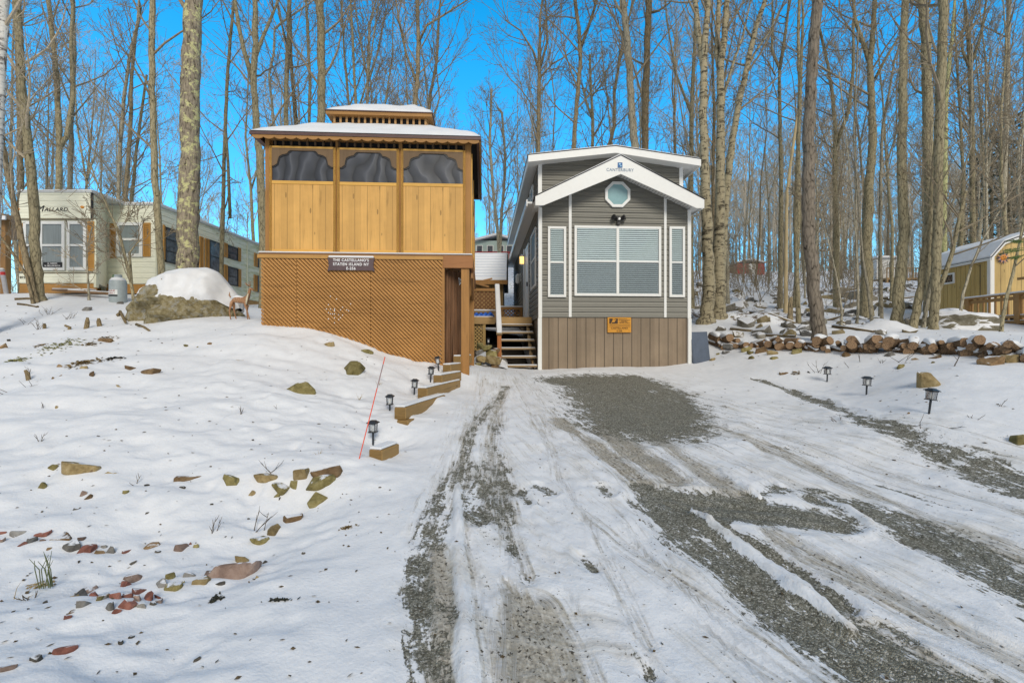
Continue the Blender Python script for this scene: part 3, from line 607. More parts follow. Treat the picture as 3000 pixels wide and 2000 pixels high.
# windows
def window(parent, name, x0, x1, z0, z1, y, fr=.055, mull=(), trans=(), back=BACK, blind=True, fm=None, off=HO, pane=None, pitch=.05, bl=None, dep=.05, screen=False):
    """frame with bars, blinds and a pane standing just in front of the wall plane y"""
    fm = fm or TRIMW; mb = MB()
    mb.box(x0, x1, y - dep, y, z0, z0 + fr); mb.box(x0, x1, y - dep, y, z1 - fr, z1); mb.box(x0, x0 + fr, y - dep, y, z0 + fr, z1 - fr); mb.box(x1 - fr, x1, y - dep, y, z0 + fr, z1 - fr)
    for m in mull: mb.box(m - fr * .55, m + fr * .55, y - dep, y, z0 + fr, z1 - fr)
    xs = [x0 + fr] + sorted(mull) + [x1 - fr]
    for t in trans:
        for a, b in zip(xs, xs[1:]):
            mb.box(a + (fr * .55 if a in mull else 0), b - (fr * .55 if b in mull else 0), y - dep + .004, y, t - fr * .35, t + fr * .35)
    w = mb.build(name, fm, parent, off=off, bevel=.004)
    mb = MB(); mb.box(x0 + fr * .5, x1 - fr * .5, y - .006, y - .002, z0 + fr * .5, z1 - fr * .5); mb.build('backing', back, w, off=off)
    if blind:
        mb = MB(); z = z0 + fr
        while z < z1 - fr:
            for a, b in zip(xs, xs[1:]): mb.add([(a + .012, y - .034, z), (b - .012, y - .034, z), (b - .012, y - .012, z + pitch * .7), (a + .012, y - .012, z + pitch * .7)], [(0, 1, 2, 3)])
            z += pitch
        mb.build('blinds', bl or BLIND, w, off=off)
    if screen:
        mb = MB(); zt_ = min(trans) if trans else z1
        for a, b in zip(xs, xs[1:]): mb.add([(a + fr * .2, y - dep * .72, z0 + fr * .7), (b - fr * .2, y - dep * .72, z0 + fr * .7), (b - fr * .2, y - dep * .72, zt_), (a + fr * .2, y - dep * .72, zt_)], [(0, 1, 2, 3)])
        mb.build('insect_screen', MESHS, w, off=off)
    mb = MB(); mb.add([(x0 + fr * .6, y - dep * .8, z0 + fr * .6), (x1 - fr * .6, y - dep * .8, z0 + fr * .6), (x1 - fr * .6, y - dep * .8, z1 - fr * .6), (x0 + fr * .6, y - dep * .8, z1 - fr * .6)], [(0, 1, 2, 3)]); mb.build('pane', pane or PANE, w, off=off)
    return w
def hwin(name, p, mull=(), tr=(), **k):
    x0, z1 = HF.xz(p[0], p[1], -.02); x1, z0 = HF.xz(p[2], p[3], -.02)
    return window(house, name, x0, x1, z0, z1, -.02, mull=[hx(m, -.02) for m in mull], trans=[hz((p[0] + p[2]) / 2, t, -.02) for t in tr], screen=True, **k)
hwin('picture_window', (1682, 661.5, 1935.5, 868.5), (1808.5,), (766.5,), fr=.062)
for p in ((1604.5, 664, 1658, 871), (1959.5, 664.5, 2005, 871)): hwin('side_light_window', p, (), (769,), fr=.06)
cxo, czo = HF.xz(1808.5, 571, -.02)
def octa(r): return [(cxo + r * math.cos(R(22.5 + 45 * k)), czo + r * math.sin(R(22.5 + 45 * k))) for k in range(8)]
mb = MB(); o1, o2 = octa(.335), octa(.265)
for k in range(8):
    q = [o1[k], o1[(k + 1) % 8], o2[(k + 1) % 8], o2[k]]; mb.prism(q, -.07, -.005)
ow = mb.build('octagon_window', TRIMW, house, off=HO); mb = MB(); mb.prism(octa(.27), -.05, -.01); mb.build('pane', TEAL, ow, off=HO)
# side windows, door, wall lanterns on the left wall (local plane x = 0)
def side_box(mb, y0, y1, z0, z1, d0, d1): mb.box(-d1, -d0, y0, y1, z0, z1)
def side_window(y0, y1, z0, z1, name='side_window'):
    f = .06; mb = MB()
    side_box(mb, y0, y1, z0, z0 + f, .01, .055); side_box(mb, y0, y1, z1 - f, z1, .01, .055); side_box(mb, y0, y0 + f, z0 + f, z1 - f, .01, .055); side_box(mb, y1 - f, y1, z0 + f, z1 - f, .01, .055)
    side_box(mb, y0 + f, y1 - f, (z0 + z1) / 2 - .02, (z0 + z1) / 2 + .02, .012, .05)
    w = mb.build(name, TRIMW, house, off=HO)
    mb = MB(); side_box(mb, y0 + f, y1 - f, z0 + f, z1 - f, .022, .028); mb.build('pane', BACK, w, off=HO)
side_window(.55, 1.75, 3.05, 4.55)
for y in (1.2, 2.35, 3.5, 5.0): side_window(y, y + .75, 5.25, 5.85, 'loft_window')
mb = MB(); side_box(mb, 2.45, 2.55, 2.33, 4.45, .005, .05); side_box(mb, 3.4, 3.5, 2.33, 4.45, .005, .05); side_box(mb, 2.45, 3.5, 4.45, 4.55, .005, .05); df = mb.build('door_frame', TRIMW, house, off=HO)
mb = MB(); side_box(mb, 2.55, 3.4, 2.33, 4.45, .005, .035); dr = mb.build('door', TRIMW, house, off=HO)
mb = MB(); side_box(mb, 2.64, 2.68, 3.3, 3.42, .036, .08); mb.build('door_handle', BLACK, dr, off=HO)
mb = MB(); side_box(mb, 3.62, 3.86, 2.33, 4.6, .02, .07); mb.build('storm_panel', TRIMW, house, off=HO)
GLOW, n_, l_, b_ = nt('warm_lamp_glass'); b_.inputs['Base Color'].default_value = (1, .75, .3, 1); b_.inputs['Emission Color'].default_value = (1, .62, .18, 1); b_.inputs['Emission Strength'].default_value = 1.1
def lantern(y, z, lit):
    M_ = Matrix.Translation((-.13, y, z)); mb = MB()
    mb.lathe([(.02, .14), (.085, .12), (.05, .16), (.02, .2)], 8, M_); mb.lathe([(.05, -.13), (.075, -.11), (.03, -.15)], 8, M_)
    for k in range(6): a = 2 * math.pi * k / 6; mb.box(-.13 + .068 * math.cos(a) - .006, -.13 + .068 * math.cos(a) + .006, y + .068 * math.sin(a) - .006, y + .068 * math.sin(a) + .006, z - .12, z + .13)
    mb.box(-.1, 0, y - .02, y + .02, z + .16, z + .2); mb.box(-.03, 0, y - .06, y + .06, z - .08, z + .22)
    o = mb.build('wall_lantern', TRIMW, house, off=HO)
    mb = MB(); mb.lathe([(.055, -.11), (.06, .12)], 8, M_); mb.build('lamp_glass', GLOW if lit else TRIMW, o, off=HO)
lantern(3.75, 4.25, True); lantern(5.6, 3.9, False)
# twin floodlight over the big window
fx_, fz_ = HF.xz(1811, 642, -.06); mb = MB(); mb.lathe([(.07, -.0), (.07, .03)], 14, Matrix.Translation((fx_, -.02, fz_ + .02)) @ Matrix.Rotation(R(90), 4, 'X'))
mb.box(fx_ - .035, fx_ + .035, -.12, -.05, fz_ - .15, fz_ - .05)
fl = mb.build('floodlight', BLACK, house, off=HO)
for s_ in (-1, 1):
    M_ = Matrix.Translation((fx_ + s_ * .085, -.1, fz_ + .015)) @ Matrix.Rotation(R(75 * s_), 4, 'Y') @ Matrix.Rotation(R(35), 4, 'X')
    mb = MB(); mb.lathe([(.03, -.06), (.045, 0), (.07, .07), (.06, .075)], 12, M_); mb.build('lamp_head', BLACK, fl, smooth=False, off=HO)
mb = MB(); mb.lathe([(.012, 0), (.03, .02), (.03, .05), (.012, .06)], 10, Matrix.Translation((fx_, -.13, fz_ - .02)) @ Matrix.Rotation(R(90), 4, 'X')); mb.build('sensor', TRIMW, fl, off=HO)
# yellow carved sign on the skirting
YEL = wood('yellow_sign_board', (.72, .34, .045), 0, .12, knots=False); BRN = plain('burnt_brown', (.06, .035, .02), .7, .1, bumpk=0)
sx0, sz1 = HF.xz(1779.5, 929.5, -.02); sx1, sz0 = HF.xz(1848.5, 974, -.02); sw, sh = sx1 - sx0, sz1 - sz0
bx, by = HF.w((sx0 + sx1) / 2, -.022); bz = (sz0 + sz1) / 2
sg = thing('wooden_sign', 'small yellow wooden sign with carved flag stripes on the taupe skirting', 'sign', (bx, by, bz - sh / 2), HF.yaw)
SO = (0, 0, -sh / 2)
mb = MB(); mb.box(-sw / 2, sw / 2, -.02, .012, -sh / 2, sh / 2); mb.build('board', YEL, sg, off=SO, bevel=.005)
mb = MB(); Y0 = -.0205
def bar(x0, x1, zc, h=.009): mb.box(-sw / 2 + x0 * sw, -sw / 2 + x1 * sw, Y0 - .003, Y0, -sh / 2 + zc * sh - h / 2, -sh / 2 + zc * sh + h / 2)
bar(.46, .82, .9); bar(.46, .95, .81); bar(.46, .95, .62); bar(.08, .95, .5); bar(.08, .95, .40)
mb.box(-sw / 2 + .07 * sw, -sw / 2 + .43 * sw, Y0 - .003, Y0, -sh / 2 + .58 * sh, -sh / 2 + .93 * sh); mb.build('stripe', BRN, sg, off=SO)
mb = MB(); M_ = Matrix.Translation((-sw / 2 + .25 * sw, Y0 - .004, -sh / 2 + .76 * sh)) @ Matrix.Rotation(R(90), 4, 'X'); mb.lathe([(.035, 0), (.03, .004)], 14, M_)
mb.beam((-sw / 2 + .14 * sw, Y0 - .006, -sh / 2 + .63 * sh), (-sw / 2 + .36 * sw, Y0 - .006, -sh / 2 + .86 * sh), .014, .006, (0, 1, 0)); mb.tube([(-sw / 2 + .2 * sw, Y0 - .006, -sh / 2 + .88 * sh), (-sw / 2 + .26 * sw, Y0 - .006, -sh / 2 + .9 * sh), (-sw / 2 + .34 * sw, Y0 - .006, -sh / 2 + .84 * sh)], [.008, .012, .005], 6); mb.build('emblem', YEL, sg, off=SO)
mb = MB(); put_text(mb, 'USMC', .082, -sw / 2 + .69 * sw, Y0 - .002, -sh / 2 + .715 * sh); put_text(mb, 'CASTELLANO', .068, 0, Y0 - .002, -sh / 2 + .28 * sh); put_text(mb, 'E-256', .06, 0, Y0 - .002, -sh / 2 + .10 * sh); mb.build('lettering', BRN, sg, off=SO)
# ------------------------------------------------------------------ entry stairs and deck beside the house
DECK = wood('weathered_deck_wood', (.34, .24, .13), 0, .3); DECKV = wood('stained_post_wood', (.42, .22, .075), 2, .25); SNW = SNOW
st = thing('entry_stairs', 'open wooden stairs with a snow covered handrail climbing to the house deck', 'stairs', (HF.w(-.9, .05)[0], HF.w(-.9, .05)[1], .97), HF.yaw)
SOF = (-.9, .05, .97); tx0, tx1 = -.93, -.03
zb, zt_ = 1.05, 2.31; nst = 7; rise = (zt_ - zb) / (nst - 1); run = .26
for k in range(nst - 1):
    mb = MB(); z = zb + rise * k; mb.box(tx0, tx1, .02 + run * k, .02 + run * k + .27, z - .04, z)
    tr = mb.build('tread', DECK, st, off=SOF, bevel=.004)
    mb = MB(); mb.box(tx0 + .02, tx1 - .02, .025 + run * k, .02 + run * k + .25, z + .001, z + .022); mb.build('snow_layer', SNOW, tr, off=SOF, bevel=.008)
ylast = .02 + run * (nst - 1)
mb = MB()
for x in (tx0 + .02, tx1 - .1): mb.beam((x, .3, zb - .12), (x, ylast + .25, zt_ - .1), .04, .2); 
mb.build('stringer', DECK, st, off=SOF)
mb = MB()
for k in range(2, 6): mb.box(tx1 - .16, tx1 - .12, .1 + run * k, .14 + run * k, zb + rise * k - .5 * rise - .1, zb + rise * k - .04)
mb.build('riser_block', DECK, st, off=SOF)
mb = MB(); mb.box(tx0 - .1, tx0 + .0, -.02, .08, .9, 1.78); mb.build('newel_post', wood('red_post_wood', (.44, .16, .05), 2, .2), st, off=SOF, bevel=.004)
mb = MB(); mb.beam((tx0 - .05, -.06, 1.80), (tx0 - .05, ylast + .12, 3.18), .14, .035); rl = mb.build('handrail', DECK, st, off=SOF)
mb = MB(); mb.beam((tx0 - .05, -.05, 1.845), (tx0 - .05, ylast + .12, 3.225), .125, .05); mb.build('snow_layer', SNOW, rl, off=SOF, bevel=.015)
dk = thing('wooden_deck', 'raised wooden deck with lattice railing and snowy bench behind the stairs', 'deck', (*HF.w(-1.4, 2.2), 1.4), HF.yaw); DO = (-1.4, 2.2, 1.4)
mb = MB(); mb.box(-2.6, -.0, ylast, ylast + 3.4, zt_ - .16, zt_); mb.build('platform', DECK, dk, off=DO, bevel=.01)
mb = MB(); mb.box(-1.0, -.04, ylast - .03, ylast - .003, zt_ - .19, zt_ + .005); mb.box(-2.6, -1.05, ylast - .03, ylast - .003, zt_ - .19, zt_ + .005); mb.build('rim_board', wood('honey_board', (.46, .30, .13), 0, .2), dk, off=DO)
mb = MB(); mb.box(-2.6, -1.1, ylast + .02, ylast + .5, zt_ + .001, zt_ + .03); mb.box(-2.6, -1.1, ylast + 1.2, ylast + 3.3, zt_ + .001, zt_ + .03); mb.build('snow_layer', SNOW, dk, off=DO)
def clip_poly(poly, a, b, c):
    out = []
    for i in range(len(poly)):
        p, q = poly[i], poly[(i + 1) % len(poly)]; dp_, dq = a * p[0] + b * p[1] - c, a * q[0] + b * q[1] - c
        if dp_ <= 0: out.append(p)
        if (dp_ < 0 < dq) or (dq < 0 < dp_): t = dp_ / (dp_ - dq); out.append((p[0] + (q[0] - p[0]) * t, p[1] + (q[1] - p[1]) * t))
    return out
def lattice(mb, x0, x1, z0, z1, y, pitch=.05, w=.035, th=.008, both=True, gap=0, axis='x', ang=45):
    """two crossed layers of slats clipped to a rectangle"""
    L = (x1 - x0) + (z1 - z0)
    for layer, sg_ in ((0, -1), (1, 1)) if both else ((0, -1),):
        u = (math.cos(R(ang)), sg_ * math.sin(R(ang))); nrm = (-u[1], u[0])
        cs = [nrm[0] * x + nrm[1] * z for x in (x0, x1) for z in (z0, z1)]; s = min(cs)
        while s < max(cs):
            mid = (nrm[0] * (s + w / 2), nrm[1] * (s + w / 2)); cx_ = (x0 + x1) / 2; cz_ = (z0 + z1) / 2
            k = u[0] * (cx_ - mid[0]) + u[1] * (cz_ - mid[1]); mid = (mid[0] + u[0] * k, mid[1] + u[1] * k)
            P = [(mid[0] + u[0] * a * L + nrm[0] * b * w / 2, mid[1] + u[1] * a * L + nrm[1] * b * w / 2) for a, b in ((-1, -1), (1, -1), (1, 1), (-1, 1))]
            for q in ((1, 0, x1), (-1, 0, -x0), (0, 1, z1), (0, -1, -z0)):
                if len(P) > 2: P = clip_poly(P, *q)
            if len(P) > 2:
                if axis == 'x': mb.prism(P, y + layer * (th + gap), y + layer * (th + gap) + th * .96)
                else:
                    n0 = len(mb.v); mb.prism(P, y + layer * th, y + layer * th + th * .96); mb.v[n0:] = [(b, a, c) for a, b, c in mb.v[n0:]]
            s += pitch
LATB = wood('dark_lattice_wood', (.22, .10, .04), 2, .2, knots=False)
mb = MB(); lattice(mb, -2.3, -.98, 2.52, 3.12, ylast + .9, .085, .035); mb.build('lattice_railing', LATB, dk, off=DO)
mb = MB(); mb.box(-2.3, -.95, ylast + .86, ylast + .95, 3.12, 3.2); mb.box(-2.3, -.95, ylast + .86, ylast + .95, 2.44, 2.52); mb.beam((-2.1, ylast + .9, 3.5), (-1.2, ylast + .9, 3.25), .05, .05); mb.beam((-2.1, ylast + .95, 3.26), (-1.1, ylast + .95, 3.5), .04, .04); mb.build('rail', DECKV, dk, off=DO)
mb = MB(); mb.box(-2.3, -.98, ylast + .4, ylast + .75, 2.46, 2.51); mb.box(-2.2, -2.12, ylast + .42, ylast + .7, zt_, 2.46); mb.box(-1.1, -1.02, ylast + .42, ylast + .7, zt_, 2.46); bn = mb.build('bench', DECK, dk, off=DO)
mb = MB(); mb.box(-2.3, -.98, ylast + .39, ylast + .73, 2.511, 2.55); mb.build('snow_layer', SNOW, bn, off=DO, bevel=.012)
mb = MB(); lattice(mb, -.75, -.05, 2.36, 2.75, ylast + 3.2, .085, .035); mb.box(-.8, -.02, ylast + 3.15, ylast + 3.25, 2.75, 2.84); mb.box(-.1, -.02, ylast + 3.15, ylast + 3.25, zt_, 2.75); mb.build('end_railing', DECKV, dk, off=DO)
mb = MB(); mb.box(-.8, -.02, ylast + 3.14, ylast + 3.26, 2.841, 2.88); mb.build('snow_layer', SNOW, dk, off=DO)
mb = MB(); lattice(mb, -2.6, -1.35, 1.25, 2.12, ylast + .05, .07, .035, ang=45); mb.box(-1.38, -1.3, ylast, ylast + .08, 1.2, 2.14); mb.build('skirt_lattice', wood('pale_lattice_wood', (.40, .27, .10), 2, .2, knots=False), dk, off=DO)
tp = MB(); rnd = random.Random(4)
for k in range(7): x = -2.05 + k * .13; tp.tube([(x, ylast + .2, 2.34), (x + .1, ylast + .3, 2.40 + rnd.random() * .03), (x + .2, ylast + .36, 2.35)], [.03, .06, .03], 7)
bt = tp.build('folded_tarp', plain('blue_tarp', (.03, .12, .5), .4, .2), None, True, off=(0, 0, 0)); bt.matrix_world = Matrix.Translation((HF.X, HF.Y, 0)) @ Matrix.Rotation(HF.yaw, 4, 'Z'); tag(bt, 'crumpled bright blue tarp lying under the snowy deck bench', 'tarp')
# slate coloured board leaning against the right side of the house
cpt = Vector(wp(2056, 1046, 11.75)); bd = MB(); hh = .78
bd.box(-.22, .22, -.02, .02, 0, hh); bd.box(-.2, .2, -.024, -.0205, .02, hh - .02)
ob = bd.build('leaning_board', plain('slate_board', (.085, .11, .155), .45, .12, (3, 3, 1.5)), None, bevel=.006); ob.location = (cpt.x, cpt.y, GZ(cpt.x, cpt.y) - .03); ob.rotation_euler = (R(-8), R(-2), R(8)); tag(ob, 'blue grey panel leaning against the right corner of the grey house', 'board')

# bare earth kept dry below deck and stairs, coloured dark for the shade there
def bare_patch(x0, x1, y0, y1, n=26):
    mb = MB(); pts = []
    for j in range(n + 1):
        for i in range(n + 1):
            x, y = x0 + (x1 - x0) * i / n, y0 + (y1 - y0) * j / n; X_, Y_ = HF.w(x, y); e = min(i, n - i, j, n - j) / n
            pts.append((X_, Y_, GZ(X_, Y_) + (.03 if e > .04 else -.05)))
    mb.add(pts, [(j * (n + 1) + i, j * (n + 1) + i + 1, (j + 1) * (n + 1) + i + 1, (j + 1) * (n + 1) + i) for j in range(n) for i in range(n)])
    tag(mb.build('bare_earth_shaded', plain('bare_earth_shaded', (.045, .036, .027), .95, .4, (6, 6, 6), 3, .5), None, True), 'bare earth below the deck and stairs, coloured dark for the shade there', kind='structure')
bare_patch(-2.5, -.02, .35, 5.2)
# ------------------------------------------------------------------ screened gazebo on a lattice skirted base
GF = Frame(-4.841, 9.4, R(3.5)); GW, GD = 4.016, 3.5; GO = (0, 0, 1.0)
gz = thing('screened_gazebo', 'raised cedar gazebo with plywood panels, smoky window screens and a snow topped cupola', 'gazebo', (GF.X, GF.Y, 1.0), GF.yaw)
CED = wood('cedar_stain', (.40, .205, .065), 2, .25); CEDX = wood('cedar_stain_level', (.40, .21, .07), 0, .25)
PINE = wood('yellow_pine', (.80, .47, .115), 2, .12, fine=3, knots=False); PINEX = wood('yellow_pine_level', (.76, .44, .11), 0, .12, fine=3, knots=False)
PLY = wood('plywood_panel', (.70, .405, .125), 2, .2, .245, .55, .8, knots=True, gw=.005, gd=.5); BEAM = wood('dark_beam', (.27, .14, .055), 0, .25); CASING = wood('grey_brown_casing', (.19, .125, .07), 2, .2, knots=False)
BRWN = plain('brown_metal_edge', (.10, .055, .05), .5, .12)
def gx_(px, yl=0): return GF.x(px, yl)
zfl = 3.35
mb = MB(); mb.box(-.09, GW + .03, -.10, GD + .05, zfl - .075, zfl - .005); mb.build('floor', BEAM, gz, off=GO, bevel=.006)
mb = MB(); mb.box(-.09, GW + .03, -.125, -.102, 3.225, zfl - .03); mb.build('floor_beam', BEAM, gz, off=GO)
mb = MB(); mb.box(-.1, gx_(1300), -.150, -.136, 3.235, 3.30); mb.build('ledger_trim', wood('orange_trim', (.52, .29, .09), 0, .2), gz, off=GO)
mb = MB(); mb.box(gx_(1299.5), GW + .05, -.14, -.095, 3.075, zfl - .03); mb.box(GW + .0, GW + .05, -.09, GD, 3.075, zfl - .03); bm_ = mb.build('end_beam', wood('rust_beam', (.36, .165, .065), 0, .25), gz, off=GO, bevel=.006)
mb = MB(); mb.box(-.1, GW + .03, -.11, .05, zfl - .004, zfl + .022); mb.build('snow_layer', SNOW, gz, off=GO, bevel=.01)
each('joist', BEAM, gz, [(.02 + k * .5, .06 + k * .5, -.05, GD, zfl - .27, zfl - .08) for k in range(8)], off=GO)
# posts
pxs = [(766.5, 789), (982.5, 990), (1168, 1178), (1362, 1380)]
for i, (a, b) in enumerate(pxs):
    x0, x1 = gx_(a + (10 if i == 0 else 0)), gx_(b); x0 = max(x0, -.03) if i == 0 else x0
    mb = MB(); mb.box(x0, x1, .0, .1, zfl, 5.62); mb.build('post', CED, gz, off=GO, bevel=.005)
for x in (0, GW - .1): mb = MB(); mb.box(x, x + .1, GD - .1, GD, zfl, 5.62); mb.build('post', CED, gz, off=GO)
mb = MB(); mb.box(-.02, GW + .02, .0, .09, 5.60, 5.66); mb.box(GW - .09, GW, .09, GD, 5.52, 5.66); mb.box(0, .09, .09, GD, 5.52, 5.66); mb.build('header', CEDX, gz, off=GO)
# screen panels
SCR, n_, l_, b_ = nt('smoky_vinyl'); b_.inputs['Base Color'].default_value = (.055, .06, .075, 1); b_.inputs['Roughness'].default_value = .42; b_.inputs['Specular IOR Level'].default_value = .4
co_ = coords(n_, l_, (1.5, 1.5, 1.1)); w_ = n_.new('ShaderNodeTexWave'); w_.inputs['Scale'].default_value = .55; w_.inputs['Distortion'].default_value = 16; w_.wave_profile = 'TRI'; w_.inputs['Detail'].default_value = 2.5; w_.inputs['Detail Scale'].default_value = 1.1; l_.new(co_, w_.inputs['Vector']); bump(n_, l_, b_, w_.outputs['Fac'], .25, .03)
l_.new(ramp(n_, l_, w_.outputs['Fac'], [(0, (.02, .022, .028)), (.15, (.03, .034, .042)), (.7, (.05, .056, .07)), (1, (.085, .092, .11))]).outputs[0], b_.inputs['Base Color'])
def scallop(mb, x0, x1, zt, zb, y0, y1, n, dep=.035, axis='x'):
    """board with a wavy lower edge"""
    P = [(x0, zt), (x1, zt)]; m = n * 8
    for k in range(m + 1):
        t = 1 - k / m; P.append((x0 + (x1 - x0) * t, zb + dep * (1 - abs(math.sin(math.pi * n * t)) ** .7)))
    top = P[:2]; low = P[2:]
    for a, b in zip(low, low[1:]):
        q = [(b[0], zt), (b[0], b[1]), (a[0], a[1]), (a[0], zt)]
        n0 = len(mb.v); mb.prism(q, y0, y1)
        if axis == 'y': mb.v[n0:] = [(yy, xx, zz_) for xx, yy, zz_ in mb.v[n0:]]
def panel(x0, x1, zt, zb, y=-.03):
    f = .05; t = .06; mb = MB()
    mb.box(x0, x0 + f, y, y + t, zb, zt); mb.box(x1 - f, x1, y, y + t, zb, zt); fr = mb.build('panel_frame', PINE, gz, off=GO, bevel=.004)
    mid = zb + (zt - zb) * .655
    mb.box(x0 + f, x1 - f, y, y + t, zt - f * .8, zt); mb.box(x0 + f, x1 - f, y, y + t, mid - .03, mid + .035); mb.box(x0 + f, x1 - f, y, y + t, zb, zb + f * .9); mb.build('rail', PINEX, fr, off=GO, bevel=.004)
    mb = MB(); mb.box(x0 + f, x1 - f, y + .012, y + .03, zb + f * .9, mid - .03); o = mb.build('wood_panel', PLY, fr, off=GO)
    o.location.x = x0 + .1; o.data.transform(Matrix.Translation((-x0 - .1, 0, 0)))
    mb = MB(); mb.box(x0 + f, x1 - f, y + .028, y + .032, mid + .035, zt - f * .8); mb.build('screen', SCR, fr, off=GO)
    # arched corner brackets above the screen and a dark inner rim
    w = x1 - x0 - 2 * f; xa, xb = x0 + f, x1 - f; z1 = zt - f * .8; h = z1 - mid - .035
    for s in (0, 1):
        prof = [(0, 1), (.30, 1), (.30, .93), (.27, .9), (.245, .83), (.17, .80), (.115, .74), (.095, .62), (.085, .52), (.03, .45), (0, .44)]
        P = [((xa + u * w) if not s else (xb - u * w), mid + .035 + v * h) for u, v in prof]
        for grow, mt, yy, nm in ((0, CASING, y + .002, 'corner_bracket'), (.022, BLACK, y + .014, 'bracket_rim_board')):
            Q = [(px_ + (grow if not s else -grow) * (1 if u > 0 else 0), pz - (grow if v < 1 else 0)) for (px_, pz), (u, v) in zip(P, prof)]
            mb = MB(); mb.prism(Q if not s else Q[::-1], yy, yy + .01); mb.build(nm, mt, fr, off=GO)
    mb = MB(); mb.box(xa, xb, y + .004, y + .026, z1 - .045, z1 - .0); mb.build('top_casing', CASING, fr, off=GO)
for (a, b, t0, t1) in ((788, 983.5, 428.5, 737.5), (987, 1169, 434, 739), (1174, 1363.5, 437.5, 741)):
    xm = (a + b) / 2; panel(gx_(a, -.03), gx_(b, -.03), GF.xz(xm, t0, -.03)[1], GF.xz(xm, t1, -.03)[1])
# right side wall: panel with screen, seen very obliquely
mb = MB(); mb.box(GW - .02, GW + .03, .12, .17, zfl, 5.45); mb.box(GW - .02, GW + .03, 1.7, 1.76, zfl, 5.45); mb.box(GW - .02, GW + .03, 3.3, 3.36, zfl, 5.45); mb.box(GW - .02, GW + .03, .17, 3.3, 4.62, 4.69); sp = mb.build('side_frame', PINE, gz, off=GO)
mb = MB(); mb.box(GW - .01, GW + .012, .17, 3.3, zfl, 4.62); mb.build('wood_panel', PLY, sp, off=GO)
mb = MB(); mb.box(GW - .008, GW + .008, .17, 3.3, 4.69, 5.45); mb.build('screen', SCR, sp, off=GO)
mb = MB(); mb.box(-.01, .02, .1, GD, zfl, 5.5); mb.box(0, GW, GD - .03, GD, zfl, 5.5); mb.build('rear_wall', PLY, gz, off=GO)
mb = MB(); mb.box(.02, GW - .02, .12, .14, 5.4, 5.64); mb.build('frieze_shade', DARK, gz, off=GO)  # dark sheet set in as the shade behind the spindles
mb = MB(); rnd = random.Random(2)
for k in range(25):
    x = .16 + k * (GW - .3) / 24; mb = MB(); mb.lathe([(.02, 5.44), (.026, 5.47), (.017, 5.5), (.027, 5.54), (.02, 5.6)], 6, Matrix.Translation((x, .05, 0))); mb.build('spindle', CASING, gz, off=GO)
# roof
ro = .17; ze0, ze1 = 5.60, 6.32; cx0, cx1 = .98, 3.05; cy0, cy1 = .95, 2.55
mb = MB(); scallop(mb, -ro, GW + ro, 5.61, 5.525, -ro - .03, -ro - .005, 21); scallop(mb, -ro, GD + ro, 5.61, 5.525, GW + ro + .005, GW + ro + .03, 18, axis='y'); mb.build('scalloped_fascia', CEDX, gz, off=GO)
mb = MB(); e = ro + .045
mb.box(-e, GW + e, -e, -ro + .05, 5.60, 5.655); mb.box(GW + ro - .05, GW + e, -ro + .05, GD + e, 5.60, 5.655); mb.box(-e, -ro + .05, -ro + .05, GD + e, 5.60, 5.655); mb.box(-ro + .05, GW + ro - .05, GD + ro - .05, GD + e, 5.60, 5.655); mb.build('drip_edge', BRWN, gz, off=GO)
def hip(mb, a, b, z0, z1, th):
    """frustum shell between two rectangles (x0,x1,y0,y1)"""
    def ring(r, z): x0, x1, y0, y1 = r; return [(x0, y0, z), (x1, y0, z), (x1, y1, z), (x0, y1, z)]
    mb.add(ring(a, z0) + ring(b, z1) + ring(a, z0 + th) + ring(b, z1 + th), [f for i in range(4) for f in ((i, (i + 1) % 4, 4 + (i + 1) % 4, 4 + i), (8 + i, 12 + i, 12 + (i + 1) % 4, 8 + (i + 1) % 4), (i, 8 + i, 8 + (i + 1) % 4, (i + 1) % 4))] + [(4, 5, 6, 7), (12, 15, 14, 13)])
mb = MB(); hip(mb, (-e + .02, GW + e - .02, -e + .02, GD + e - .02), (cx0 - .05, cx1 + .05, cy0 - .05, cy1 + .05), 5.655, ze1, .02); rf = mb.build('roof', DARKV, gz, off=GO)
def snow_hip(name, a, b, z0, z1, th, parent, seed=3, n=34):
    """snow blanket over a hip: gridded so that its surface and edge are uneven"""
    mb = MB(); ctr = lambda r, u, v: (r[0] + (r[1] - r[0]) * u, r[2] + (r[3] - r[2]) * v); rings = []
    for j in range(9):
        t = j / 8; r = [a[i] + (b[i] - a[i]) * t for i in range(4)]; ring = []
        for k in range(4 * n):
            s_, q = divmod(k, n); f = q / n; u, v = [(f, 0), (1, f), (1 - f, 1), (0, 1 - f)][s_]; x, y = ctr(r, u, v)
            h = th * (1 + 1.2 * float(fbm(np.array([x * 3.0]), np.array([y * 3.0 + seed]), 3, seed)[0])); sag = .035 * math.sin(math.pi * t)
            ring.append((x, y, z0 + (z1 - z0) * t + (h if j else -.004) - sag * 0))
        rings.append(ring)
    v = [p for r_ in rings for p in r_]; m = 4 * n
    mb.add(v, [(i * m + k, i * m + (k + 1) % m, (i + 1) * m + (k + 1) % m, (i + 1) * m + k) for i in range(8) for k in range(m)] + [tuple(range(8 * m, 9 * m))])
    return mb.build(name, SNOW, parent, True, off=GO)
snow_hip('snow_layer', (-e + .01, GW + e - .01, -e + .01, GD + e - .01), (cx0 - .05, cx1 + .05, cy0 - .05, cy1 + .05), 5.68, ze1 + .02, .035, rf)
cup = MB(); cup.box(cx0, cx1, cy0, cy1, ze1 - .02, ze1 + .07); cup = cup.build('cupola', CEDX, gz, off=GO)
mb = MB(); mb.box(cx0 + .06, cx1 - .06, cy0 + .06, cy1 - .06, ze1 + .07, 6.54); mb.build('backing', DARK, cup, off=GO)
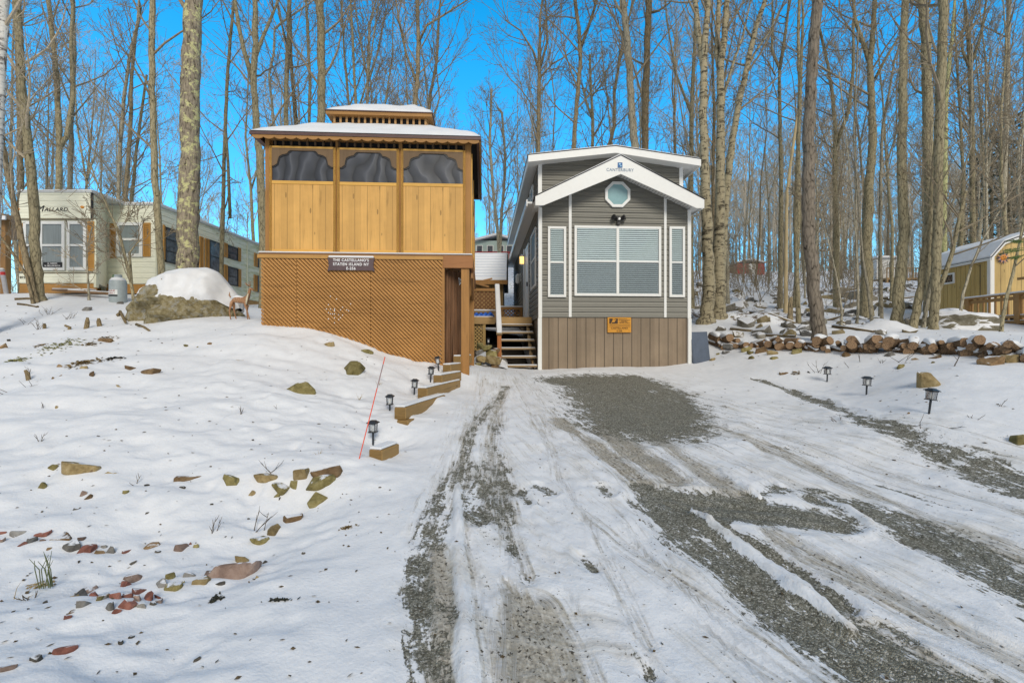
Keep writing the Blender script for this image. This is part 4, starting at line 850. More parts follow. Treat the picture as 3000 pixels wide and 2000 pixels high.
bal = [(cx0 + .05 + k * (cx1 - cx0 - .1) / 15, 0) for k in range(16)] + [(0, cy0 + .08 + k * (cy1 - cy0 - .16) / 11) for k in range(12)]
each('baluster', wood('pale_cedar', (.50, .30, .13), 2, .2, knots=False), cup, [(x - .022, x + .022, cy0, cy0 + .035, ze1 + .07, 6.53) if x else (cx1 - .035, cx1, y - .022, y + .022, ze1 + .07, 6.53) for x, y in bal], off=GO)
mb = MB(); mb.box(cx0 - .1, cx1 + .1, cy0 - .1, cy1 + .1, 6.53, 6.60); cr_ = mb.build('cupola_eave', CEDX, cup, off=GO)
mb = MB(); mb.box(cx0 - .12, cx1 + .12, cy0 - .12, cy1 + .12, 6.601, 6.62); mb.build('drip_edge', BRWN, cup, off=GO)
snow_hip('cupola_snow', (cx0 - .11, cx1 + .11, cy0 - .11, cy1 + .11), (cx0 + .36, cx1 - .36, cy0 + .5, cy1 - .5), 6.62, 7.02, .04, cup, 9, 16)
# lattice skirting: three sheets of crossed laths, with a dark sheet as the shade behind
LAT = wood('lattice_lath', (.50, .255, .08), 0, .3, knots=False, fine=.7)
for a, b in ((767, 870), (871, 1086.5), (1087.5, 1296)):
    mb = MB(); lattice(mb, gx_(a, -.1), gx_(b, -.1), .95, 3.225, -.128, .055, .0385, .012, gap=.03); mb.build('lattice', LAT, gz, off=GO)
mb = MB(); mb.box(gx_(1295.5, -.1), gx_(1302.5, -.1), -.125, -.06, .95, 3.225); mb.build('lattice_edge', CED, gz, off=GO)
mb = MB(); mb.box(0, gx_(1290), -.05, -.03, .95, 3.1); mb.build('lattice_shade', DARK, gz, off=GO)
mb = MB(); rnd = random.Random(8)      # snow caught in the lattice openings
for k in range(26):
    px = rnd.choice([rnd.gauss(975, 12), rnd.uniform(955, 1045)]); py = rnd.gauss(905, 16); x, z = GF.xz(px, py, -.13); p = .055 * 1.41421
    x = round(x / p * 2) * p / 2; mb.box(x - .009, x + .009, -.134, -.124, z - .009, z + .009)
mb.build('caught_snow', SNOW, gz, off=GO, bevel=.004)
# support posts on the open right end
for px0, px1, Y, nm in ((1351, 1375, 0, -.1), (1374.5, 1389, 1, 1.0)):
    yl = nm; x0, x1 = gx_(px0, yl), gx_(px1, yl); wx, wy = GF.w((x0 + x1) / 2, yl); g = GZ(wx, wy)
    mb = MB(); mb.box(x0, x1, yl, yl + .14, g - .15, 3.09); mb.build('support_post', CED, gz, off=GO, bevel=.006)
mb = MB(); mb.beam((gx_(1383, .0), .0, 2.95), (GW + .02, 1.0, 2.6), .05, .12); mb.build('brace', BEAM, gz, off=GO)
# brown sheet hanging behind the lattice end
N = 26; pts = []
for i in range(N + 1):
    t = i / N; pts.append((gx_(1303, .0) + t * .33 + .016 * math.sin(i * 1.9), .02 + .35 * t + .022 * math.sin(i * 1.3) + .012 * math.sin(i * 3.1)))
mb = MB(); zs_ = [1.02, 1.5, 2.2, 3.06]
for s_ in (0, .012): mb.add([(x + s_ * .3, y + s_ + (z - 2) * .015 * math.sin(i * .9), z) for z in zs_ for i, (x, y) in enumerate(pts)], [(j * (N + 1) + i, j * (N + 1) + i + 1, (j + 1) * (N + 1) + i + 1, (j + 1) * (N + 1) + i) for j in range(3) for i in range(N)])
mb.build('hanging_sheet', plain('brown_sheet', (.17, .085, .04), .75, .3, (5, 5, .6), 3, .3), gz, True, off=GO)
# dark sign with three rows of letters
PLUM = plain('plum_board', (.105, .07, .075), .5, .12)
sx0, sz1 = GF.xz(959.5, 753, -.16); sx1, sz0 = GF.xz(1098, 796, -.16); sw, sh = sx1 - sx0, sz1 - sz0; wx, wy = GF.w((sx0 + sx1) / 2, -.16)
sg = thing('name_sign', 'dark plum name board with white routed letters hung over the gazebo lattice', 'sign', (wx, wy, sz0), GF.yaw); q = sh / 2
mb = MB(); P = [(-sw / 2, sh), (-sw / 2 + .05, sh - .03), (sw / 2 - .05, sh - .03), (sw / 2, sh), (sw / 2 - .02, sh * .7), (sw / 2 - .025, sh * .35), (sw / 2, 0), (sw / 2 - .06, .02), (-sw / 2 + .06, .02), (-sw / 2, 0), (-sw / 2 + .025, sh * .35), (-sw / 2 + .02, sh * .7)]
mb.prism(P, -.015, .015); mb.build('board', PLUM, sg, bevel=.004)
mb = MB(); WT = plain('white_letter', (.85, .85, .85), .4, .02, bumpk=0)
for t_, zc, sz in (("THE CASTELLANO'S", .78, .074), ('STATEN ISLAND NY', .49, .074), ('E-256', .2, .074)): put_text(mb, t_, sz, 0, -.018, zc * sh, depth=.004, xs=.9, spacing=1.18, bold=.0015)
mb.build('lettering', WT, sg)
mb = MB(); mb.box(-sw / 2 + .02, sw / 2 - .02, -.02, .03, sh - .01, sh + .03); mb.build('snow_layer', SNOW, sg, bevel=.012)
# under-floor floodlight
fxx, fzz = GF.xz(1345, 824, .35); mb = MB(); M_ = Matrix.Translation((fxx, .35, fzz)) @ Matrix.Rotation(R(35), 4, 'Y') @ Matrix.Rotation(R(20), 4, 'X'); mb.box(-.06, .06, -.05, .05, -.07, .07, M_); fl = mb.build('utility_light', TRIMW, gz, off=GO, bevel=.008)
mb = MB(); mb.box(-.045, .045, -.056, -.051, -.05, .05, M_); mb.build('lens', plain('grey_lens', (.25, .26, .27), .1, .05, bumpk=0), fl, off=GO); mb = MB(); mb.tube([(fxx, .37, fzz + .05), (fxx - .02, .4, 3.1)], [.012, .012], 6); mb.build('bracket', BLACK, fl, off=GO)
# ------------------------------------------------------------------ cream park trailer up the slope
CREAM = plain('cream_siding', (.84, .84, .69), .5, .05, (1.2, 1.2, 5), 3, .06)
CREAMT = plain('cream_trim', (.72, .72, .56), .5, .05, bumpk=.03)
# mildew streaks on the long side
def mildew():
    m, n, l, b = nt('mildewed_cream_siding'); g = n.new('ShaderNodeNewGeometry')
    mp = n.new('ShaderNodeMapping'); mp.inputs['Scale'].default_value = (1.6, .9, 5.5); l.new(g.outputs['Position'], mp.inputs[0])
    f = noise(n, l, mp.outputs[0], 1.5, 7, .7); sx = n.new('ShaderNodeSeparateXYZ'); l.new(g.outputs['Position'], sx.inputs[0])
    f2 = math_n(n, l, 'ADD', f, math_n(n, l, 'MULTIPLY', math_n(n, l, 'SUBTRACT', sx.outputs[1], 18), .035))
    r = ramp(n, l, f2, [(.50, (.84, .84, .68)), (.64, (.64, .66, .42)), (.8, (.28, .29, .18))]); l.new(r.outputs[0], b.inputs['Base Color']); b.inputs['Roughness'].default_value = .6; return m
MILD = mildew()
SHUT = wood('orange_shutter', (.52, .28, .075), 0, .15, knots=False); PLYB = wood('plywood_band', (.50, .27, .085), 0, .2)
PLYO = wood('plywood_band_side', (.46, .27, .09), 1, .2); DFRM = plain('dark_bronze_frame', (.035, .035, .034), .5, .1, bumpk=0)
CURT = plain('grey_curtain', (.48, .52, .53), .8, .14, (9, 9, .5), 3, 0); ROOFW = plain('pale_roof_edge', (.55, .57, .57), .5, .1)
PANE2 = glass('trailer_glass', (.85, .89, .9), .12, .02)
TX, TY, TZ = -10.86, 14.6, 2.7; TF = Frame(TX, TY, 0); TO = (0, 0, TZ)
tr = thing('park_trailer', 'long cream park trailer with orange shutters and a white bay window behind bare trees', 'trailer', (TX, TY, TZ)); tx = TF.x
zT, zS, zB = 5.86, 3.41, 3.12
BY = -1.15                                     # the bay stands this far in front of the flat face
bxl, bxr, cxr = TF.x(57, BY), TF.x(283, BY), TF.x(268, BY); fxl = TF.x(313, 0); SL = 9.5
def BZ(py): return TF.xz(170, py, BY)[1]
mb = MB(); lap = lambda a, b, z0, z1, y: lap_wall(mb, lambda z: a, lambda z: b, z0, z1, y, h=.165, d=.012)
lap(fxl, 0, zS, zT - .04, 0); lap(bxl, cxr, BZ(641), zT - .02, BY); lap(bxl, bxr, BZ(829), BZ(799), BY); lap(bxl, bxr, BZ(799), BZ(643), BY + .03)
mb.box(bxl - .4, fxl - .02, .01, SL, zS, zT - .05)
def plan(mb, poly, z0, z1):
    n = len(poly); mb.add([(x, y, z0) for x, y in poly] + [(x, y, z1) for x, y in poly], [tuple(range(n - 1, -1, -1)), tuple(range(n, 2 * n))] + [(i, (i + 1) % n, n + (i + 1) % n, n + i) for i in range(n)])
plan(mb, [(bxl, BY + .04), (bxr - .01, BY + .04), (fxl + .02, -.005), (bxl, -.005)], BZ(829), BZ(641)); plan(mb, [(bxl, BY + .025), (cxr, BY + .025), (fxl + .02, -.006), (bxl, -.006)], BZ(641) + .003, zT - .05)
mb.build('wall', CREAM, tr, off=TO)
mb = MB(); lap_wall(mb, lambda z: .0, lambda z: SL, zS, zT - .06, 0, h=.165, d=.012, axis='y', sign=1); mb.build('side_wall', MILD, tr, off=TO)
mb = MB(); mb.box(bxl - .5, fxl, -.02, SL, zT - .045, zT + .03); mb.box(fxl, .05, -.035, SL, zT - .055, zT); mb.box(bxl - .04, cxr + .03, BY - .03, -.02, zT - .03, zT + .025)
rt = mb.build('roof', ROOFW, tr, off=TO)
mb = MB(); mb.box(bxl - .45, fxl - .05, .0, SL, zT + .031, zT + .07); mb.box(fxl, .04, -.02, SL, zT + .001, zT + .045); mb.box(bxl, cxr, BY, -.03, zT + .026, zT + .06); mb.build('snow_layer', SNOW, rt, off=TO)
mb = MB(); mb.box(.4, .8, 5.0, 5.4, zT, zT + .1); o_ = MB(); o_.box(-.9, -.4, 4.6, 5.1, zT, zT + .22); o_.build('roof_vent', DFRM, rt, off=TO)
mb = MB(); mb.box(bxl, bxr, BY - .02, BY + .03, BZ(643.5), BZ(641)); mb.box(bxl, bxr, BY - .03, BY + .02, BZ(800.5), BZ(798)); mb.build('ledge', plain('brown_ledge', (.16, .13, .08), .6, .1), tr, off=TO)
mb = MB(); mb.box(bxr - .06, bxr + .01, BY - .025, BY + .06, 3.16, BZ(643)); mb.build('corner_trim', CREAMT, tr, off=TO)
mb = MB(); mb.box(cxr - .012, cxr + .016, BY - .018, BY + .05, BZ(641), zT - .03); mb.build('corner_trim', DFRM, tr, off=TO)
mb = MB(); mb.box(TF.x(300), TF.x(312), -.05, .0, 3.05, zT - .1); mb.build('downspout', CREAMT, tr, off=TO)
mb = MB(); mb.box(-.03, .018, -.02, .04, zS, zT - .07); mb.build('corner_trim', CREAMT, tr, off=TO)
each('plywood_band', PLYB, tr, [(bxl, bxr - .01, BY + .0, BY + .03, BZ(858), BZ(831)), (fxl - .5, -.01, -.01, .02, zB, zS - .01)], off=TO)
mb = MB(); mb.box(-.02, .0, .03, SL, zB - .1, zS - .01); mb.build('side_band', PLYO, tr, off=TO)
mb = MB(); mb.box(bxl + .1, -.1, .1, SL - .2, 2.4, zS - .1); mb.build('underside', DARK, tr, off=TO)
mb = MB()
for x in (-3.6, -2.55, -1.5, -.6): mb.box(x, x + .4, .0, .4, 2.5, 3.1)
mb.build('support_block', stone('grey_block', (.16, .15, .13), (.22, .2, .17), (.3, .28, .24)), tr, off=TO)
def tw(px0, py0, px1, py1, yl, name, tr_=(), blind=False, bk=CURT, **k):
    x0, z1 = TF.xz(px0, py0, yl); x1, z0 = TF.xz(px1, py1, yl); zt = [TF.xz((px0 + px1) / 2, t, yl)[1] for t in tr_]
    return window(tr, name, x0, x1, z0, z1, yl, trans=zt, blind=blind, back=bk, off=TO, pane=PANE2, **k)
for a, b in ((72, 117), (119, 193), (199, 256)): tw(a, 649, b, 792, BY + .01, 'bay_window', (719,), fr=.085, fm=WHITE)
tw(343, 652, 420, 753, -.02, 'front_window', (702,), fr=.10, fm=WHITE)
def shutter(x0, x1, z0, z1, y, axis='x'):
    mb = MB(); d = (y - .03, y)
    def bx(a, b, c, e, dd=d): mb.box(a, b, dd[0], dd[1], c, e) if axis == 'x' else mb.box(dd[0], dd[1], a, b, c, e)
    bx(x0, x0 + .035, z0, z1); bx(x1 - .035, x1, z0, z1); bx(x0 + .035, x1 - .035, z0, z0 + .05); bx(x0 + .035, x1 - .035, z1 - .05, z1); z = z0 + .05
    bx(x0 + .035, x1 - .035, z0 + .05, z1 - .05, (y - .008, y) if axis == 'x' else (y - .03, y - .022))
    while z < z1 - .06: bx(x0 + .036, x1 - .036, z + .008, z + .042, (y - .022, y - .0085) if axis == 'x' else (y - .0215, y - .008)); z += .055
    mb.build('shutter', SHUT, tr, off=TO)
for a, b, p, q, yl in ((58.5, 70.5, 655, 794, BY), (258.5, 279, 649, 794, BY), (323.5, 341, 655, 756, -.015), (421, 441.5, 653, 752, -.015)):
    x0, z1 = TF.xz(a, p, yl); x1, z0 = TF.xz(b, q, yl); shutter(x0, x1, z0, z1, yl)
def SY(px): return -TX * FPX / (1500 - px) - TY      # local y on the side wall under a photo column
def sidewin(pa, pb, z0, z1, bars=1, name='side_window'):
    y0, y1 = SY(pa), SY(pb); f = .035; mb = MB()
    for a, b, c, e in ((y0, y1, z0, z0 + f), (y0, y1, z1 - f, z1), (y0, y0 + f, z0, z1), (y1 - f, y1, z0, z1)): mb.box(.012, .05, a, b, c, e)
    for k in range(bars): z = z0 + (z1 - z0) * (k + 1) / (bars + 1); mb.box(.014, .045, y0 + f, y1 - f, z - .012, z + .012)
    w = mb.build(name, DFRM, tr, off=TO); mb = MB(); mb.box(.02, .026, y0 + f, y1 - f, z0 + f, z1 - f); mb.build('pane', GLS, w, off=TO)
GLS = plain('dim_glass', (.09, .10, .115), .12, .5, (3, 3, 3), 2, 0, spec=.7)
sidewin(481, 545, 4.14, 5.24, 2); sidewin(611.5, 650, 3.62, 5.32, 2, 'side_door'); sidewin(665, 694.5, 4.86, 5.36); sidewin(665, 695, 3.85, 4.55); sidewin(752, 786, 4.86, 5.4); sidewin(752, 786, 3.8, 4.5)
for pa, pb, z0, z1 in ((475, 480, 4.2, 5.28), (582, 593, 4.16, 5.32), (598, 610, 4.16, 5.32), (654, 664, 4.86, 5.4), (695.5, 703, 4.86, 5.4), (654, 664, 3.85, 4.58), (696, 703.5, 3.85, 4.55), (743, 751.5, 4.86, 5.42), (742, 751, 3.8, 4.5)): shutter(SY(pa), SY(pb), z0, z1, .05, 'y')
mb = MB(); mb.box(.012, .03, SY(723), SY(725.5), zS, zT - .07); mb.build('seam_strip', CREAMT, tr, off=TO)
AMB = plain('amber_lens', (.65, .25, .02), .3, .1, bumpk=0)
for px, py in ((52.5, 613), (241.5, 607)):
    x, z = TF.xz(px, py, BY - .01); mb = MB(); mb.lathe([(.055, 0), (.05, .02), (.03, .03)], 12, Matrix.Translation((x, BY - .01, z)) @ Matrix.Rotation(R(90), 4, 'X') @ Matrix.Scale(.7, 4, (0, 1, 0))); mb.build('marker_light', AMB, tr, off=TO)
mb = MB(); x, z = TF.xz(293.5, 611, BY * .45); mb.box(fxl - .02, fxl + .03, -.7, -.6, z - .04, z + .04); mb.build('marker_light', AMB, tr, off=TO)
mb = MB(); x, z = TF.xz(118, 612, BY - .014); put_text(mb, 'M', .25, x + .0, BY - .016, z - .0, xs=1.05); x, z = TF.xz(165, 614.5, BY - .014); put_text(mb, 'ALLARD', .155, x, BY - .016, z, xs=1.12, spacing=1.05)
mb.v = [(a + (c - z) * .28, b, c) for a, b, c in mb.v]; mb.build('lettering', BLACK, tr, off=TO)
mb = MB(); x, z = TF.xz(66, 813, BY - .014); put_text(mb, '815', .1, x, BY - .016, z); mb.build('house_number', BLACK, tr, off=TO)
pq = MB(); x0, z1 = TF.xz(127, 768, BY - .05); x1, z0 = TF.xz(182, 783, BY - .05); pl_ = thing('name_plaque', 'black plaque with white letters in the bottom of the trailer bay window', 'sign', (TX + (x0 + x1) / 2, TY + BY - .055, z0))
w_, h_ = x1 - x0, z1 - z0; pq.box(-w_ / 2, w_ / 2, -.004, .004, 0, h_); pq.build('board', BLACK, pl_)
mb = MB(); put_text(mb, 'G. WEEKS', .062, 0, -.006, h_ * .73); put_text(mb, 'N. BELLMORE N', .062, 0, -.006, h_ * .27); mb.build('lettering', WT, pl_)
# propane cylinder
p = hit(346, 899, 8); Yp = 12.6; g = Vector(wp(346, 899, Yp)); M_ = Matrix.Identity(4); gzp = GZ(g.x, Yp)
cy = thing('propane_tank', 'tall grey propane cylinder with a red and white label beside the trailer', 'gas tank', (g.x, Yp, gzp))
TNK = plain('grey_enamel', (.36, .41, .42), .45, .08); r_ = .192; top = (899 - 845) / FPX * Yp
mb = MB(); mb.lathe([(r_ * .9, -.1), (r_, -.05), (r_, top), (r_ * .93, top + .06), (r_ * .7, top + .12), (r_ * .3, top + .145)], 24); mb.build('body', TNK, cy, True)
mb = MB(); mb.lathe([(.085, top + .14), (.085, top + .22), (.08, top + .225), (.075, top + .22), (.075, top + .15)], 16); mb.build('collar', TNK, cy)
mb = MB(); mb.lathe([(.03, top + .14), (.04, top + .2), (.02, top + .23)], 10, Matrix.Translation((-.09, -.02, 0))); mb.build('valve', plain('green_valve', (.12, .2, .1), .5, .1), cy)
def label_arc(mb, z0, z1, a0, a1, r):
    n = 8; v = [(r * math.sin(a0 + (a1 - a0) * k / n), -r * math.cos(a0 + (a1 - a0) * k / n), z) for z in (z0, z1) for k in range(n + 1)]; mb.add(v, [(k, k + 1, n + 2 + k, n + 1 + k) for k in range(n)])
mb = MB(); label_arc(mb, top * .36, top * .62, -.85, .62, r_ + .002); mb.build('label', WHITE, cy)
mb = MB(); label_arc(mb, top * .26, top * .35, -.85, .62, r_ + .002); mb.build('label_band', BLACK, cy)
def text_arc(mb, body, size, z, ac, r):
    v, f = text_mb(body, size, .0005); mb.add([(r * math.sin(ac + a / r), -r * math.cos(ac + a / r), c + z) for a, b, c in v], f)
RED = plain('red_ink', (.45, .03, .03), .5, .05, bumpk=0)
mb = MB(); text_arc(mb, 'NIAK', .085, top * .55, -.1, r_ + .004); text_arc(mb, 'SUPPLY', .055, top * .42, -.1, r_ + .004); mb.build('lettering', RED, cy)
mb = MB(); mb.lathe([(.0001, top + .02), (r_ * .95, top + .065), (r_ * .72, top + .13), (r_ * .4, top + .16), (.0001, top + .165)], 20); mb.build('snow_cap', SNOW, cy, True)
# boulder with a thick cap of snow
def rock_bm(rng, sx, sy, sz, sub=3, rough=.25, seed=0, flat=0):
    bm = bmesh.new(); bmesh.ops.create_icosphere(bm, subdivisions=sub, radius=1)
    for v in bm.verts:
        p = v.co.copy(); q = np.array([p.x * 1.6 + seed * 7.1]), np.array([p.y * 1.6 + p.z * 1.9 + seed * 3.3])
        k = 1 + rough * float(fbm(*q, 4, seed)[0]) * 2 + rough * .5 * float(vn(q[0] * 3 + p.z * 4, q[1] * 2.4, seed + 9)[0])
        v.co = Vector((p.x * sx, p.y * sy, p.z * sz)) * k
    return bm
def bm_obj(bm, name, mat, parent=None, smooth=False):
    me = bpy.data.meshes.new(name); bm.to_mesh(me); bm.free(); me.materials.append(mat)
    if smooth: me.polygons.foreach_set('use_smooth', [True] * len(me.polygons))
    o = bpy.data.objects.new(name, me); C.objects.link(o); o.parent = parent; return o
BOULD = stone('lichen_boulder', (.10, .08, .04), (.27, .225, .12), (.42, .39, .30), moss=(.30, .29, .25))
bY = 10.9; bc = Vector(wp(553, 925, bY)); bld = thing('boulder', 'big tan boulder under a thick cap of snow between trailer and gazebo', 'boulder', (bc.x, bY, GZ(bc.x, bY) - .1))
S_ = bY / FPX
bm = bmesh.new(); bmesh.ops.create_icosphere(bm, subdivisions=5, radius=1)
def outline(px, prof):
    for (a, u), (b, v) in zip(prof, prof[1:]):
        if a <= px <= b: return u + (v - u) * (px - a) / (b - a)
    return prof[0][1] if px < prof[0][0] else prof[-1][1]
rocktop = [(412, 905), (420, 862), (450, 842), (490, 838), (530, 838), (560, 858), (590, 880), (640, 880), (690, 860), (712, 900)]
snowtop = [(412, 900), (418, 852), (440, 836), (480, 830), (500, 808), (540, 797), (590, 795), (620, 792), (645, 798), (670, 822), (690, 845), (706, 870), (714, 900)]
base_py = 940
rg = random.Random(5)
def rockpt(p):
    px = 562 + p.x * 152; ht = (base_py - outline(px, snowtop)) * S_ * .93
    n1 = float(fbm(np.array([p.x * 3 + 5]), np.array([p.z * 3 + p.y * 2.2]), 4, 3)[0]); n2 = float(vn(np.array([p.x * 7]), np.array([p.z * 6 + p.y * 5]), 8)[0])
    return Vector((p.x * 1.17 * (1 + .12 * n1), p.y * .95 * (1 + .4 * n1 + .12 * n2), max(p.z, -.3) * ht * (1 + .06 * n2)))
for v in bm.verts: v.co = rockpt(v.co.copy())
bm_obj(bm, 'rock', BOULD, bld)
n_ = 70; m_ = 26; mb = MB(); vv = []
lipp = [(416, 852), (440, 852), (462, 866), (480, 850), (500, 846), (535, 852), (560, 885), (590, 897), (630, 894), (652, 890), (680, 880), (714, 905)]
for j in range(m_ + 1):
    for i in range(n_ + 1):
        ux = -.985 + 1.97 * i / n_; px = 562 + ux * 152; t = j / m_
        ht = (base_py - outline(px, snowtop)) * S_; zl = min(.92, max(.05, (base_py - outline(px, lipp)) * S_ / max(ht, .05)) * 1.02)
        e_ = math.sqrt(1 - ux * ux); a0 = math.asin(min(.97, zl)); a1 = math.pi - .35; a_ = a0 + (a1 - a0) * t
        p = Vector((ux, -math.cos(a_) * e_, math.sin(a_) * (e_ * .35 + .65)))
        if p.z > 0: p.z = min(p.z, 1.0)
        q = rockpt(p); nn = Vector((ux * .4, p.y, p.z + .25)).normalized(); wob = float(fbm(np.array([q.x * 2.2]), np.array([q.y * 2.5]), 3, 12)[0])
        th = (.055 + .04 * wob) * min(1, t * 9) * min(1, (1 - t) * 9) - .03 * (1 if j in (0, m_) else 0)
        if i in (0, n_): th = -.03
        vv.append(tuple(q + nn * th))
mb.add(vv, [(j * (n_ + 1) + i, j * (n_ + 1) + i + 1, (j + 1) * (n_ + 1) + i + 1, (j + 1) * (n_ + 1) + i) for j in range(m_) for i in range(n_)])
mb.build('snow_cap', SNOW, bld, True)
# deer statue
dY = 9.95; dc = Vector(wp(706, 938, dY)); dg_ = GZ(dc.x, dY); K = dY / FPX
def dpt(px, py, y=0): return ((px - 706) * K, y, (938 - py) * K)
bm = bmesh.new(); lay = bm.verts.layers.skin.verify(); VV = {}
def sv(nm, px, py, y, rx, ry=None, par=None, root=False):
    v = bm.verts.new(dpt(px, py, y)); v[lay].radius = (rx, ry or rx); v[lay].use_root = root; VV[nm] = v
    if par: bm.edges.new((VV[par], v))
sv('belly', 702, 882, 0, .062, .068, None, True); sv('rump', 685, 878, 0, .058, .062, 'belly'); sv('hip', 679, 877, 0, .048, .05, 'rump'); sv('chest', 720, 880, 0, .056, .062, 'belly'); sv('neck0', 727, 870, 0, .042, .042, 'chest'); sv('neck', 731, 856, 0, .03, .03, 'neck0'); sv('skull', 733, 845, 0, .034, .032, 'neck'); sv('muz', 742, 850, -.03, .02, .019, 'skull'); sv('nose', 746, 853, -.045, .013, .013, 'muz')
for s, nm in ((-1, 'n'), (1, 'f')):
    sv('hl' + nm, 681, 893, s * .045, .032, .034, 'hip'); sv('hock' + nm, 676 if s < 0 else 682, 912, s * .05, .015, .016, 'hl' + nm); sv('hf' + nm, 680 if s < 0 else 688, 937, s * .05, .012, .012, 'hock' + nm)
    sv('fs' + nm, 722, 895, s * .04, .028, .028, 'chest'); sv('fk' + nm, 728 if s < 0 else 720, 914, s * .045, .014, .015, 'fs' + nm); sv('ff' + nm, 735 if s < 0 else 722, 938, s * .045, .012, .012, 'fk' + nm)
deer = thing('deer_statue', 'painted brown deer lawn statue standing beside the snowy boulder and lattice', 'statue', (dc.x, dY, dg_ - .01))
m, n, l, b = nt('fawn_paint'); g = n.new('ShaderNodeTexCoord'); v = n.new('ShaderNodeTexVoronoi'); v.inputs['Scale'].default_value = 24; l.new(g.outputs['Object'], v.inputs['Vector']); sx = n.new('ShaderNodeSeparateXYZ'); l.new(g.outputs['Object'], sx.inputs[0])
up = math_n(n, l, 'GREATER_THAN', sx.outputs[2], .33); out = mixc(n, l, math_n(n, l, 'MULTIPLY', math_n(n, l, 'LESS_THAN', v.outputs['Distance'], .22), up), ramp(n, l, noise(n, l, g.outputs['Object'], 9, 5), [(.3, (.26, .13, .06)), (.6, (.38, .195, .095)), (.8, (.50, .29, .16))]).outputs[0], (.62, .5, .36)); l.new(out, b.inputs['Base Color']); b.inputs['Roughness'].default_value = .6
FAWN = m; CRM = plain('cream_paint', (.66, .58, .42), .6, .06)
db = bm_obj(bm, 'body', FAWN, deer, True); db.modifiers.new('skin', 'SKIN'); sb = db.modifiers.new('sub', 'SUBSURF'); sb.levels = 2; sb.render_levels = 2
dg2 = bpy.context.evaluated_depsgraph_get(); me = bpy.data.meshes.new_from_object(db.evaluated_get(dg2)); db.modifiers.clear(); db.data = me; me.name = 'body'; me.polygons.foreach_set('use_smooth', [True] * len(me.polygons))
if not me.materials: me.materials.append(FAWN)
mb = MB(); mb.tube([dpt(730, 862, -.036), dpt(728, 878, -.058), dpt(725, 893, -.052)], [.014, .022, .012], 8); mb.build('chest_patch', CRM, deer, True)
mb = MB(); mb.tube([dpt(677, 874, 0), dpt(672, 866, .0), dpt(674, 856, -.01)], [.012, .016, .004], 7); mb.build('tail', FAWN, deer, True)
for s in (-1, 1):
    mb = MB(); mb.tube([dpt(731, 841, s * .02), dpt(731 - 5, 834, s * .055), dpt(731 - 8, 830, s * .07)], [.008, .016, .003], 6); mb.build('ear', FAWN, deer, True)
    mb = MB(); mb.tube([dpt(733, 838, s * .015), dpt(731, 830, s * .03), dpt(733, 823, s * .035)], [.006, .006, .003], 5); mb.tube([dpt(731, 830, s * .03), dpt(737, 825, s * .03)], [.005, .003], 5); mb.build('antler', wood('pale_antler', (.35, .26, .16), 2, .2), deer)
    mb = MB(); mb.lathe([(.006, -.006), (.008, 0), (.004, .006)], 8, Matrix.Translation(dpt(738, 845, s * .026 - .01))); mb.build('eye', BLACK, deer)
mb = MB(); mb.lathe([(.006, -.008), (.011, 0), (.006, .008)], 8, Matrix.Translation(dpt(747.5, 852.5, -.05))); mb.build('nose', BLACK, deer)
mb = MB(); mb.tube([dpt(676, 874, .005), dpt(695, 870, .0), dpt(713, 872, 0)], [.018, .034, .015], 8); mb.build('snow_cap', SNOW, deer, True)
# ------------------------------------------------------------------ timber retaining steps
TIMB = wood('landscape_timber', (.36, .225, .085), 1, .32); TEND = wood('timber_end', (.26, .165, .06), 0, .3)
def timber(parent, org, a, b, ztop, sec=.156, snow=True):
    """squared timber from a to b (x, y of the near and far end of its left top edge)"""
    a, b = Vector((*a, 0)), Vector((*b, 0)); d = (b - a); L = d.length; d.normalize(); r = Vector((d.y, -d.x, 0)); M_ = Matrix((r.to_4d(), d.to_4d(), (0, 0, 1, 0), (0, 0, 0, 1))).transposed()
    for i in range(3): M_[3][i] = 0
    M_.translation = a + Vector((0, 0, ztop)); M_[3][3] = 1
    mb = MB(); mb.box(0, sec, 0, L, -sec, 0); o = mb.build('timber', TIMB, parent, bevel=.008)
    o.matrix_local = Matrix.Translation(-Vector(org)) @ M_
    mb = MB(); mb.box(.006, sec - .006, -.002, .0005, -sec + .006, -.006); mb.build('end_grain', TEND, o)
    if snow: mb = MB(); mb.box(.0, sec - .012, .0, L, .001, .028); mb.build('snow_layer', SNOW, o, bevel=.012)
    return o
def at(px, py, z):
    """point of a photo pixel at a known height"""
    Y = (EYE - z) * FPX / (py - HZ); return ((px - 1500) / FPX * Y, Y)
org = (-1.3, 7.5, .5); rw = thing('retaining_wall', 'stepped wall of squared landscape timbers climbing beside the driveway to the gazebo post', 'retaining wall', org)
zB = .74; a = at(1155, 1193, zB); timber(rw, org, a, (a[0] + .296, a[1] + 1.57), zB)
timber(rw, org, (-1.335, 6.12), (-1.70, 6.25), .582, snow=False); timber(rw, org, (-1.478, 6.125), (-1.37, 6.62), .5815, snow=False)
zD = .885; a = at(1223, 1137, zD); timber(rw, org, a, (a[0] + .334, a[1] + 1.65), zD); timber(rw, org, (a[0] + .10, a[1] + .35), (a[0] + .42, a[1] + 2.0), zD - .157, snow=False)
zE = 1.03; a = at(1269, 1099.5, zE); timber(rw, org, a, (a[0] + .22, a[1] + 1.05), zE)
zF = 1.175; timber(rw, org, ((1297 - 1500) / FPX * 8.95, 8.95), ((1297 - 1500) / FPX * 8.95 + .14, 9.55), zF)
timber(rw, org, ((1328 - 1500) / FPX * 9.55, 9.55), ((1328 - 1500) / FPX * 9.55 + .16, 10.3), 1.32)
a = at(1080.5, 1316.5, .455); tb = thing('timber_block', 'single squared timber end sticking out of the snow below the lowest path light', 'timber', (a[0], a[1], .3)); timber(tb, (a[0], a[1], .3), a, (a[0] + .10, a[1] + .34), .455, snow=True)
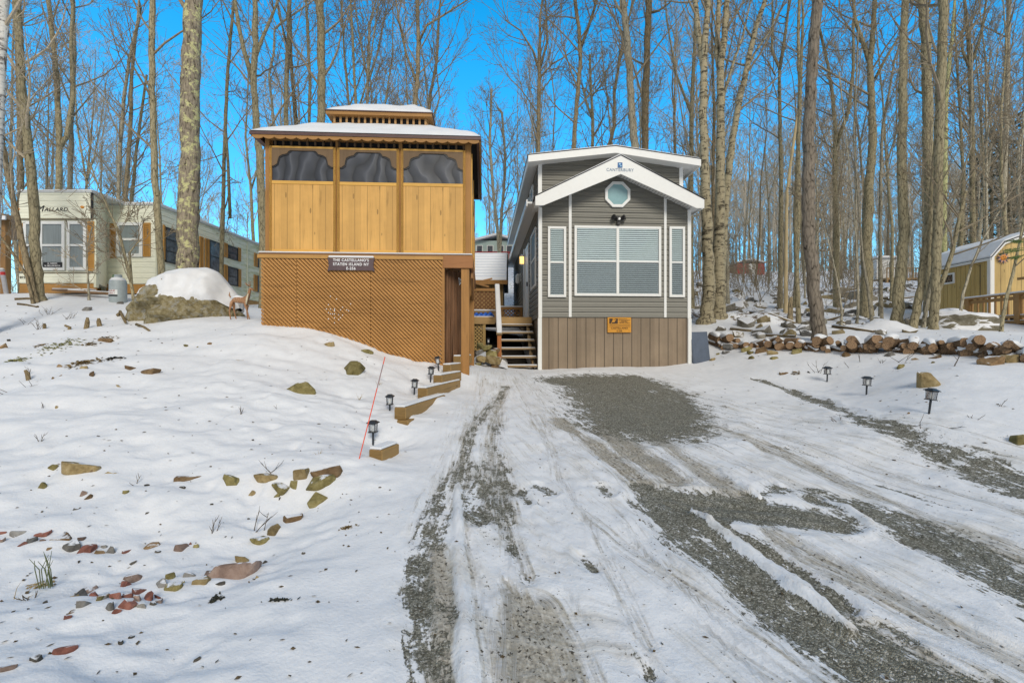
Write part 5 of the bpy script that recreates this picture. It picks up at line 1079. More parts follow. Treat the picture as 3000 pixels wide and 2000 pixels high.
# ------------------------------------------------------------------ solar path lights
LENS = glass('lantern_glass', (.98, .98, .98), .02, .1); FROST = plain('frosted_lamp', (.85, .87, .87), .4, .05, bumpk=0); CAPM = plain('dark_grey_plastic', (.028, .032, .038), .4, .1, bumpk=0)
def make_light(scale=1.0):
    t = thing('path_light', '', 'path light'); h0 = .165                    # stake height under the lantern
    mb = MB(); mb.tube([(0, 0, -.12), (0, 0, h0)], [.012, .014], 8); mb.build('stake', CAPM, t)
    mb = MB(); mb.box(-.05, .05, -.05, .05, h0, h0 + .012)
    for x in (-.042, .042):
        for y in (-.042, .042): mb.beam((x * .9, y * .9, h0 + .01), (x, y, h0 + .115), .006, .006)
    mb.box(-.05, .05, -.05, .05, h0 + .112, h0 + .122); mb.build('cage', CAPM, t)
    mb = MB(); mb.lathe([(.02, h0 + .012), (.028, h0 + .03), (.028, h0 + .1), (.02, h0 + .112)], 10); mb.build('lamp', FROST, t)
    mb = MB()
    for s in (-1, 1): mb.box(-.036, .036, s * .038 - .001, s * .038 + .001, h0 + .014, h0 + .11); mb.box(s * .038 - .001, s * .038 + .001, -.036, .036, h0 + .014, h0 + .11)
    mb.build('lens', LENS, t)
    mb = MB(); P = [(-.066, -.066), (.066, -.066), (.066, .066), (-.066, .066)]; v = [(x, y, h0 + .122) for x, y in P] + [(x, y, h0 + .13) for x, y in P] + [(x * .5, y * .5, h0 + .152) for x, y in P] + [(x * .5, y * .5, h0 + .158) for x, y in P]
    mb.add(v, [(3, 2, 1, 0), (12, 13, 14, 15)] + [(4 * j + i, 4 * j + (i + 1) % 4, 4 * j + 4 + (i + 1) % 4, 4 * j + 4 + i) for j in range(3) for i in range(4)]); mb.build('cap', CAPM, t); return t
LT = make_light(); kids(LT)
LIGHTS = [(1093, 1303, 5.75, 0, 'black solar path light right beside the orange marker rod', 1.0), (1142, 1217, 6.65, 0, 'black solar path light left of the longest retaining timber', 1.0), (1213, 1163, 7.75, 3, 'black solar path light behind the long timber, before the second step', 1.0), (1261, 1121, 8.6, 4, 'black solar path light at the third timber step below the lattice', 1.0), (1286, 1089, 9.1, -7, 'leaning solar path light against the lattice edge, highest of the timber row', 1.0),
          (2423, 1121, 8.7, 2, 'black solar path light on the right bank nearest the grey house', 1.0), (2538, 1158, 7.4, 3, 'black solar path light on the right bank, middle of three', 1.0), (2722, 1208, 5.8, 9, 'tilted solar path light on the right bank nearest the viewer', 1.0), (1431, 1018, 12.2, 0, 'small solar path light on the snowy rock pile beside the stairs', .8)]
for i, (px, py, Y, tilt, lab, sc) in enumerate(LIGHTS):
    x = (px - 1500) / FPX * Y; z = GZ(x, Y)
    if i == 8: z += .3
    zt = EYE + (HZ - py) / FPX * Y
    o = LT if i == 0 else dup(LT, (0, 0, 0)); o.location = (x, Y, zt if abs(zt - z) < .12 else z - .02); o.rotation_euler = (0, R(tilt), R((i * 37) % 22 - 8)); o.scale = (sc * .92,) * 3; o['label'] = lab; o['group'] = 'solar path lights along the driveway'
# ------------------------------------------------------------------ orange marker rod
a = hit(1049, 1357); Yr = a.y; b = Vector(wp(1128, 1045, Yr + .2)); mb = MB(); d = (b - a).normalized(); L = (b - a).length
mb.tube([a - d * .15, a + d * L * .7], [.0055, .0055], 8); rod = thing('marker_rod', 'thin orange fibreglass driveway marker leaning in the snow bank', 'marker', tuple(a)); mb.build('rod', plain('orange_fibreglass', (.78, .10, .045), .4, .08, bumpk=0), rod, off=tuple(a))
mb = MB(); mb.tube([a + d * L * .7, a + d * L * .93], [.0056, .0056], 8); mb.build('reflective_band', plain('dull_silver', (.3, .2, .2), .4, .1, bumpk=0), rod, off=tuple(a)); mb = MB(); mb.tube([a + d * L * .93, a + d * L], [.0056, .005], 8); mb.build('tip', bpy.data.materials['orange_fibreglass'], rod, off=tuple(a))
# ------------------------------------------------------------------ cedar shed uphill on the right
SHW = wood('yellow_shed_boards', (.60, .44, .19), 2, .2, .30, .65)
c0 = Vector(wp(2902, 930, 15)); SF = Frame(c0.x, 15.0, 0); ang = math.atan2(100, 1400)   # side wall runs away, a little to the right
sh_ = thing('garden_shed', 'honey coloured board shed with white corner trim and a snowy barn roof', 'shed', (c0.x, 15.0, c0.z - .2), -ang)
zg = c0.z - .2; ew = EYE + (HZ - 756) / FPX * 15.0 - zg; SLn = 2.65; SWd = 2.6; fl_ = .28
G_ = [(0, fl_), (SWd, fl_), (SWd, ew), (SWd - .34, ew + .42), (SWd / 2, ew + .78), (.34, ew + .42), (0, ew)]
mb = MB(); mb.prism(G_, 0, SLn); mb.build('wall', SHW, sh_)
SHS = wood('yellow_shed_side', (.62, .46, .18), 2, .2, None, .65); mb = MB()
for k in range(15): y = k * SLn / 15; mb.box(-.016, -.003, y + .008, y + SLn / 15 - .008, fl_ + .03, ew - .02)
mb.build('side_boards', SHS, sh_)
mb = MB(); mb.box(-.03, .0, .0, SLn, fl_ - .12, fl_ + .02); mb.build('base_board', wood('shed_base', (.42, .30, .10), 1, .2), sh_)
mb = MB(); mb.box(-.025, .10, -.022, -.004, fl_, ew + .05); mb.box(-.03, -.003, -.022, .09, fl_, ew); mb.build('corner_trim', TRIMW, sh_, bevel=.004)
mb = MB()
for (x0, z0), (x1, z1) in (((-.06, ew - .03), (.34, ew + .46)), ((.34, ew + .46), (SWd / 2, ew + .82)), ((SWd / 2, ew + .82), (SWd - .34, ew + .46)), ((SWd - .34, ew + .46), (SWd + .06, ew - .03))): mb.prism([(x0, z0), (x1, z1), (x1, z1 + .04), (x0, z0 + .04)], -.09, SLn + .08)
rfs = mb.build('roof', DARKV, sh_)
mb = MB()
for (x0, z0), (x1, z1) in (((-.06, ew + .012), (.34, ew + .502)), ((.34, ew + .502), (SWd / 2, ew + .862)), ((SWd / 2, ew + .862), (SWd - .34, ew + .502))): mb.prism([(x0, z0), (x1, z1), (x1, z1 + .05), (x0 - .01, z0 + .045)], -.085, SLn + .07)
mb.build('snow_layer', SNOW, rfs, bevel=.015)
mb = MB()
for (x0, z0), (x1, z1) in (((-.065, ew - .045), (.34, ew + .44)), ((.34, ew + .44), (SWd / 2, ew + .80))): mb.prism([(x0, z0 - .03), (x1, z1 - .03), (x1, z1 + .035), (x0, z0 + .035)], -.115, -.091)
mb.box(-.085, -.06, -.09, SLn + .08, ew - .08, ew + .0); mb.build('fascia', TRIMW, rfs)
wy0, wy1, wz0, wz1 = 1.28, 1.83, .98, 1.36
wz0, wz1 = ew - .62, ew - .25
mb = MB()
for a_, b_2, c_, d_ in ((wy0, wy1, wz0, wz0 + .06), (wy0, wy1, wz1 - .06, wz1), (wy0, wy0 + .07, wz0 + .06, wz1 - .06), (wy1 - .07, wy1, wz0 + .06, wz1 - .06)): mb.box(-.045, -.017, a_, b_2, c_, d_)
w_ = mb.build('window', TRIMW, sh_); mb = MB(); mb.box(-.03, -.02, wy0 + .07, wy1 - .07, wz0 + .06, wz1 - .06); mb.build('pane', plain('dark_pane', (.05, .045, .04), .15, .6, (9, 9, 9), 2, 0), w_)
mb = MB()
for k in range(4): mb.beam((-.034, wy0 + .08 + k * .1, wz0 + .07), (-.034, wy0 + .18 + k * .1, wz1 - .07), .012, .008, (1, 0, 0)); mb.beam((-.036, wy0 + .18 + k * .1, wz0 + .07), (-.036, wy0 + .08 + k * .1, wz1 - .07), .012, .008, (1, 0, 0))
mb.build('window_scrollwork', wood('tan_scroll', (.34, .24, .15), 2, .2), w_)
mb = MB(); mb.tube([(-.05, .3, ew - .15), (-.05, .3, ew - 1.2)], [.008, .008], 5); mb.tube([(-.05, .3, ew - .2), (-.05, .45, ew - .12)], [.006, .006], 5); mb.build('hanging_bracket', BLACK, sh_)
# sun face on the gable
sx_, sz_ = Frame(c0.x, 15, -ang).xz(2938, 755, -.03); sunf = thing('sun_ornament', 'round sun wall ornament with an orange centre and pointed rays on the shed', 'ornament', (*Frame(c0.x, 15, -ang).w(sx_, -.03), sz_), -ang)
mb = MB(); mb.lathe([(.095, 0), (.09, .03), (.06, .045)], 18, Matrix.Rotation(R(90), 4, 'X')); mb.build('face', plain('orange_glaze', (.62, .24, .035), .4, .12), sunf)
mb = MB(); mb.box(-.04, -.018, -.052, -.044, .015, .035); mb.box(.018, .04, -.052, -.044, .015, .035); mb.box(-.03, .03, -.052, -.044, -.04, -.028); mb.build('face_paint', BRN, sunf)
for s, mt in ((0, plain('dark_blue_ray', (.07, .06, .10), .5, .1, bumpk=0)), (1, plain('peach_ray', (.55, .30, .2), .5, .1, bumpk=0))):
    mb = MB()
    for k in range(s, 16, 2): a_ = 2 * math.pi * k / 16; c_, s_ = math.cos(a_), math.sin(a_); r2 = .215 if s == 0 else .2; mb.prism([(.09 * c_ - .03 * s_, .09 * s_ + .03 * c_), (r2 * c_, r2 * s_), (.09 * c_ + .03 * s_, .09 * s_ - .03 * c_)], -.02 - .004 * s, -.012 - .004 * s)
    mb.build('rays', mt, sunf)
# deck with balusters in front of the shed
RWD = wood('orange_deck_wood', (.42, .25, .10), 2, .25); RWX = wood('orange_deck_wood_long', (.42, .25, .10), 1, .25)
d0 = Vector(wp(2830, 945, 14.8)); DF = Frame(d0.x, 14.8, -ang); zr = EYE + (HZ - 873) / FPX * 14.8 - d0.z
dk2 = thing('shed_deck', 'wooden deck rail with square balusters and snowy caps before the honey coloured shed', 'deck', (d0.x, 14.8, d0.z), -ang); Ld = 4.2
mb = MB(); mb.box(-.02, .09, -Ld, .1, -.10, -.02); mb.box(-.02, .05, -Ld, .1, -.32, -.13); mb.build('rim', RWX, dk2)
mb = MB(); mb.box(.1, 2.2, -Ld, .05, -.1, -.03); mb.build('floor', RWX, dk2)
mb = MB(); mb.box(-.03, .11, -Ld, .12, zr - .06, zr - .02); mb.box(.01, .06, -Ld, .1, zr - .2, zr - .1); mb.box(.01, .06, -Ld, .1, .06, .13); mb.build('rail', RWX, dk2)
mb = MB(); mb.box(-.025, .105, -Ld, .115, zr - .019, zr + .03); mb.box(.0, .07, -Ld, .1, .131, .16); mb.box(-.01, .085, -Ld, .09, -.019, .005); mb.build('snow_layer', SNOW, dk2, bevel=.012)
for k in range(22): y = -.1 - k * .19; mb = MB(); mb.box(.062, .10, y - .045, y, .0, zr - .06); mb.build('baluster', RWD, dk2)
for y in (.02, -1.55, -3.1): mb = MB(); mb.box(-.03, .11, y - .14, y, -.9, zr - .06); mb.build('post', RWD, dk2, bevel=.006)
mb = MB(); mb.box(.1, .14, -Ld, -1.5, zr + .35, zr + .42); mb.build('upper_rail', RWX, dk2)
# ------------------------------------------------------------------ buildings seen between and beyond
b0 = Vector(wp(1470, 880, 18)); bs = thing('storage_shed', 'brown board shed with a broad snowy roof behind the deck', 'shed', (b0.x - 2.2, 18, 2.3))
mb = MB(); zE_ = EYE + (HZ - 828) / FPX * 18 - 2.3; mb.box(-2.4, 2.25, 0, 3.2, 0, zE_); mb.build('wall', wood('brown_shed_boards', (.40, .255, .10), 2, .25, .2), bs)
mb = MB(); zR_ = EYE + (HZ - 748) / FPX * 19.4 - 2.3; mb.prism([(-.3, zE_ - .02), (1.6, zR_), (3.5, zE_ - .02), (3.5, zE_ + .06), (1.6, zR_ + .08), (-.3, zE_ + .06)], -2.6, 2.42, Matrix.Rotation(R(90), 4, 'Z') @ Matrix.Scale(-1, 4, (0, 1, 0))); rr = mb.build('roof', DARKV, bs)
m_ = plain('ribbed_snow', (.84, .855, .89), .8, .03); n, l = m_.node_tree.nodes, m_.node_tree.links; w_ = n.new('ShaderNodeTexWave'); w_.bands_direction = 'Z'; w_.inputs['Scale'].default_value = 2.2; w_.inputs['Distortion'].default_value = .6; tc = n.new('ShaderNodeTexCoord'); l.new(tc.outputs['Object'], w_.inputs['Vector']); bump(n, l, n['Principled BSDF'], w_.outputs['Fac'], .8, .05)
mb = MB(); mb.prism([(-.31, zE_ + .061), (1.6, zR_ + .081), (3.51, zE_ + .061), (3.51, zE_ + .12), (1.6, zR_ + .14), (-.31, zE_ + .12)], -2.55, 2.38, Matrix.Rotation(R(90), 4, 'Z') @ Matrix.Scale(-1, 4, (0, 1, 0))); mb.build('snow_layer', m_, rr)
mb = MB(); mb.box(-2.6, 2.42, -.34, -.3, zE_ - .1, zE_ + .05); mb.build('fascia', CED, bs)
# pale house with red railing uphill
h0 = Vector(wp(1440, 775, 36)); ph = thing('hillside_house', 'pale green house with a snowy roof and red deck rail on the hill', 'house', (h0.x, 36, h0.z - .3)); k_ = 36 / FPX
mb = MB(); mb.box(-1.3, 1.8, 0, 4, .3, 2.1); mb.build('wall', plain('pale_green_siding', (.42, .53, .49), .6, .05), ph)
mb = MB(); mb.prism([(-1.6, 1.95), (.4, 2.45), (2.2, 1.95), (2.2, 2.1), (.4, 2.62), (-1.6, 2.1)], -.4, 4.2); mb.build('roof', SNOW, ph)
for x in (-1.15, -.35, .45, 1.1): mb = MB(); mb.box(x, x + .5, -.03, .0, 1.05, 1.75); wq = mb.build('window', TRIMW, ph); mb = MB(); mb.box(x + .06, x + .44, -.045, -.031, 1.1, 1.7); mb.build('pane', GLS, wq)
REDP = plain('red_paint', (.33, .035, .04), .6, .15); mb = MB(); mb.box(-1.6, 2.6, -1.3, -1.22, .95, 1.03); mb.box(-1.6, 2.6, -1.3, -1.22, .2, .35)
for k in range(24): mb.box(-1.6 + k * .18, -1.54 + k * .18, -1.28, -1.24, .35, .95)
mb.build('railing', REDP, ph); mb = MB(); mb.box(-1.6, 2.6, -1.22, -.05, .15, .25); mb.build('deck_floor', REDP, ph)
# red shed and white trailer among the far trees on the right
r0 = Vector(wp(2200, 812, 43)); rs = thing('red_shed', 'small red and white shed far off among the trees', 'shed', (r0.x, 43, GZ(r0.x, 43) - .2)); kk = 43 / FPX
mb = MB(); mb.box(-1.25, -.2, 0, 2.5, 0, 1.3); mb.box(.55, 1.25, 0, 2.5, 0, 1.3); mb.build('wall', plain('barn_red', (.36, .04, .045), .6, .12), rs); mb = MB(); mb.box(-.19, .54, .02, 2.4, 0, 1.25); mb.build('door', TRIMW, rs); mb = MB(); mb.prism([(-1.4, 1.3), (0, 1.62), (1.4, 1.3), (1.4, 1.42), (0, 1.76), (-1.4, 1.42)], -.15, 2.6); mb.build('roof', SNOW, rs)
w0 = Vector(wp(2620, 815, 33)); wt = thing('white_trailer', 'white trailer with a brown timber deck far up the wooded hill', 'trailer', (w0.x, 33, GZ(w0.x, 33) - .3))
mb = MB(); mb.box(-.3, 1.6, 1.2, 3, .7, 2.2); mb.build('wall', plain('offwhite_panel', (.66, .66, .64), .5, .05), wt); mb = MB(); mb.box(.45, .95, 1.13, 1.19, 1.2, 2.0); wq = mb.build('window', TRIMW, wt); mb = MB(); mb.box(.53, .87, 1.10, 1.129, 1.28, 1.92); mb.build('pane', BACK, wq); mb = MB(); mb.box(-.4, 1.8, 1.0, 3.2, 2.21, 2.35); mb.build('roof', SNOW, wt)
mb = MB(); mb.box(-.6, 2.6, -.1, 1.1, .5, .62); mb.box(-.6, 2.6, -.1, -.04, 1.25, 1.32)
for k in range(8, 25): mb.box(-2.2 + k * .2, -2.14 + k * .2, -.09, -.05, .62, 1.25)
for x in (-.6, .9, 2.4): mb.box(x, x + .12, -.1, .02, -.6, .5)
mb.build('deck', wood('far_deck_wood', (.36, .24, .12), 2, .25), wt)
# porch of the next lot at the left edge
p0 = Vector(wp(20, 865, 15.5)); pc = thing('porch_roof', 'weathered brown porch roof and post at the left of the trailer', 'porch', (p0.x, 15.5, GZ(p0.x, 15.5) - .1)); zp = EYE + (HZ - 640) / FPX * 15.5 - pc.location.z
mb = MB(); mb.prism([(-3.2, zp - .05), (.25, zp - .05), (.2, zp + .08), (-3.2, zp + .55)], -.3, 3); mb.build('roof', wood('grey_brown_roof', (.30, .21, .13), 0, .25), pc); mb = MB(); mb.box(-.12, .06, -.1, .08, -.2, zp - .05); mb.build('post', wood('porch_post', (.30, .17, .07), 2, .25), pc); mb = MB(); mb.box(-3.2, .3, -.34, -.301, zp - .12, zp + .0); mb.build('fascia', SNOW, pc)
for z in (.5, 1.15): mb = MB(); mb.box(-3, -.12, -.05, .03, z, z + .12); mb.build('rail', RWD, pc)
a = Vector(wp(17, 866, 12.8)); mb = MB(); gq = GZ(a.x, 12.8); po = thing('grey_pole', 'leaning grey pipe with a red band at the far left of the trailer', 'pole', (a.x, 12.8, gq)); mb.tube([(0.05, 0, -.2), (-.10, 0, .66)], [.05, .05], 10); mb.build('pipe', plain('galvanised', (.34, .34, .36), .5, .1), po); mb = MB(); mb.tube([(-.075, 0, .5), (-.088, 0, .585)], [.054, .054], 10); mb.build('red_band', RED, po); mb = MB(); mb.tube([(-.10, 0, .66), (-.101, 0, .69)], [.05, .03], 10); mb.build('snow_cap', SNOW, po)
# ------------------------------------------------------------------ stones lying in the snow
rs_ = random.Random(21)
ORD = ['first', 'second', 'third', 'fourth', 'fifth', 'sixth', 'seventh', 'eighth', 'ninth', 'tenth', 'eleventh', 'twelfth', 'thirteenth', 'fourteenth', 'fifteenth', 'sixteenth', 'seventeenth', 'eighteenth', 'nineteenth', 'twentieth'] + ['twenty ' + w for w in ('first', 'second', 'third', 'fourth', 'fifth', 'sixth', 'seventh', 'eighth', 'ninth')]
STN = {'olive': stone('olive_stone', (.09, .075, .03), (.22, .185, .075), (.36, .31, .16)), 'tan': stone('tan_stone', (.14, .10, .045), (.30, .225, .11), (.44, .36, .22)), 'brown': stone('brown_stone', (.09, .055, .03), (.21, .135, .07), (.32, .23, .13)),
       'red': stone('red_stone', (.10, .04, .03), (.24, .10, .075), (.35, .19, .15)), 'grey': stone('grey_stone', (.08, .075, .07), (.19, .18, .165), (.31, .30, .28)), 'dark': stone('dark_stone', (.03, .028, .025), (.08, .072, .06), (.16, .15, .13)), 'mauve': stone('mauve_stone', (.12, .08, .065), (.26, .185, .15), (.36, .28, .24))}
for _k in list(STN): snowy(STN[_k], .93, 1.03)
def hull(rng, sx, sy, sz, n=16, power=.75):
    """angular broken stone: convex hull of random points, edges slightly worn"""
    bm = bmesh.new()
    for _ in range(n):
        v = Vector((rng.uniform(-1, 1), rng.uniform(-1, 1), rng.uniform(-1, 1))); k = max(abs(v.x), abs(v.y), abs(v.z)) ; v = v / k * rng.uniform(.75, 1) if rng.random() < power else v.normalized()
        bm.verts.new((v.x * sx, v.y * sy, v.z * sz))
    bmesh.ops.convex_hull(bm, input=bm.verts); bmesh.ops.delete(bm, geom=[v for v in bm.verts if not v.link_faces], context='VERTS')
    bmesh.ops.dissolve_limit(bm, angle_limit=R(14), verts=bm.verts, edges=bm.edges)
    bmesh.ops.bevel(bm, geom=list(bm.edges), offset=min(sx, sy, sz) * .10, segments=1, affect='EDGES', clamp_overlap=True)
    return bm
ROWS = {
 'on the open bank below the gazebo lattice': [(883, 1138, 103, 34, 'olive'), (1024, 1074, 58, 46, 'olive'), (1058, 1067, 16, 12, 'grey'), (697, 1042, 56, 18, 'tan'), (963, 1004, 36, 22, 'tan'), (543, 1009, 15, 9, 'olive'), (573, 1008, 14, 8, 'olive'), (617, 1000, 24, 6, 'brown'), (1075, 1025, 40, 16, 'olive')],
 'on the upper bank in front of the trailer': [(435, 1091, 52, 17, 'brown'), (380, 1074, 38, 14, 'brown'), (265, 1100, 38, 16, 'brown'), (351, 1123, 22, 9, 'tan'), (150, 1115, 14, 12, 'brown'), (176, 1109, 14, 9, 'brown'), (173, 1076, 17, 12, 'brown'), (168, 1182, 22, 15, 'tan'), (245, 1084, 26, 11, 'tan'), (25, 1000, 12, 9, 'dark'), (305, 990, 50, 11, 'brown'), (0, 1018, 10, 26, 'brown'), (350, 885, 24, 9, 'grey'), (250, 905, 34, 14, 'grey')],
 'in the broken stone row across the bank': [(157, 1367, 36, 18, 'olive'), (239, 1375, 108, 22, 'tan'), (266, 1385, 17, 17, 'brown'), (330, 1386, 48, 11, 'tan'), (129, 1421, 24, 22, 'olive'), (547, 1390, 86, 15, 'brown'), (667, 1400, 66, 26, 'olive'), (783, 1388, 75, 17, 'tan'), (821, 1410, 60, 20, 'olive'), (882, 1382, 55, 34, 'tan'), (957, 1383, 88, 24, 'brown'), (940, 1408, 90, 27, 'olive'), (861, 1409, 37, 22, 'olive'), (736, 1421, 26, 13, 'tan'), (807, 1430, 33, 11, 'olive'), (235, 1443, 34, 24, 'mauve'), (258, 1449, 26, 15, 'brown'), (535, 1421, 24, 7, 'dark'), (430, 1410, 18, 7, 'dark'), (365, 1445, 20, 12, 'olive'), (620, 1466, 10, 6, 'dark'), (728, 1506, 12, 6, 'dark'), (225, 1491, 22, 7, 'dark'), (432, 1497, 12, 6, 'dark'), (820, 1441, 8, 10, 'dark')],
 'in the curved edge of stones beside the driveway snow': [(928, 1456, 70, 40, 'olive'), (852, 1518, 60, 26, 'brown'), (793, 1553, 60, 22, 'tan'), (760, 1580, 56, 17, 'olive'), (707, 1624, 44, 28, 'tan'), (668, 1672, 156, 40, 'mauve'), (625, 1690, 70, 20, 'mauve'), (582, 1712, 60, 22, 'tan'), (776, 1632, 18, 7, 'dark'), (754, 1694, 14, 8, 'tan'), (643, 1711, 40, 8, 'dark'), (888, 1626, 12, 6, 'dark')],
 'in the upper line of red and grey field stones': [(51, 1570, 54, 16, 'grey'), (122, 1573, 43, 16, 'red'), (179, 1579, 60, 13, 'brown'), (209, 1595, 52, 22, 'grey'), (89, 1596, 33, 16, 'grey'), (61, 1612, 26, 12, 'red'), (321, 1596, 38, 20, 'grey'), (255, 1603, 46, 15, 'red'), (286, 1610, 30, 10, 'brown'), (449, 1581, 52, 13, 'brown'), (524, 1598, 41, 16, 'mauve'), (556, 1584, 18, 10, 'red'), (574, 1593, 20, 10, 'olive'), (462, 1607, 20, 6, 'dark'), (367, 1600, 26, 7, 'red'), (388, 1631, 24, 8, 'dark'), (142, 1608, 18, 6, 'brown'), (8, 1569, 14, 10, 'red'), (5, 1593, 22, 14, 'mauve'), (120, 1592, 26, 7, 'mauve'), (236, 1578, 18, 8, 'mauve'), (300, 1590, 24, 8, 'grey')],
 'in the lower heap of red and grey field stones': [(385, 1669, 60, 14, 'mauve'), (250, 1702, 58, 14, 'mauve'), (360, 1696, 34, 13, 'red'), (551, 1690, 36, 12, 'grey'), (240, 1728, 31, 28, 'grey'), (470, 1716, 40, 22, 'grey'), (500, 1694, 38, 18, 'olive'), (403, 1730, 54, 11, 'red'), (505, 1726, 54, 15, 'olive'), (268, 1750, 36, 13, 'red'), (306, 1762, 46, 11, 'brown'), (370, 1755, 36, 12, 'red'), (337, 1764, 34, 20, 'red'), (464, 1747, 30, 18, 'red'), (429, 1760, 36, 20, 'red'), (457, 1768, 36, 12, 'mauve'), (372, 1789, 50, 20, 'red'), (421, 1783, 34, 22, 'grey'), (314, 1798, 38, 22, 'grey'), (339, 1807, 26, 13, 'red'), (242, 1793, 31, 20, 'grey'), (209, 1808, 26, 7, 'brown'), (196, 1822, 26, 8, 'red'), (288, 1779, 20, 10, 'olive'), (530, 1711, 24, 8, 'olive'), (305, 1774, 16, 10, 'grey'), (400, 1775, 20, 16, 'mauve'), (218, 1737, 26, 8, 'tan'), (110, 1848, 26, 8, 'dark'), (130, 1766, 18, 7, 'dark'), (445, 1780, 24, 10, 'dark'), (383, 1861, 15, 8, 'dark'), (352, 1880, 16, 6, 'dark'), (232, 1640, 10, 5, 'dark')],
 'alone in the snow at the lower left corner': [(184, 1909, 60, 22, 'red'), (105, 1938, 44, 15, 'dark'), (15, 1972, 46, 16, 'mauve'), (575, 1925, 24, 7, 'dark')],
 'on the right bank': [(2732, 1108, 70, 64, 'tan'), (2990, 1292, 44, 30, 'olive'), (2301, 1091, 32, 9, 'brown'), (2640, 1074, 36, 14, 'olive'), (2736, 1062, 14, 8, 'olive'), (2682, 1053, 30, 10, 'brown'), (2758, 1036, 42, 16, 'tan'), (2201, 1032, 22, 18, 'olive'), (2181, 1005, 20, 14, 'olive'), (2145, 1008, 30, 24, 'brown'), (2270, 1046, 26, 11, 'olive'), (2371, 1090, 8, 9, 'dark'), (2660, 1206, 8, 8, 'brown')],
 'among the firewood': [(2115, 1002, 34, 20, 'olive'), (2150, 1018, 40, 26, 'tan'), (2190, 1022, 36, 24, 'olive'), (2235, 1026, 44, 22, 'brown'), (2262, 1034, 40, 18, 'tan'), (2335, 1026, 30, 20, 'olive'), (2485, 1033, 34, 18, 'brown'), (2610, 1038, 36, 20, 'grey'), (2740, 1044, 40, 18, 'brown'), (2905, 1058, 56, 34, 'brown'), (2960, 1052, 44, 30, 'tan'), (2130, 1030, 26, 14, 'grey'), (2210, 1046, 28, 12, 'olive')],
 'at the foot of the blue grey panel': [(2067, 1039, 25, 20, 'tan'), (2091, 1054, 20, 12, 'tan'), (2048, 1052, 18, 8, 'olive'), (2106, 1035, 14, 10, 'olive')],
}
SHORT = dict(zip(ROWS, ('below the lattice', 'on the upper bank', 'in the broken row', 'in the curved edge', 'in the upper red row', 'in the lower red heap', 'at the lower left corner', 'on the right bank', 'among the firewood', 'by the blue grey panel')))
for row, items in ROWS.items():
    items = sorted(items)
    cnt = {}
    for it in items: cnt[it[4]] = cnt.get(it[4], 0) + 1
    idx_ = {}
    for px, py, w, h, k in items:
        p = hit(px, py + h * .25); s = p.y / FPX; sx = w / 2 * s * 1.06; gz_ = GZ(p.x, p.y); sz = max(.016, h * s * (.95 if 'red' in row else .7)); sy = max(sx * rs_.uniform(.55, .9), sz * .8)
        bm = hull(rs_, sx, sy, sz * 1.5, 18 if w > 40 else 12)
        o = bm_obj(bm, 'stone', STN[k]); o.location = (p.x, p.y + sy * .25, gz_ - sz * .38); o.rotation_euler = (R(rs_.uniform(-14, 6)), R(rs_.uniform(-9, 9)), R(rs_.uniform(-18, 18)))
        if (px, py) == (1024, 1074): o.rotation_euler = (R(-20), R(38), 0)
        i_ = idx_.get(k, 0); idx_[k] = i_ + 1; size = 'large' if w * h > 1500 else 'small' if w * h < 220 else 'flat' if w > 3 * h else 'mid-sized'
        which = ('the only %s one' % k) if cnt[k] == 1 else '%s %s from left' % (ORD[i_], k)
        tag(o, '%s %s stone %s, %s' % (size, k, SHORT[row], which), 'stone', 'stones ' + row)
# rock pile between deck and stairs
rp = 0
for px, py, w, h, k, zz_ in [(1440, 1038, 50, 26, 'olive', 0), (1412, 1052, 44, 22, 'tan', 0), (1446, 1056, 50, 22, 'tan', 0), (1425, 1020, 36, 16, 'olive', .1), (1400, 1072, 30, 20, 'olive', 0), (1422, 1078, 34, 20, 'grey', 0), (1450, 1070, 26, 26, 'brown', 0), (1405, 1033, 30, 18, 'grey', .05), (1400, 1012, 30, 16, 'olive', .12), (1455, 1028, 24, 16, 'brown', .05), (1345, 1028, 26, 18, 'olive', .0)]:
    Y = 11.4 - (py - 1010) * .004; X_, _, Z_ = wp(px, py, Y); bm = hull(rs_, w / 2 * Y / FPX, w / 2.4 * Y / FPX, h / 1.7 * Y / FPX, 16); o = bm_obj(bm, 'rock', snowy(STN[k].copy(), .55, .7) if rp in (0, 2) else ROCKS_[rp % 2] if rp > 3 else STN[k]) if False else bm_obj(bm, 'rock', STN[k])
    o.location = (X_, Y, Z_); o.rotation_euler = (R(rs_.uniform(-12, 12)), R(rs_.uniform(-12, 12)), rs_.uniform(0, 3)); tag(o, '%s rock in the snowy pile beside the stair post, %s from the top' % (k, ORD[rp]), 'rock', 'rock pile beside the stairs'); rp += 1
mb = MB(); N1 = 22
def pile(u, v): X_ = -1.05 + .95 * u; Yy = 11.2 + 2.0 * v; return (X_, Yy, .93 + .45 * math.sin(math.pi * min(1, v * .75 + .08)) * math.sin(math.pi * (u * .9 + .05)) ** .6 + .08 * float(fbm(np.array([X_ * 4]), np.array([Yy * 4]), 3, 5)[0]))
mb.add([pile(i / N1, j / N1) for j in range(N1 + 1) for i in range(N1 + 1)], [(j * (N1 + 1) + i, j * (N1 + 1) + i + 1, (j + 1) * (N1 + 1) + i + 1, (j + 1) * (N1 + 1) + i) for j in range(N1) for i in range(N1)])
tag(mb.build('snow_heap', SNOW, None, True), 'heap of snow lying between the rock pile stones', 'snow heap', kind='structure')
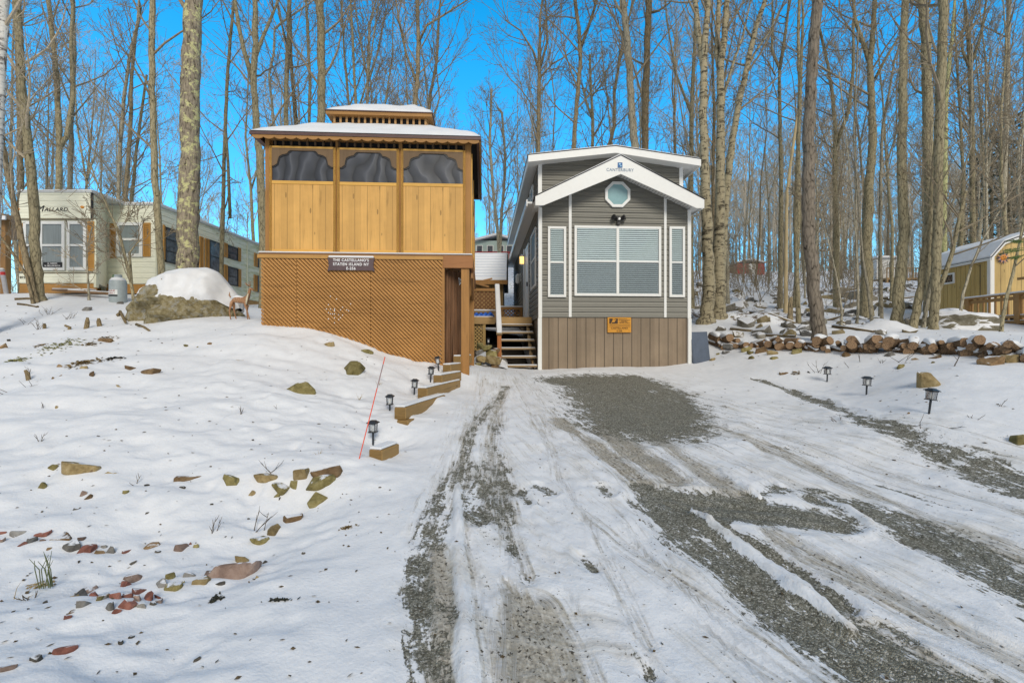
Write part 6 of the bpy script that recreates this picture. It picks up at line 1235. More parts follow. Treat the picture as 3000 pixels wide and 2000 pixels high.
# snow-dusted rocks among the trees on the wooded slope
WR = [stone('slope_rock_a', (.10, .085, .06), (.22, .20, .16), (.34, .32, .28), snow=(.5, .64)), stone('slope_rock_b', (.07, .065, .055), (.17, .165, .155), (.28, .275, .26), snow=(.5, .64)), stone('slope_rock_c', (.12, .095, .05), (.25, .20, .11), (.36, .31, .2), snow=(.45, .6))]
protos = [hull(rs_, 1, rs_.uniform(.6, .9), rs_.uniform(.45, .7), 18) for _ in range(7)]; pm = []
for i, bm in enumerate(protos): me = bpy.data.meshes.new('rock'); bm.to_mesh(me); bm.free(); pm.append(me)
spots = [(2170, 905, 40), (2195, 898, 34), (2225, 905, 30), (2130, 915, 40), (2150, 925, 36), (2430, 880, 36), (2470, 895, 40), (2500, 905, 50), (2540, 915, 40), (2590, 900, 34), (2470, 870, 44), (2645, 850, 40), (2600, 862, 30), (2275, 855, 20), (2520, 880, 60), (2490, 925, 44), (2440, 915, 40), (2260, 930, 30), (2330, 925, 40), (2035, 870, 26), (2050, 850, 20), (2040, 905, 22), (2380, 930, 30), (2240, 950, 30), (2185, 955, 34), (2120, 985, 34), (2165, 985, 36), (2230, 990, 30), (2310, 960, 30), (2480, 950, 30), (2560, 955, 34), (2650, 900, 40), (2660, 930, 30), (2690, 945, 30), (2400, 860, 26), (2550, 850, 30), (2330, 880, 24), (2215, 870, 20), (2100, 1000, 26), (2140, 1020, 30)]
_r2 = random.Random(6)
for _k in range(60):
    _y = 985 - 150 * _r2.random() ** 1.5; spots.append((_r2.uniform(2110, 2700), _y, _r2.uniform(10, 34) * (.45 + (_y - 835) / 200)))
for i, (px, py, w) in enumerate(spots):
    p = hit(px, py); o = bpy.data.objects.new('rock', pm[i % 7]); C.objects.link(o); s = w / 2 * p.y / FPX * rs_.uniform(1.1, 1.6)
    me = pm[i % 7]
    if not me.materials: me.materials.append(WR[i % 3])
    o.location = (p.x, p.y, GZ(p.x, p.y) + s * .12); o.scale = (s, s, s * rs_.uniform(.8, 1.2)); o.rotation_euler = (R(rs_.uniform(-20, 20)), R(rs_.uniform(-20, 20)), rs_.uniform(0, 6))
    zone = 'beside the birch clump right of the grey house' if px < 2280 else 'left of the dark leaning trunk' if px < 2390 else 'between the dark leaning trunk and the shed'
    tag(o, 'snow dusted rock on the wooded slope ' + zone, 'rock', 'rocks on the wooded slope')
p = Vector(wp(2800, 960, 12.6)); bm = rock_bm(rs_, .95, .7, .42, 4, .22, 4); ob = bm_obj(bm, 'snowy_boulder', snowy(stone('deck_boulder', (.09, .08, .05), (.2, .18, .13), (.3, .28, .22)), .2, .4), None, True); ob.location = (p.x, 12.6, GZ(p.x, 12.6) + .05); tag(ob, 'low rounded boulder buried in snow in front of the shed deck', 'boulder')
# ------------------------------------------------------------------ row of cut firewood along the right bank
BARKR = bark('log_bark', (.19, .125, .075), (.04, .026, .017), bs=2, vert=1); CUT = plain('cut_wood', (.27, .17, .095), .8, .55, (20, 20, 20))
LOGS = []
for i in range(8):
    t = thing('firewood_log', '', 'log'); L = .38 + .06 * rs_.random(); r = .05 + .035 * rs_.random()
    rr = [r * (1 + .10 * rs_.uniform(-1, 1)) for _ in range(12)]; v = [(rr[k] * math.cos(2 * math.pi * k / 12), y, rr[k] * math.sin(2 * math.pi * k / 12)) for y in (-L / 2, 0, L / 2) for k in range(12)]
    mb = MB(); mb.add(v, [(j * 12 + k, j * 12 + (k + 1) % 12, (j + 1) * 12 + (k + 1) % 12, (j + 1) * 12 + k) for j in range(2) for k in range(12)]); mb.build('bark', BARKR, t, True)
    for y, e in ((-L / 2, 0), (L / 2, 24)): mb = MB(); mb.add([v[e + k] for k in range(12)], [tuple(range(12))]); mb.build('cut_end', CUT, t)
    if i % 4 != 3:
        mb = MB(); n = 7; m = 4; vv = []
        for j in range(m + 1):
            for k in range(n + 1):
                a_ = R(35 + 110 * k / n); q = r * (1.0 + (.62 if 0 < k < n and 0 < j < m else -.03)); vv.append((q * math.cos(a_), -L / 2 * .94 + L * .94 * j / m, q * math.sin(a_)))
        mb.add(vv, [(j * (n + 1) + k, j * (n + 1) + k + 1, (j + 1) * (n + 1) + k + 1, (j + 1) * (n + 1) + k) for j in range(m) for k in range(n)]); mb.build('snow_cap', SNOW, t, True)
    kids(t); LOGS.append(t)
path = [(2088, 1000, 12.6), (2180, 1008, 11.8), (2300, 1018, 10.8), (2420, 1022, 10.0), (2560, 1026, 9.2), (2700, 1030, 8.6), (2850, 1036, 7.9), (2990, 1052, 7.2), (3090, 1062, 6.8)]
W_ = [Vector(wp(*q)) for q in path]; used = 0; nlog = 0
def along(t):
    t = min(max(t, 0), .9999) * (len(W_) - 1); i = int(t); return W_[i].lerp(W_[i + 1], t - i), (W_[i + 1] - W_[i]).normalized()
for layer, num in ((0, 52), (1, 38)):
    for k in range(num):
        t = (k + rs_.uniform(.1, .9)) / num
        if layer == 1 and .12 < t < .2: continue
        p, d = along(t); back = .08 if layer else rs_.uniform(-.08, .14); p = p + Vector((0, back, 0)); z = GZ(p.x, p.y) + (.045 if layer == 0 else .15) + rs_.uniform(-.045, .04)
        yaw = math.atan2(-p.x, p.y) * -0 + (rs_.uniform(-.6, .6) if rs_.random() < .62 else math.atan2(d.y, d.x) - math.pi / 2 + rs_.uniform(-.3, .3)) - math.atan2(p.x, p.y) * .8
        src = LOGS[nlog % 8]; o = src if nlog < 8 else dup(src, (0, 0, 0)); o.location = (p.x, p.y, z); o.rotation_euler = (R(rs_.uniform(-24, 18)), R(rs_.uniform(-12, 12)), yaw); _sc = rs_.uniform(.6, 1.3); o.scale = (_sc * rs_.uniform(.8, 1.2), rs_.uniform(.7, 1.1), _sc)
        near_ = 'by the blue grey panel' if t < .2 else 'below the dark leaning trunk' if t < .45 else 'below the forked grey trunks' if t < .68 else 'below the shed deck'
        o['label'] = '%s firewood log in the %s course of the row %s' % ('snow capped' if nlog % 4 != 3 else 'bare', 'lower' if layer == 0 else 'upper', near_); o['group'] = 'firewood row along the right bank'; nlog += 1
# ------------------------------------------------------------------ twigs, dead weeds, leaf clumps and fallen branches
TWG = plain('dead_twig', (.10, .075, .05), .9, .2, bumpk=0); STRAW = plain('dry_straw', (.34, .24, .10), .9, .2, bumpk=0); GRN = plain('dull_green_stem', (.10, .12, .05), .8, .2, bumpk=0); LEAFM = plain('dead_leaves', (.22, .15, .06), .9, .5, (20, 20, 20), 3, 0); OLEAF = plain('olive_leaves', (.26, .25, .09), .8, .5, (20, 20, 20), 3, 0)
def twig_mesh(rng, h, n, spread, r=.004, fork=True):
    mb = MB()
    for _ in range(n):
        a_ = rng.uniform(0, 6.28); d = Vector((math.cos(a_) * spread, math.sin(a_) * spread, 1)).normalized(); L = h * rng.uniform(.55, 1); p = Vector((rng.uniform(-.2, .2) * h * spread, rng.uniform(-.2, .2) * h * spread, -.03)); pts = [p.copy()]
        for k in range(4):
            d = (d + Vector((rng.uniform(-.25, .25), rng.uniform(-.25, .25), rng.uniform(-.2, .15)))).normalized(); p = p + d * L / 4; pts.append(p.copy())
            if fork and k in (1, 2) and rng.random() < .7: e = (d + Vector((rng.uniform(-.9, .9), rng.uniform(-.9, .9), .2))).normalized(); mb.tube([p, p + e * L * .22, p + e * L * .4 + Vector((0, 0, .01))], [r * .7, r * .5, r * .25], 4)
        mb.tube(pts, [r, r * .9, r * .7, r * .5, r * .25], 4)
    return mb
tw_spots = [(796, 1375, .26, 2, .9, 'bent bare twig above the brown stones of the broken row'), (750, 1553, .26, 3, .9, 'forked dead twig beside the curved stone edge'), (629, 1563, .16, 3, .5, 'thin upright dead stalks left of the curved stone edge'), (395, 1415, .14, 2, .6, 'dead twig low in the middle of the broken stone row'), (707, 1213, .13, 3, .3, 'dark seed stalk standing alone on the open bank'), (118, 1288, .13, 3, .3, 'pale dead stalk on the far left bank'), (124, 1190, .16, 2, .3, 'thin curved stem near the left edge of the bank'), (812, 1192, .12, 1, .1, 'single thin stem in the middle of the open bank'), (18, 1140, .45, 5, 1.6, 'drooping bare shrub branch at the left edge'), (88, 1095, .14, 2, .3, 'broken woody stump with a twig on the far left'),
            (140, 925, .3, 7, .9, 'bare brushy twig clump below the trailer bay window'), (200, 935, .3, 6, .8, 'bare twig clump right of the brushy one on the crest'), (110, 965, .26, 7, .35, 'upright twig tuft on the crest at the left'), (75, 945, .25, 4, 1.2, 'low arching twigs at the far left of the crest'), (1035, 1203, .0, 0, 0, ''), (1110, 1130, .16, 9, .8, 'dry grass spray behind the orange marker rod'), (1052, 1173, .16, 8, .7, 'dry grass spray left of the orange marker rod'), (937, 1336, .09, 8, .8, 'short grass tuft right of the broken stone row'), (42, 1740, .16, 5, 1.3, 'broken dry stems lying at the lower left edge'), (95, 1745, .1, 4, .9, 'small bent stems below the straw clump'),
            (2395, 1092, .35, 4, .7, 'bare twigs beside the far right path light'), (2520, 1063, .28, 2, .3, 'thin stem on the right bank below the firewood'), (2640, 1060, .5, 4, 1.2, 'long bare branch lying on the firewood row'), (2590, 1070, .3, 2, 1.4, 'fallen twig left of the tan rock on the bank'), (2795, 1075, .32, 2, .2, 'upright thin stem right of the tan rock'), (2697, 1125, .25, 2, .3, 'thin stem leaning on the big tan rock'), (2875, 1055, .22, 3, .3, 'short stems below the right end of the firewood'), (2990, 1030, .4, 3, .5, 'bare stems at the right end of the firewood'), (2855, 1225, .12, 3, .8, 'small dark twig low on the right bank'), (2930, 1185, .14, 2, .5, 'dark weed stalk right of the nearest right path light'), (2720, 1245, .4, 3, 2.2, 'long fallen stick lying near the nearest right path light'), (2455, 1230, .16, 3, 1.5, 'small twig lying on the snow beside the dark gravel strip'), (2490, 1078, .22, 2, .6, 'slanted stem above the middle right path light')]
for px, py, h, n, sp, lab in tw_spots:
    if not n: continue
    p = hit(px, py); straw = 'grass' in lab or 'dry' in lab; o = twig_mesh(rs_, h, n, sp, .0026 if straw else .0045, not straw).build('dry_grass' if straw else 'twig', STRAW if straw else TWG); o.location = (p.x, p.y, GZ(p.x, p.y)); tag(o, lab, 'weed' if straw else 'twig', 'dead stems and twigs in the snow')
def leaf_clump(px, py, w, h, n, lab, mat, name='leaf_clump'):
    p = hit(px, py); s = p.y / FPX; mb = MB()
    for _ in range(n):
        x, y = rs_.gauss(0, w * s * .25), rs_.gauss(0, h * s * .6); L = rs_.uniform(.02, .05) * min(1, p.y / 7); a_ = rs_.uniform(0, 6.28); c, s_ = math.cos(a_), math.sin(a_); z0 = GZ(p.x + x, p.y + y) - p.z + .004; t1, t2 = rs_.uniform(-.005, .6 * L), rs_.uniform(-.005, .6 * L); w2 = L * .45
        mb.add([(x - s_ * w2, y + c * w2, z0), (x + c * L, y + s_ * L, z0 + t1), (x + s_ * w2, y - c * w2, z0 + t2), (x - c * L, y - s_ * L, z0)], [(0, 1, 2), (0, 2, 3)])
    o = mb.build(name, mat); o.location = p; tag(o, lab, 'leaves', 'clumps of dead leaves and rubble')
for a_ in [(171, 1016, 90, 46, 130, 'olive leaf clump on the upper bank, the largest on the left', OLEAF), (243, 1066, 66, 40, 110, 'brown leaf clump in the middle of the upper bank', LEAFM), (44, 1055, 46, 24, 70, 'olive leaf clump at the far left of the bank', OLEAF), (309, 988, 56, 12, 50, 'dark leaf patch below the driftwood branch', LEAFM), (267, 1008, 34, 12, 40, 'small dark leaf patch left of the driftwood branch', LEAFM), (330, 1050, 80, 14, 60, 'scattered dark crumbs right of the brown leaf clump', plain('dark_crumbs', (.04, .032, .02), .9, .3, bumpk=0)), (120, 1010, 30, 10, 24, 'scattered bits left of the olive leaf clump', LEAFM), (108, 1702, 50, 20, 46, 'straw coloured leaf clump at the lower left', STRAW), (634, 1763, 36, 16, 50, 'dark moss patch below the curved stone edge', plain('dark_moss', (.03, .03, .018), .9, .3, bumpk=0)), (1015, 1553, 50, 6, 40, 'dark crumbs in the smooth snow left of the driveway', LEAFM), (815, 1775, 70, 8, 40, 'dark streak of crumbs in the smooth lower snow', bpy.data.materials['dark_moss']), (2330, 1093, 30, 10, 24, 'brown leaf scrap on the right bank', LEAFM)]: leaf_clump(*a_)
p = hit(120, 1712); mb = MB()
for k in range(9): x = rs_.uniform(-.05, .09); mb.tube([(x, rs_.uniform(-.03, .03), -.02), (x + rs_.uniform(-.06, .02), 0, .1), (x + rs_.uniform(-.1, .04), 0, rs_.uniform(.13, .24))], [.003, .003, .0015], 4)
o = mb.build('green_stalks', GRN); o.location = p; tag(o, 'upright green stalks in the straw clump at the lower left', 'plant')
def stick(pts, r, lab, name='fallen_branch', mat=None, cat='branch', Y=None, lift=.0):
    P = []
    for px, py in pts: q = hit(px, py); P.append(Vector((q.x, q.y, GZ(q.x, q.y) + r * .4 + lift)))
    mb = MB(); mb.tube(P, [r * (1 - .5 * i / len(P)) for i in range(len(P))], 7); o = mb.build(name, mat or DRIFT, None, True); tag(o, lab, cat)
DRIFT = bark('driftwood', (.22, .165, .09), (.06, .045, .03), bs=2)
stick([(345, 926), (352, 921), (362, 936), (368, 952)], .035, 'curved driftwood branch arching out of the snow on the crest', lift=.03); stick([(400, 953), (420, 960), (438, 972)], .03, 'short straight driftwood stick below the curved one')
for px, py, h, lab in ((252, 962, .22, 'leaning broken stump on the snowy crest'), (293, 955, .16, 'thin broken stump left of the driftwood branch'), (130, 962, .1, 'low dark stump with a snow cushion on the crest'), (200, 968, .1, 'tiny stump between the twig tufts on the crest'), (85, 1112, .14, 'reddish cut stub at the far left of the bank')):
    p = hit(px, py); mb = MB(); mb.tube([(0, 0, -.05), (rs_.uniform(-.04, .04), 0, h * .6), (rs_.uniform(-.07, .05), 0, h)], [.045 if h > .15 else .03, .04 if h > .15 else .03, .02], 8); o = mb.build('stump', DRIFT); o.location = p; tag(o, lab, 'stump', 'broken stumps on the crest')
for a_, b_, r, lab in (((45, 878), (115, 880), .05, 'dead log lying under the trailer bay at the left'), ((55, 893), (110, 903), .045, 'snow edged fallen log on the crest at the left')): stick([a_, ((a_[0] + b_[0]) / 2, (a_[1] + b_[1]) / 2 - 2), b_], r, lab, mat=snowy(DRIFT.copy(), .5, .7))
for i, (a_, b_) in enumerate((((2190, 935), (2330, 948)), ((2200, 950), (2320, 960)), ((2140, 965), (2260, 975)), ((2440, 965), (2560, 978)), ((2380, 945), (2470, 935)), ((2600, 880), (2690, 872)), ((2350, 850), (2500, 843)), ((2100, 975), (2150, 940)), ((2500, 860), (2560, 880)), ((2240, 985), (2330, 990)), ((2030, 930), (2060, 890)))):
    stick([a_, ((a_[0] + b_[0]) / 2, (a_[1] + b_[1]) / 2), b_], .06 if i % 2 else .045, 'snow topped fallen branch on the wooded slope, %s counting from the birch clump' % ORD[i], mat=SLOG if i else None) if False else None
SLOG = snowy(DRIFT.copy(), .35, .55)
for i, (a_, b_) in enumerate((((2190, 935), (2330, 948)), ((2140, 965), (2260, 975)), ((2440, 965), (2560, 978)), ((2380, 945), (2470, 935)), ((2600, 880), (2690, 872)), ((2350, 850), (2500, 843)), ((2240, 985), (2330, 990)))):
    stick([a_, ((a_[0] + b_[0]) / 2, (a_[1] + b_[1]) / 2), b_], .055, 'snow topped fallen branch on the wooded slope, %s counting from the birch clump' % ORD[i], mat=SLOG)
# lumber and rubbish under the trailer
for i, (a_, b_, lab) in enumerate((((-12.6, 13.2), (-11.4, 13.0), 'snow covered plank lying below the trailer bay window'), ((-11.9, 12.85), (-10.9, 13.15), 'brown plank lying below the trailer plywood band'))):
    z = GZ(a_[0], a_[1]); mb = MB(); mb.beam((*a_, z + .12), (*b_, z + .08), .22, .05); o = mb.build('plank', wood('grey_plank%d' % i, (.28, .17, .09), 0, .3), None); tag(o, lab, 'plank'); mb = MB(); mb.beam((*a_, z + .16), (*b_, z + .12), .2, .03); mb.build('snow_layer', SNOW, o, bevel=.01)

# loose leaf bits and bark flakes strewn over all the snow: nobody could count them
mb = MB(); LIT = plain('leaf_bits', (.10, .07, .035), .9, .5, (30, 30, 30), 3, 0); rng = random.Random(99)
for k in range(2600):
    Y = 1.9 * math.exp(rng.random() * 2.25); px = rng.uniform(-60, 3060); x = (px - 1500) / FPX * Y
    if Y > 11.2 and 200 < px < 2080: continue
    dens = .25 + .75 * max(0, float(fbm(np.array([x * .6]), np.array([Y * .6]), 2, 33)[0]) + .25); dens *= .45 if -1 < x < 4 and Y < 9 else 1
    if px > 2000 and Y > 8: dens = 1
    if rng.random() > dens: continue
    L = rng.uniform(.006, .02) * (1 if Y < 5 else 1.5); a = rng.uniform(0, 6.28); c, s_ = math.cos(a) * L, math.sin(a) * L; z = GZ(x, Y) + .003; t = rng.uniform(0, .012); w = rng.uniform(.25, .6)
    mb.add([(x - c, Y - s_, z), (x + s_ * w, Y - c * w, z + t), (x + c, Y + s_, z + t * .5), (x - s_ * w, Y + c * w, z)], [(0, 1, 2, 3)])
tag(mb.build('leaf_litter', LIT), 'tiny leaf bits and bark flakes scattered over the snow', 'litter', kind='stuff')
# ------------------------------------------------------------------ bare trees
rt_ = random.Random(77)
B_OL = bark('olive_bark', (.33, .285, .18), (.055, .044, .024), lichen=(.45, .43, .28), lam=.66); B_GR = bark('grey_bark', (.35, .315, .235), (.065, .055, .037)); B_DK = bark('dark_bark', (.25, .20, .125), (.045, .035, .022))
B_BIG = bark('shaggy_bark', (.38, .32, .235), (.04, .03, .02), lichen=(.56, .54, .27), lam=.52, bs=.75, vert=.35); B_SNAG = bark('grey_snag_bark', (.19, .16, .125), (.02, .015, .011), bs=.9, vert=.4)
B_BIR = birch_bark('yellow_birch_bark', (.37, .315, .20), (.07, .055, .032)); B_WH = birch_bark('white_birch_bark', (.60, .58, .53), (.12, .10, .09)); B_PALE = plain('bare_wood', (.58, .45, .25), .8, .2, (3, 3, .6))
TW_A = plain('brown_twigs', (.27, .22, .15), .9, .25, bumpk=0); TW_B = plain('grey_twigs', (.42, .355, .26), .9, .25, bumpk=0); TW_D = plain('dark_twigs', (.24, .19, .13), .9, .25, bumpk=0)
def perp(d, rng):
    v = Vector((rng.uniform(-1, 1), rng.uniform(-1, 1), rng.uniform(-1, 1))); v = v - d * v.dot(d); return v.normalized()
def grow(mb, p, d, L, r, lvl, rng, kids_, up, rmin):
    n = 6 if lvl == 0 else 4 if lvl == 1 else 3; pts, rad = [p.copy()], [r]; q = p.copy(); e = d.copy(); dirs = [e.copy()]
    for i in range(n):
        e = (e + perp(e, rng) * rng.uniform(0, .24 if lvl < 2 else .32) + Vector((0, 0, up * (.12 if lvl < 2 else .06)))).normalized(); q = q + e * (L / n); pts.append(q.copy()); rad.append(max(rmin, r * (1 - .82 * (i + 1) / n))); dirs.append(e.copy())
    mb.tube(pts, rad, 5 if lvl == 0 else 4 if lvl == 1 else 3, cap=False)
    if lvl + 1 < len(kids_):
        for k in range(kids_[lvl + 1]):
            t = rng.uniform(.22, .98); i = min(n - 1, int(t * n)); f = t * n - i; s = pts[i].lerp(pts[i + 1], f); a = R(rng.uniform(24, 58)); c = (dirs[i] * math.cos(a) + perp(dirs[i], rng) * math.sin(a)).normalized()
            grow(mb, s, c, L * rng.uniform(.32, .62) * (1.15 - .55 * t), max(rmin, rad[i] * .55), lvl + 1, rng, kids_, up, rmin)
def make_tree(name, label, path, radii, barkm, twigm, rng, limbs=14, kids_=(0, 5, 5), lo=.35, hi=1.0, lmul=.25, up=.8, ang=(28, 62), group=None, rmin=.006, forks=(), sides=9, flare=1.25, dead=False):
    """path: points from the ground up, local to the base point; returns the tree's Empty"""
    base = Vector(path[0]); t = thing(name, label, 'tree', tuple(base), 0, group); P = [Vector(p) - base for p in path]; mb = MB()
    pts, rad = [], []
    for i in range(len(P) - 1):
        n = 5
        for k in range(n):
            f = k / n; q = P[i].lerp(P[i + 1], f); r = radii[i] + (radii[i + 1] - radii[i]) * f
            pts.append(q + Vector((rng.uniform(-1, 1), rng.uniform(-1, 1), 0)) * r * .16 * (1 if i + k else 0)); rad.append(r * rng.uniform(.95, 1.06))
    pts.append(P[-1]); rad.append(radii[-1]); rad[0] *= flare * 1.15
    if len(rad) > 2: pts.insert(1, pts[0].lerp(pts[1], .18)); rad.insert(1, radii[0] * flare * .95)
    pts[0] = pts[0] - Vector((0, 0, .35)); mb.tube(pts, rad, sides)
    for fpts, fr in forks:
        F = [Vector(p) - base for p in fpts]; mb.tube(F, fr, max(6, sides - 2))
    mb.build('trunk', barkm, t, True)
    if limbs:
        cb = MB(); H_ = P[-1].z
        L = [0]
        for a, b in zip(pts, pts[1:]): L.append(L[-1] + (b - a).length)
        for k in range(limbs):
            s = lo + (hi - lo) * (k + rng.random()) / limbs; s = min(s, .995) * L[-1]; i = max(j for j in range(len(L)) if L[j] <= s); i = min(i, len(pts) - 2); f = (s - L[i]) / (L[i + 1] - L[i] + 1e-6)
            q = pts[i].lerp(pts[i + 1], f); r = rad[i] + (rad[i + 1] - rad[i]) * f; d = (pts[i + 1] - pts[i]).normalized(); a = R(rng.uniform(*ang)); c = (d * math.cos(a) + perp(d, rng) * math.sin(a)).normalized()
            grow(cb, q, c, H_ * lmul * rng.uniform(.6, 1.15) * (1.25 - .7 * s / L[-1]), min(r * .42, .012 + r * .26), 0, rng, kids_, up, rmin)
        for fpts, fr in forks:
            F = [Vector(p) - base for p in fpts]
            for k in range(max(4, limbs // 2)):
                u = rng.uniform(.3, .99) * (len(F) - 1); i = int(u); q = F[i].lerp(F[i + 1], u - i); d = (F[i + 1] - F[i]).normalized(); a = R(rng.uniform(*ang)); c = (d * math.cos(a) + perp(d, rng) * math.sin(a)).normalized()
                grow(cb, q, c, H_ * lmul * .7 * rng.uniform(.6, 1.1), fr[i] * .45, 0, rng, kids_, up, rmin)
        cb.build('crown', twigm, t)
    return t
def tree_at(label, Y, pix, wtop, wbot, barkm, twigm, seed, top=19.0, base=None, limbs=16, forks=(), name='bare_tree', **k):
    limbs = int(limbs * .8)
    """pix: photo pixels down the trunk (top first); carried down to the ground and up beyond the frame"""
    W = [Vector(wp(px, py, Y)) for px, py in pix]; a, b = W[-1], (W[-2] if len(W) > 1 else W[-1] + Vector((0, 0, 1)))
    if base: g = Vector((*[(base[0] - 1500) / FPX * Y, Y], 0)); g.z = GZ(g.x, Y)
    else:
        sl = (b.x - a.x) / max(.3, b.z - a.z); g = Vector((a.x, Y, 0)); g.z = GZ(g.x, Y); g.x = a.x - sl * (a.z - g.z) * .6; g.z = GZ(g.x, Y)
    if g.z > a.z - .2: W = W[:-1] if len(W) > 1 else W
    path = [g] + W[::-1]; e = W[0]; d = (W[0] - (W[1] if len(W) > 1 else g)); d = d / max(.1, d.z); cut = e.z < top - .5
    n0 = len(path); rb, r1 = wbot * .44 * Y / FPX, wtop * .44 * Y / FPX; zt = path[-1].z
    rad = [rb + (r1 - rb) * (p.z - g.z) / (zt - g.z) for p in path]
    if cut: path.append(e + d * (top - e.z) * .5 + Vector((rt_.uniform(-.2, .2), rt_.uniform(-.3, .3), 0))); rad.append(r1 * .6); path.append(Vector((path[-1].x + rt_.uniform(-.4, .4), path[-1].y, top))); rad.append(.02)
    else: rad[-1] = min(rad[-1], k.pop('endr', rad[-1]))
    F = []
    for fp, w0, w1 in forks:
        f = [Vector(wp(px, py, Y + (.0 if i == 0 else rt_.uniform(-.2, .2)))) for i, (px, py) in enumerate(fp)]; d = f[-1] - f[-2]
        fr = [(w0 + (w1 - w0) * i / (len(f) - 1)) / 2 * Y / FPX for i in range(len(f))]
        if fp[-1][1] < 60: f.append(f[-1] + d.normalized() * 3.5); fr.append(.015)
        F.append((f, fr))
    return make_tree(name, label, path, rad, barkm, twigm, random.Random(seed), limbs=limbs, forks=F, **k)
T = tree_at
# foreground and middle trees, each traced from the photograph
T('white barked birch at the very left edge leaning out of frame', 9.3, [(12, 0), (6, 160), (-4, 330)], 26, 34, B_WH, TW_B, 1, top=14, base=(-30, 950), limbs=8)
T('grey lichen speckled tree standing in front of the trailer lettering', 11.9, [(50, 0), (62, 245), (80, 408), (96, 560), (101, 700), (108, 800)], 20, 30, B_OL, TW_B, 2, top=16, base=(115, 868), limbs=20, lo=.25, lmul=.2, kids_=(0, 5, 4), flare=1.5)
T('slimmer leaning stem left of the lichen speckled trailer tree', 11.7, [(0, 380), (20, 500), (52, 650), (78, 770)], 13, 19, B_DK, TW_B, 3, top=12, base=(104, 865), limbs=18, lo=.15, lmul=.26)
T('thin bent bare sapling with crooked twigs at the left of the trailer', 11.6, [(-60, 600), (-10, 680), (40, 745), (78, 810)], 5, 10, B_DK, TW_D, 4, top=8, base=(98, 866), limbs=16, lo=.1, lmul=.4)
T('straight grey tree passing the right corner of the trailer front', 12.9, [(447, 0), (444, 160), (447, 330), (455, 520), (462, 660), (474, 800)], 17, 22, B_OL, TW_A, 5, top=17, base=(480, 850), limbs=18, lo=.3, lmul=.2)
T('massive shaggy barked tree with yellow lichen behind the snowy boulder', 12.6, [(568, 0), (562, 200), (556, 400), (552, 640), (549, 780)], 50, 66, B_BIG, TW_A, 6, top=20, base=(548, 860), limbs=14, lo=.42, sides=16, lmul=.2)
T('thin sapling with splayed stems beside the propane tank', 12.3, [(350, 680), (375, 780), (388, 850)], 5, 10, B_OL, TW_A, 7, top=6.2, base=(393, 905), limbs=14, lo=.2, lmul=.4, forks=(([(385, 840), (352, 700), (310, 590), (255, 480)], 6, 2), ([(386, 830), (380, 740), (395, 720), (415, 700)], 7, 3)))
T('little bare shrub in front of the trailer plywood band', 12.4, [(257, 800), (259, 840)], 5, 8, B_GR, TW_B, 8, top=4.6, base=(261, 890), limbs=12, lo=.2, lmul=.5)
T('forked tree above the trailer lettering with a snow patch in its crotch', 21, [(141, 0), (155, 120), (166, 230), (174, 408), (172, 560)], 13, 22, B_OL, TW_A, 9, limbs=14, top=22, forks=(([(175, 430), (196, 400), (214, 280), (208, 120), (215, 0)], 15, 8),))
T('slender straight tree right of the forked tree above the trailer', 22, [(212, 0), (217, 160), (210, 330), (204, 560)], 12, 16, B_GR, TW_A, 10, limbs=14, top=22)
T('twisted grey tree above the middle of the trailer roof', 23, [(405, 60), (378, 180), (366, 260), (352, 420), (346, 590)], 9, 14, B_GR, TW_A, 11, limbs=18, top=19, lo=.3)
T('dark tree just right of the twisted one above the trailer', 23, [(398, 100), (385, 230), (383, 350), (375, 480), (366, 596)], 9, 16, B_DK, TW_A, 12, limbs=18, top=19, lo=.3)
T('tree leaning right above the trailer beside the front corner', 24, [(430, 220), (412, 350), (398, 450), (385, 590)], 7, 13, B_OL, TW_A, 13, limbs=18, top=15, lo=.3)
T('broad grey tree left of the lichen tree behind the trailer', 20, [(52, 100), (58, 400), (62, 580)], 14, 20, B_DK, TW_A, 14, limbs=16, top=20)
T('tall mossy tree forking wide beside the gazebo roof corner', 16.5, [(748, 0), (748, 130), (742, 240), (752, 360), (762, 470), (768, 620)], 16, 30, B_OL, TW_A, 15, top=20, limbs=14, forks=(([(742, 240), (715, 150), (700, 80), (688, 0)], 15, 9), ([(744, 180), (770, 110), (800, 40), (815, 0)], 12, 6)))
T('slim tree left of the forking gazebo tree over the trailer roof', 17, [(680, 60), (668, 200), (660, 360), (652, 640)], 9, 14, B_OL, TW_A, 16, top=18, limbs=16, lo=.3, forks=(([(662, 390), (668, 480), (674, 640)], 7, 9),))
T('tree behind the left slope of the gazebo roof with crooked side stem', 18, [(848, 0), (845, 120), (838, 250), (838, 370)], 13, 18, B_OL, TW_A, 17, top=20, limbs=14)
T('short crooked pole like stem behind the gazebo roof left slope', 18.5, [(826, 66), (805, 85), (802, 160), (788, 220), (799, 330)], 7, 10, B_GR, TW_A, 18, top=16, limbs=8)
T('thin tree left of the stout trunk behind the gazebo', 19, [(897, 0), (902, 100), (908, 250), (906, 360)], 9, 12, B_OL, TW_A, 19, top=19, limbs=16)
T('stout furrowed trunk rising behind the gazebo roof left of the cupola', 17.5, [(936, 0), (941, 150), (944, 250), (940, 360)], 24, 30, B_OL, TW_A, 20, top=20, limbs=14, lo=.45, sides=12)
T('vase shaped tree directly behind the gazebo cupola', 22, [(1084, 70), (1080, 150), (1078, 230), (1076, 300)], 8, 12, B_GR, TW_A, 21, top=19, limbs=18, lo=.55, lmul=.3, ang=(15, 40), forks=(([(1078, 230), (1065, 180), (1050, 80), (1040, 10)], 7, 3), ([(1079, 240), (1105, 160), (1125, 60), (1140, 0)], 7, 3)))
